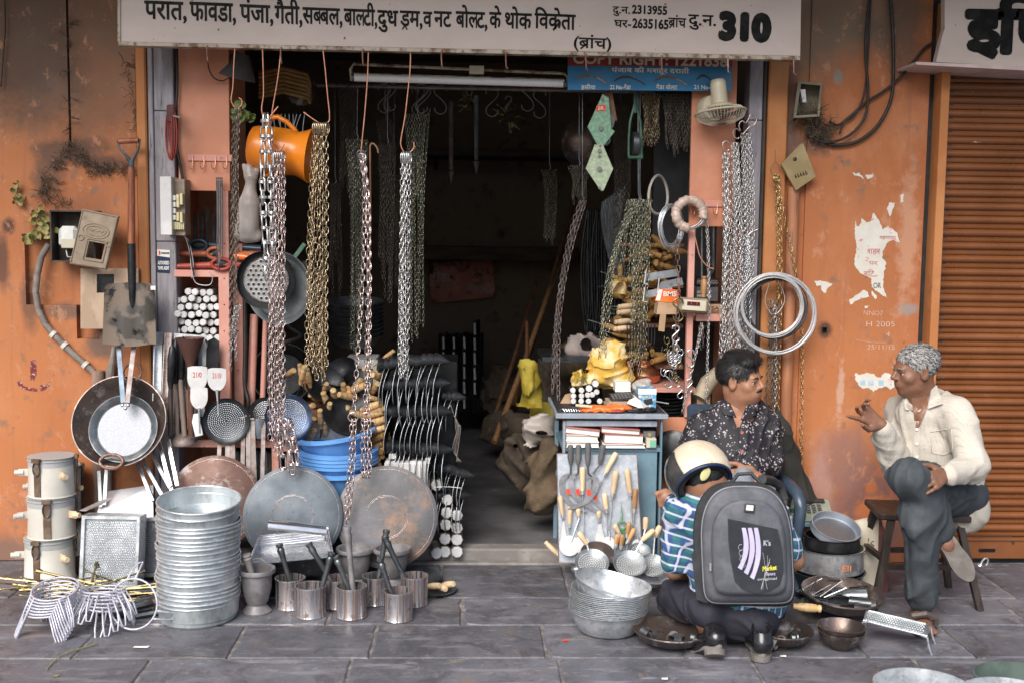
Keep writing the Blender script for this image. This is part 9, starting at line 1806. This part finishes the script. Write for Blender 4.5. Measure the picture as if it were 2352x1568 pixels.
tool('small trowel with a pale handle at the lower corner of the sheet',1286,1137,1292,1180,.0115,m_lightwood,(1293,1200),blade=[(1293,1196),(1288,1228),(1286,1258),(1304,1258),(1301,1228),(1296,1196)],name='trowel',cat='trowel');tool('small trowel with a shorter handle beside it',1309,1162,1308,1202,.0115,m_lightwood,(1307,1232),name='trowel',cat='trowel');tool('stub handled trowel under the sickle tips',1328,1166,1329,1184,.0110,m_lightwood,(1326,1215),name='trowel',cat='trowel');tool('leaf shaped trowel in the middle of the lower sheet',1375,1172,1376,1188,.0110,m_lightwood,(1378,1206),blade=[(1376,1202),(1368,1232),(1366,1262),(1391,1262),(1388,1232),(1381,1202)],name='trowel',cat='trowel')
t=thing('ring_awl','green pointed awl with a ring grip on the display sheet','awl',T(1427,1190));m=MB();m.tube([T(1427,1152,.002),T(1427,1180,.002),T(1427,1193,.002)],[.0008,.004,.006],8);m.tube([T(1428,1205,.004)+V3((cos(x)*.017,0,sin(x)*.016))for x in[2*PI*j/18 for j in range(18)]],.005,6,closed=1);put('ring_and_spike',m,m_green,t,W=1,smooth=60);bar('green_block','green wooden block below the ring awl','block',T(1427,1250),T(1427,1216),.05,.012,M_('green_paint',(.03,.16,.08),(.05,.2,.1),rough=.5))
for i,(u,v,r)in enumerate(((1308,1252,24),(1335,1250,20),(1397,1248,17),(1464,1250,13))):
 t=thing('white_spatula',('largest white round spatula blade at the sheet corner','white spatula blade behind the large round one','white spatula blade under the screwdriver tips','narrow white blade near the skimmers')[i],'spatula',T(u,v,.01));m=MB();m.lathe([(0,0),(r*S(-.35),0),(r*S(-.35),.002),(0,.002)],Matrix.Translation(T(u,v,.012))@Euler((R(78),0,0)).to_matrix().to_4x4(),28);put('blade',m,m_rodw if i==0 else m_scr,t,W=1);m=MB();m.tube([T(u+4,v-10,.014),T(u+(22,3,2,0)[i],v-(62,30,30,20)[i],.012)],.0035,6);put('stem',m,m_galv,t,W=1)
for i,(a,b)in enumerate((((1411,1203),(1421,1222)),((1419,1226),(1415,1248)),((1430,1226),(1427,1252)),((1445,1198),(1441,1226)),((1458,1212),(1443,1240)))):tool(('pale worn','short brown','middle brown','upright brown','slanting brown')[i]+' turned handle of the group beside the ring awl',*a,*b,.0115,(m_lightwood,m_midwood,m_midwood,m_midwood,m_midwood)[i],(b[0]-4,b[1]+26),ferr=True,name='file',cat='file',o=.02)
def skimmer(label,u,v,r,Y,h0,h1,tilt=.45,holes=True,mat=m_galv):
 c_=P(u,v,Y);R0=r*S(Y);nrm=V3((0,-.55,.83));t=thing('skimmer',label,'skimmer',c_);Mt=Matrix.Translation(c_)@nrm.to_track_quat('Z','Y').to_matrix().to_4x4();mat=m_galvd if mat is m_galv else mat;m=MB();m.lathe([(0,-.018),(R0*.5,-.014),(R0*.85,-.004),(R0,.003),(R0*1.02,.002),(R0*.86,-.007),(R0*.5,-.017),(0,-.021)],Mt,36);put('dish',m,mat,t,W=1,smooth=40)
 m=MB()
 for q_ in range(1,7):
  rr=R0*.13*q_;cnt=int(6.28*rr/.0092)
  for j in range(cnt):a_=6.283*j/cnt+q_;z_=np.interp(rr/R0,[0,.5,.85],[-.018,-.014,-.004])+.0008;m.lathe([(.0026,0),(0,0)],Mt@Matrix.Translation((rr*cos(a_),rr*sin(a_),z_)),6)
 put('perforation',m,m_rodw,t,W=1,smooth=0)['kind']='stuff'  # white discs painted in for holes bright with light from behind
 a,b=P(h0[0],h0[1],Y+.03),P(h1[0],h1[1],Y+.02);L_=(b-a).length;m=MB();m.lathe([(0,0),(.010,.001),(.013,.01),(.0125,L_*.5),(.010,L_),(0,L_)],axisM(a,b),12);put('grip',m,m_lightwood,t,W=1,smooth=60);m=MB();m.tube([b,c_+(b-c_).normalized()*R0*.7],.0042,6);put('stem',m,m_galv,t,W=1)
skimmer('large perforated skimmer nearest the doorway with a short orange wood grip',1360,1290,40,-.50,(1328,1220),(1348,1248));skimmer('large perforated skimmer in the middle with a pale grip',1447,1293,39,-.50,(1503,1216),(1474,1240));skimmer('perforated skimmer beside the checked sleeve',1499,1297,34,-.46,(1517,1206),(1504,1232));skimmer('skimmer standing behind with an upright pale grip',1470,1265,26,-.38,(1484,1186),(1482,1214))
lathed('iron_ladle_bowl','rust rimmed iron bowl lying behind the first skimmer','bowl',P(1372,1268,-.40),(0,-.5,1),[(0,-.02),(.04,-.016),(.068,.0),(.07,.0),(.04,-.02),(0,-.024)],m_wok)
t=thing('ladle','small grey ladle with a pale grip lying off the doorstep','ladle',P(1300,1290,-.25));m=MB();m.lathe(handle_prof(.085,.011),axisM(P(1252,1243,-.2),P(1280,1271,-.22)),12);put('grip',m,m_lightwood,t,W=1,smooth=60);m=MB();m.tube([P(1280,1271,-.22),P(1314,1300,-.28)],.0035,6);put('stem',m,m_galv,t,W=1);m=MB();m.sphere(P(1326,1306,-.30),(.028,.022,.018),16,10);put('bowl',m,m_galvd,t,W=1,smooth=180)
lathed('round_cushion','black round backrest disc behind the crash helmet','disc',P(1545,1035,-.14),(-.35,-1,.1),[(0,.012),(.075,.010),(.092,0),(.09,-.02),(0,-.02)],m_black)
sdfthing('grey_cloth','pale grey cloth over the lap of the dark haired man','cloth',[e3(1700,1105,-.50,26,24,.04,0),e3(1712,1090,-.48,18,16,.04,.03)],M_('pale_grey_cloth',(.20,.22,.26),(.28,.30,.34),rough=.8,bump=.2),.006,(.003,(30,60)))
sdfthing('hung_coat','black garment hanging from a nail beside the drain pipe','coat',[('c',P(1786,942,-.06),P(1796,1000,-.08),.012,.035,.0),('c',P(1796,1000,-.08),P(1805,1080,-.10),.035,.060,.03),('c',P(1808,1080,-.10),P(1828,1145,-.12),.065,.075,.03),('c',P(1815,1020,-.06),P(1832,1052,-.07),.022,.012,.02),('c',P(1835,1120,-.10),P(1862,1150,-.12),.035,.025,.03)],m_drape,.006,(.005,(22,50)))
zs_=P(1860,1185,-.18).z
t=thing('blue_stool','low blue stool carrying the telephone','stool',P(1860,1190,-.18));m=MB();c_=P(1860,1190,-.18);m.box((c_.x,-.18,zs_-.012),(.20,.20,.02),bev=.003);put('seat',m,m_deskblue,t,W=1)
for sx in(-1,1):
 for sy in(-1,1):m=MB();m.box((c_.x+sx*.085,-.18+sy*.08,(zs_-.022)/2),(.018,.018,zs_-.022));put('leg',m,m_deskblue,t,W=1)
t=thing('telephone','grey green push button telephone on the blue stool','telephone',(c_.x-.005,-.20,zs_));Mt=Mx((c_.x-.005,-.20,zs_+.022),(0,0,-.15));m=MB();V=[(-.09,-.075,-.02),(.09,-.075,-.02),(.09,.075,-.02),(-.09,.075,-.02),(-.088,-.073,.0),(.088,-.073,.0),(.085,.07,.045),(-.085,.07,.045)];m.add(V,[(3,2,1,0),(0,1,5,4),(1,2,6,5),(2,3,7,6),(3,0,4,7),(4,5,6,7)],Mt);put('base',m,m_phone,t,W=1,smooth=0)
m=MB();
m.tube([Mt@V3(p)for p in((-.078,-.062,.022),(-.075,-.045,.040),(-.068,0,.052),(-.066,.04,.060),(-.070,.065,.050))],[.018,.017,.012,.017,.020],10);put('handset',m,m_phone,t,W=1,smooth=60)
for i in range(3):
 for j in range(4):m=MB();m.box((-.012+.024*i,-.048+.020*j,.012+.0057*j+.004),(.017,.012,.005),bev=.001,M=Mt);put('button',m,m_grey,t,W=1)
m=MB();m.box((.02,.045,.045),(.09,.03,.004),M=Mt,rot=(R(17),0,0));put('display_window',m,m_darkp,t,W=1)
cable('thin black telephone cord falling behind the sieve stack',[(1865,1192),(1862,1210),(1868,1235),(1860,1260)],.003,-.29)
# ================================================================ SIEVES AND PANS ON THE RIGHT
def gpan(name,label,u,v,r,Y,prof,mat,cat='pan',nrm=(0,0,1),part='pan'):
 return lathed(name,label,cat,P(u,v,Y),nrm,[(a*r*S(Y),b)for a,b in prof],mat,part,48)
gg=G(1902,1392);yq=gg.y+.14
zz=[0,.055,.125,.20,.245]
cx_=P(1900,1330,yq).x
def stk(name,label,z,r,h,mat,nrm=(0,0,1),bottom=1.0,dx=0):return lathed(name,label,'pan',(cx_+dx,yq,z),nrm,[(0,0),(r*bottom*.94,.0),(r*bottom,.008),(r*.98,h-.004),(r*1.02,h),(r*.97,h),(r*bottom*.96,.012),(0,.006)],mat,'pan',52)
m_bluepan=M_('blue_black_iron',(.06,.085,.09),(.11,.14,.15),rough=.4,metal=.7,scale=6)
m_silv=M_('blotchy_tinned_pan',(.46,.47,.49),(.62,.63,.65),rough=.35,metal=.8,scale=9,c3=(.28,.29,.30),thr3=(.5,.64))
stk('iron_pan','wide blue black iron pan at the bottom of the sieve stack',.0,.152,.035,m_steel,bottom=.7);stk('iron_pan','dark greenish pan second in the sieve stack',.036,.150,.075,m_bluepan,bottom=.82)
t=stk('round_sieve','wide silver sieve pan with orange figures in the stack',.113,.143,.098,m_silv);letters('orange_marking','EII',1935,1955,1298,1311,yq-.150,M_('orange_ink',(.6,.2,.08),(.65,.24,.1),rough=.6),t,.01,True)
stk('round_sieve','black rimmed sieve set inside the silver one',.20,.112,.055,m_black,dx=.015);t=stk('round_sieve','uppermost grey sieve with mesh bottom tilted towards the street',.262,.100,.040,M_('grey_blue_tin',(.30,.34,.40),(.40,.44,.50),rough=.4,metal=.5),nrm=(.12,-.42,1),dx=.02)
m=MB();m.lathe([(.085,.0125),(0,.0125)],None,40);put('mesh',m,q_mesh if 'q_mesh'in globals()else MATS['dark_steel'],t)
WK=[(0,0),(.55,.003),(.80,.018),(.97,.046),(1.0,.047),(1.01,.043),(.82,.012),(.56,-.003),(0,-.004)]
g1=G(1900,1443);w1=P(1900,1412,-.6);r1=96*S(g1 .y+.12)
t=lathed('iron_wok','wide rusty pan full of curved iron scraps before the sieve stack','wok',(w1 .x+0,g1 .y+r1*.75,.05),(.03,-.10,1),[(a*r1,b*1.3)for a,b in WK],m_wok,'bowl',48);cw=V3((P(1900,1412,g1 .y+.13).x,g1 .y+r1*.75,.05))
for k in range(16):
 a=cw+V3((RU(-.11,.10),RU(-.08,.07),.020+.006*(k//3)));ang=RU(-.6,.6);L_=RU(.07,.12);Mt=Mx(a,(RU(-.2,.2),RU(-.2,.2),ang));Mt2=Mt@Matrix.Rotation(R(90),4,'Y');t=thing('iron_scrap','curved piece of iron strip lying in the wide rusty pan','iron piece',M=Mt2,group='curved iron pieces in the wide rusty pan');r_=RU(.014,.022);m=MB();m.lathe([(r_,0),(r_,L_)],None,10,0,R(RU(120,190)));put('curl',m,random.choice((m_steel,m_iron,m_galvd)),t,smooth=180)
for k in range(9):a=cw+V3((-.12+.012*k,.02-.01*k,.05));wire_=thing('steel_skewer','bright thin skewer fanned over the rusty pan beside the backpack','skewer',a,group='bright skewers over the rusty pan');m=MB();m.tube([a,a+V3((RU(-.02,.10),-.02,RU(.01,.09)))],.0022,5);put('rod',m,m_bright,wire_,W=1)
g2=G(1545,1505);r2=62*S(g2 .y);t=lathed('iron_wok','rusty pan with odd clips half under the squatting youth','wok',(g2 .x+.015,g2 .y+r2*1.25,.012),(0,0,1),[(a*r2*1.5,b)for a,b in WK],m_wok,'bowl',48);c2=V3((g2 .x+.0,g2 .y+r2*1.1,.012))
g3=G(1815,1503);r3=72*S(g3 .y);t=lathed('iron_wok','rusty pan of pipe rings beside the black shoe','wok',(g3 .x,g3 .y+r3*.95,.014),(0,0,1),[(a*r3*1.02,b)for a,b in WK],m_wok,'bowl',48);c3=V3((g3 .x,g3 .y+r3*.95,.014))
for cc_,n_,lb,gp_ in((c2,8,'short bent clip lying in the pan by the youth','clips in the pan by the youth'),(c3,11,'short pipe ring lying in the pan by the black shoe','pipe rings in the pan by the black shoe')):
 for k in range(n_):
  a=cc_+V3((RU(-.09,.09),RU(-.08,.07),.022+.004*k/3));Mt=Mx(a,(R(90)+RU(-.4,.4),RU(-1,1),RU(-1.2,1.2)));t=thing('pipe_ring'if cc_ is c3 else 'bent_clip',lb,'ring'if cc_ is c3 else 'clip',M=Mt,group=gp_);m=MB();r_=RU(.014,.022);h_=RU(.015,.035);full=cc_ is c3
  m.lathe([(r_,0),(r_,h_),(r_-.002,h_),(r_-.002,0),(r_,0)],None,16,0,2*PI if full else R(200));put('shell',m,random.choice((m_steel,m_iron,m_galvd)),t,smooth=30)
t=thing('bamboo_grip','short bamboo grip lying across the pan rims near the wok','grip',P(1855,1438,g3 .y+.1));m=MB();gh=G(1888,1452);m.lathe(handle_prof(.105,.016),axisM(gh+V3((-.0,.02,.085)),gh+V3((-.105,.03,.092))),14);put('grip',m,m_bamboo,t,W=1,smooth=60)
g4=G(1946,1503);r4=56*S(g4 .y+.08)
for k in(0,1):lathed('iron_bowl',('lower','upper')[k]+' of two nested hammered iron bowls beside the small grater','bowl',(g4 .x,g4 .y+r4*.85,.0+.018*k),(0,0,1),[(0,0),(r4*.5,.003),(r4*.85,.032),(r4,.062),(r4*1.02,.065),(r4*.97,.066),(r4*.8,.032),(r4*.4,.008),(0,.006)],m_wok,'bowl',44)
gx=G(2088,1500);t=thing('bent_grater','small silver curved grater lying on its legs by the sandal','grater',M=Mx(gx+V3((-.01,.10,.0)),(0,0,R(-28))))
m=MB();n_=12;prof=[(-.055+.11*j/n_,.085+.020*sin(PI*j/n_))for j in range(n_+1)]
m.add([(-.11,y,z)for y,z in prof]+[(.11,y,z-.02)for y,z in prof],[(j,n_+1+j,n_+2+j,j+1)for j in range(n_)]);put('grating_plate',m,m_galvd,t,smooth=180)
m=MB()
for i in range(22):
 for j in range(11):x=-.10+.2*(i+.5*(j%2))/22;y=-.048+.096*j/10;z=.085+.020*sin(PI*(y+.055)/.11)-.02*(x+.11)/.22+.0005;m.add([(x-.003,y-.0025,z),(x+.003,y-.0025,z),(x+.003,y+.0025,z),(x-.003,y+.0025,z),(x,y,z+.004)],[(0,1,4),(1,2,4),(2,3,4),(3,0,4)])
put('grating_tooth',m,m_galvd,t,smooth=0)['kind']='stuff'
for sx,hh in((-1,.085),(1,.065)):
 for y in(-.055,.055):m=MB();m.tube([(sx*.09,y,hh),(sx*.112,y*1.05,hh-.005),(sx*.118,y*1.1,.03),(sx*.13,y*1.15,0)],.004,6);put('leg',m,m_galv,t,smooth=60)
m=MB();m.tube([(-.11,-.055,.085),(-.11,.055,.085),(.11,.055,.065),(.11,-.055,.065)],.0035,6,closed=1);put('wire_frame',m,m_galv,t,smooth=60)
g5=G(1406,1474);r5=95*S(g5 .y+.14);c5=V3((g5 .x,g5 .y+r5*.86,0));pr_=[(0,0),(r5*.66,.0),(r5*.76,.010),(r5*.93,.065),(r5*.985,.085),(r5*1.0,.0865),(r5*.985,.088),(r5*.91,.066),(r5*.74,.013),(0,.005)]
pn=None
for k in range(13):
 lab=('bottom','second','third','fourth','fifth','sixth','seventh','eighth','ninth','tenth','eleventh','twelfth','top')[k]+' nested galvanised basin of the stack before the display sheet';Mt=Mx(c5+V3((.0008*k,0,.0068*k)))
 if pn is None:pn=thing('steel_basin',lab,'basin',M=Mt,group='nested basins before the display sheet');m=MB();m.lathe(pr_,None,56);put('basin',m,m_galv,pn,smooth=40)
 else:dup(pn,lab,Mt)
tt=dup(pn,'loose galvanised basin lying tilted on the nested basins',Mx(c5+V3((-.008,-.01,.105)),(R(2),R(13),0),.955))
g6=G(1490,1378);lathed('steel_basin','shallow bright bowl tilted beside the knee of the youth','basin',(g6 .x+.005,g6 .y+.07,.055),(.12,-.10,1),[(0,0),(.055,.0),(.085,.028),(.092,.030),(.093,.032),(.083,.030),(.053,.004),(0,.004)],m_alu,'basin')
bar('wood_piece','short piece of pale wood lying behind the nested basins','wood',G(1440,1350)+V3((0,0,.03)),G(1465,1345)+V3((0,0,.035)),.022,.018,m_lightwood)
lathed('iron_disc','thin iron lid lying between the skimmers and the basins','lid',G(1420,1330)+V3((0,0,.01)),(0,0,1),[(0,.005),(.12,.002),(.124,0),(0,.0)],m_galvd)
for lab,u,v,r,Y,mat in(('large shiny basin cut by the bottom of the view',2122,1578,118,-1.78,m_galv),('second large basin at the corner in front of the green one',2330,1603,126,-1.80,m_galv),('dull green basin behind the corner basin',2350,1560,112,-1.55,M_('green_grey_enamel',(.10,.14,.12),(.16,.21,.18),rough=.35,metal=.3,scale=7))):
 c_=P(u,v,Y);r_=r*S(Y);h_=c_.z+.12;t=lathed('steel_basin',lab,'basin',(c_.x,Y,-.115),(0,0,1),[(0,0),(r_*.72,0),(r_*.84,h_*.3),(r_*.97,h_-.01),(r_,h_-.004),(r_,h_),(r_*.97,h_+.001),(r_*.83,h_*.3),(r_*.7,.01),(0,.01)],mat,'basin',64)
 c_=None
t=thing('tote_bag','cream canvas bag with dark red lettering leaning behind the stool','bag',G(1975,1372)+V3((0,.10,0)));YB2=G(1975,1372).y+.10
S_=SDF(h=.006);S_.cap(P(1950,1340,YB2),P(1990,1345,YB2),.045,.05,.0);S_.cap(P(1945,1210,YB2+.02),P(2010,1195,YB2+.02),.018,.02,.04);S_.cap(P(1950,1290,YB2),P(2005,1290,YB2),.040,.038,.06);S_.cap(P(1925,1215,YB2+.02),P(1940,1330,YB2),.02,.04,.03);S_.cap(P(2012,1200,YB2+.02),P(2005,1340,YB2),.022,.04,.03);S_.ell(P(1970,1270,YB2),(45*S(0),.03,70*S(0)),None,.03);S_.wrinkle(.0045,(22,50),6);put('canvas',S_.mesh('canvas'),m_tote,t,W=1)
m=MB();m.rings([[P(2019,1185,YB2-.03),P(2046,1250,YB2-.03),P(2038,1378,YB2-.03),P(2014,1376,YB2-.03)],[P(2019,1185,YB2+.05),P(2046,1250,YB2+.05),P(2038,1378,YB2+.05),P(2014,1376,YB2+.05)]]);put('maroon_gusset',m,m_maroon,t,W=1,smooth=0)
letters('lettering',"g's",1978,2008,1237,1262,YB2-.066,m_maroon,t,-.005,True,rot=-.35);letters('lettering','in',1955,1975,1268,1282,YB2-.066,m_maroon,t,-.005,True,rot=-.35)
for lab,u,v,mat in(('pale lilac scrap of plastic lying on the paving before the wire stands',323,1487,m_paper),('tiny green and white wrapper near the bottom of the paving',127,1553,m_leafg),('tiny yellow red scrap on the paving before the doorway side',1298,1472,m_stickr),('tiny white scrap on the paving behind the black shoes',1526,1560,m_paper),('tiny white crumb beside the squatting youth',1798,1508,m_paper)):
 g=G(u,v);t=thing('litter_scrap',lab,'litter',g);m=MB();s_=.010 if 'tiny'in lab else .026;m.add([(g.x-s_,g.y-.006,.004),(g.x+s_,g.y-.008,.004),(g.x+s_*1.2,g.y+.003,.007),(g.x-s_*.9,g.y+.008,.004)],[(0,1,2,3)]);put('scrap',m,mat,t,W=1,smooth=0)
m=MB();m.tube([G(u,v)+V3((0,0,.004))for u,v in((108,1538),(118,1525),(135,1510),(165,1496),(195,1488),(225,1478))],.0022,5);tag(put('grass_stalk',m,m_leaf),'dry grass stalk lying on the paving before the wire stands','stalk')
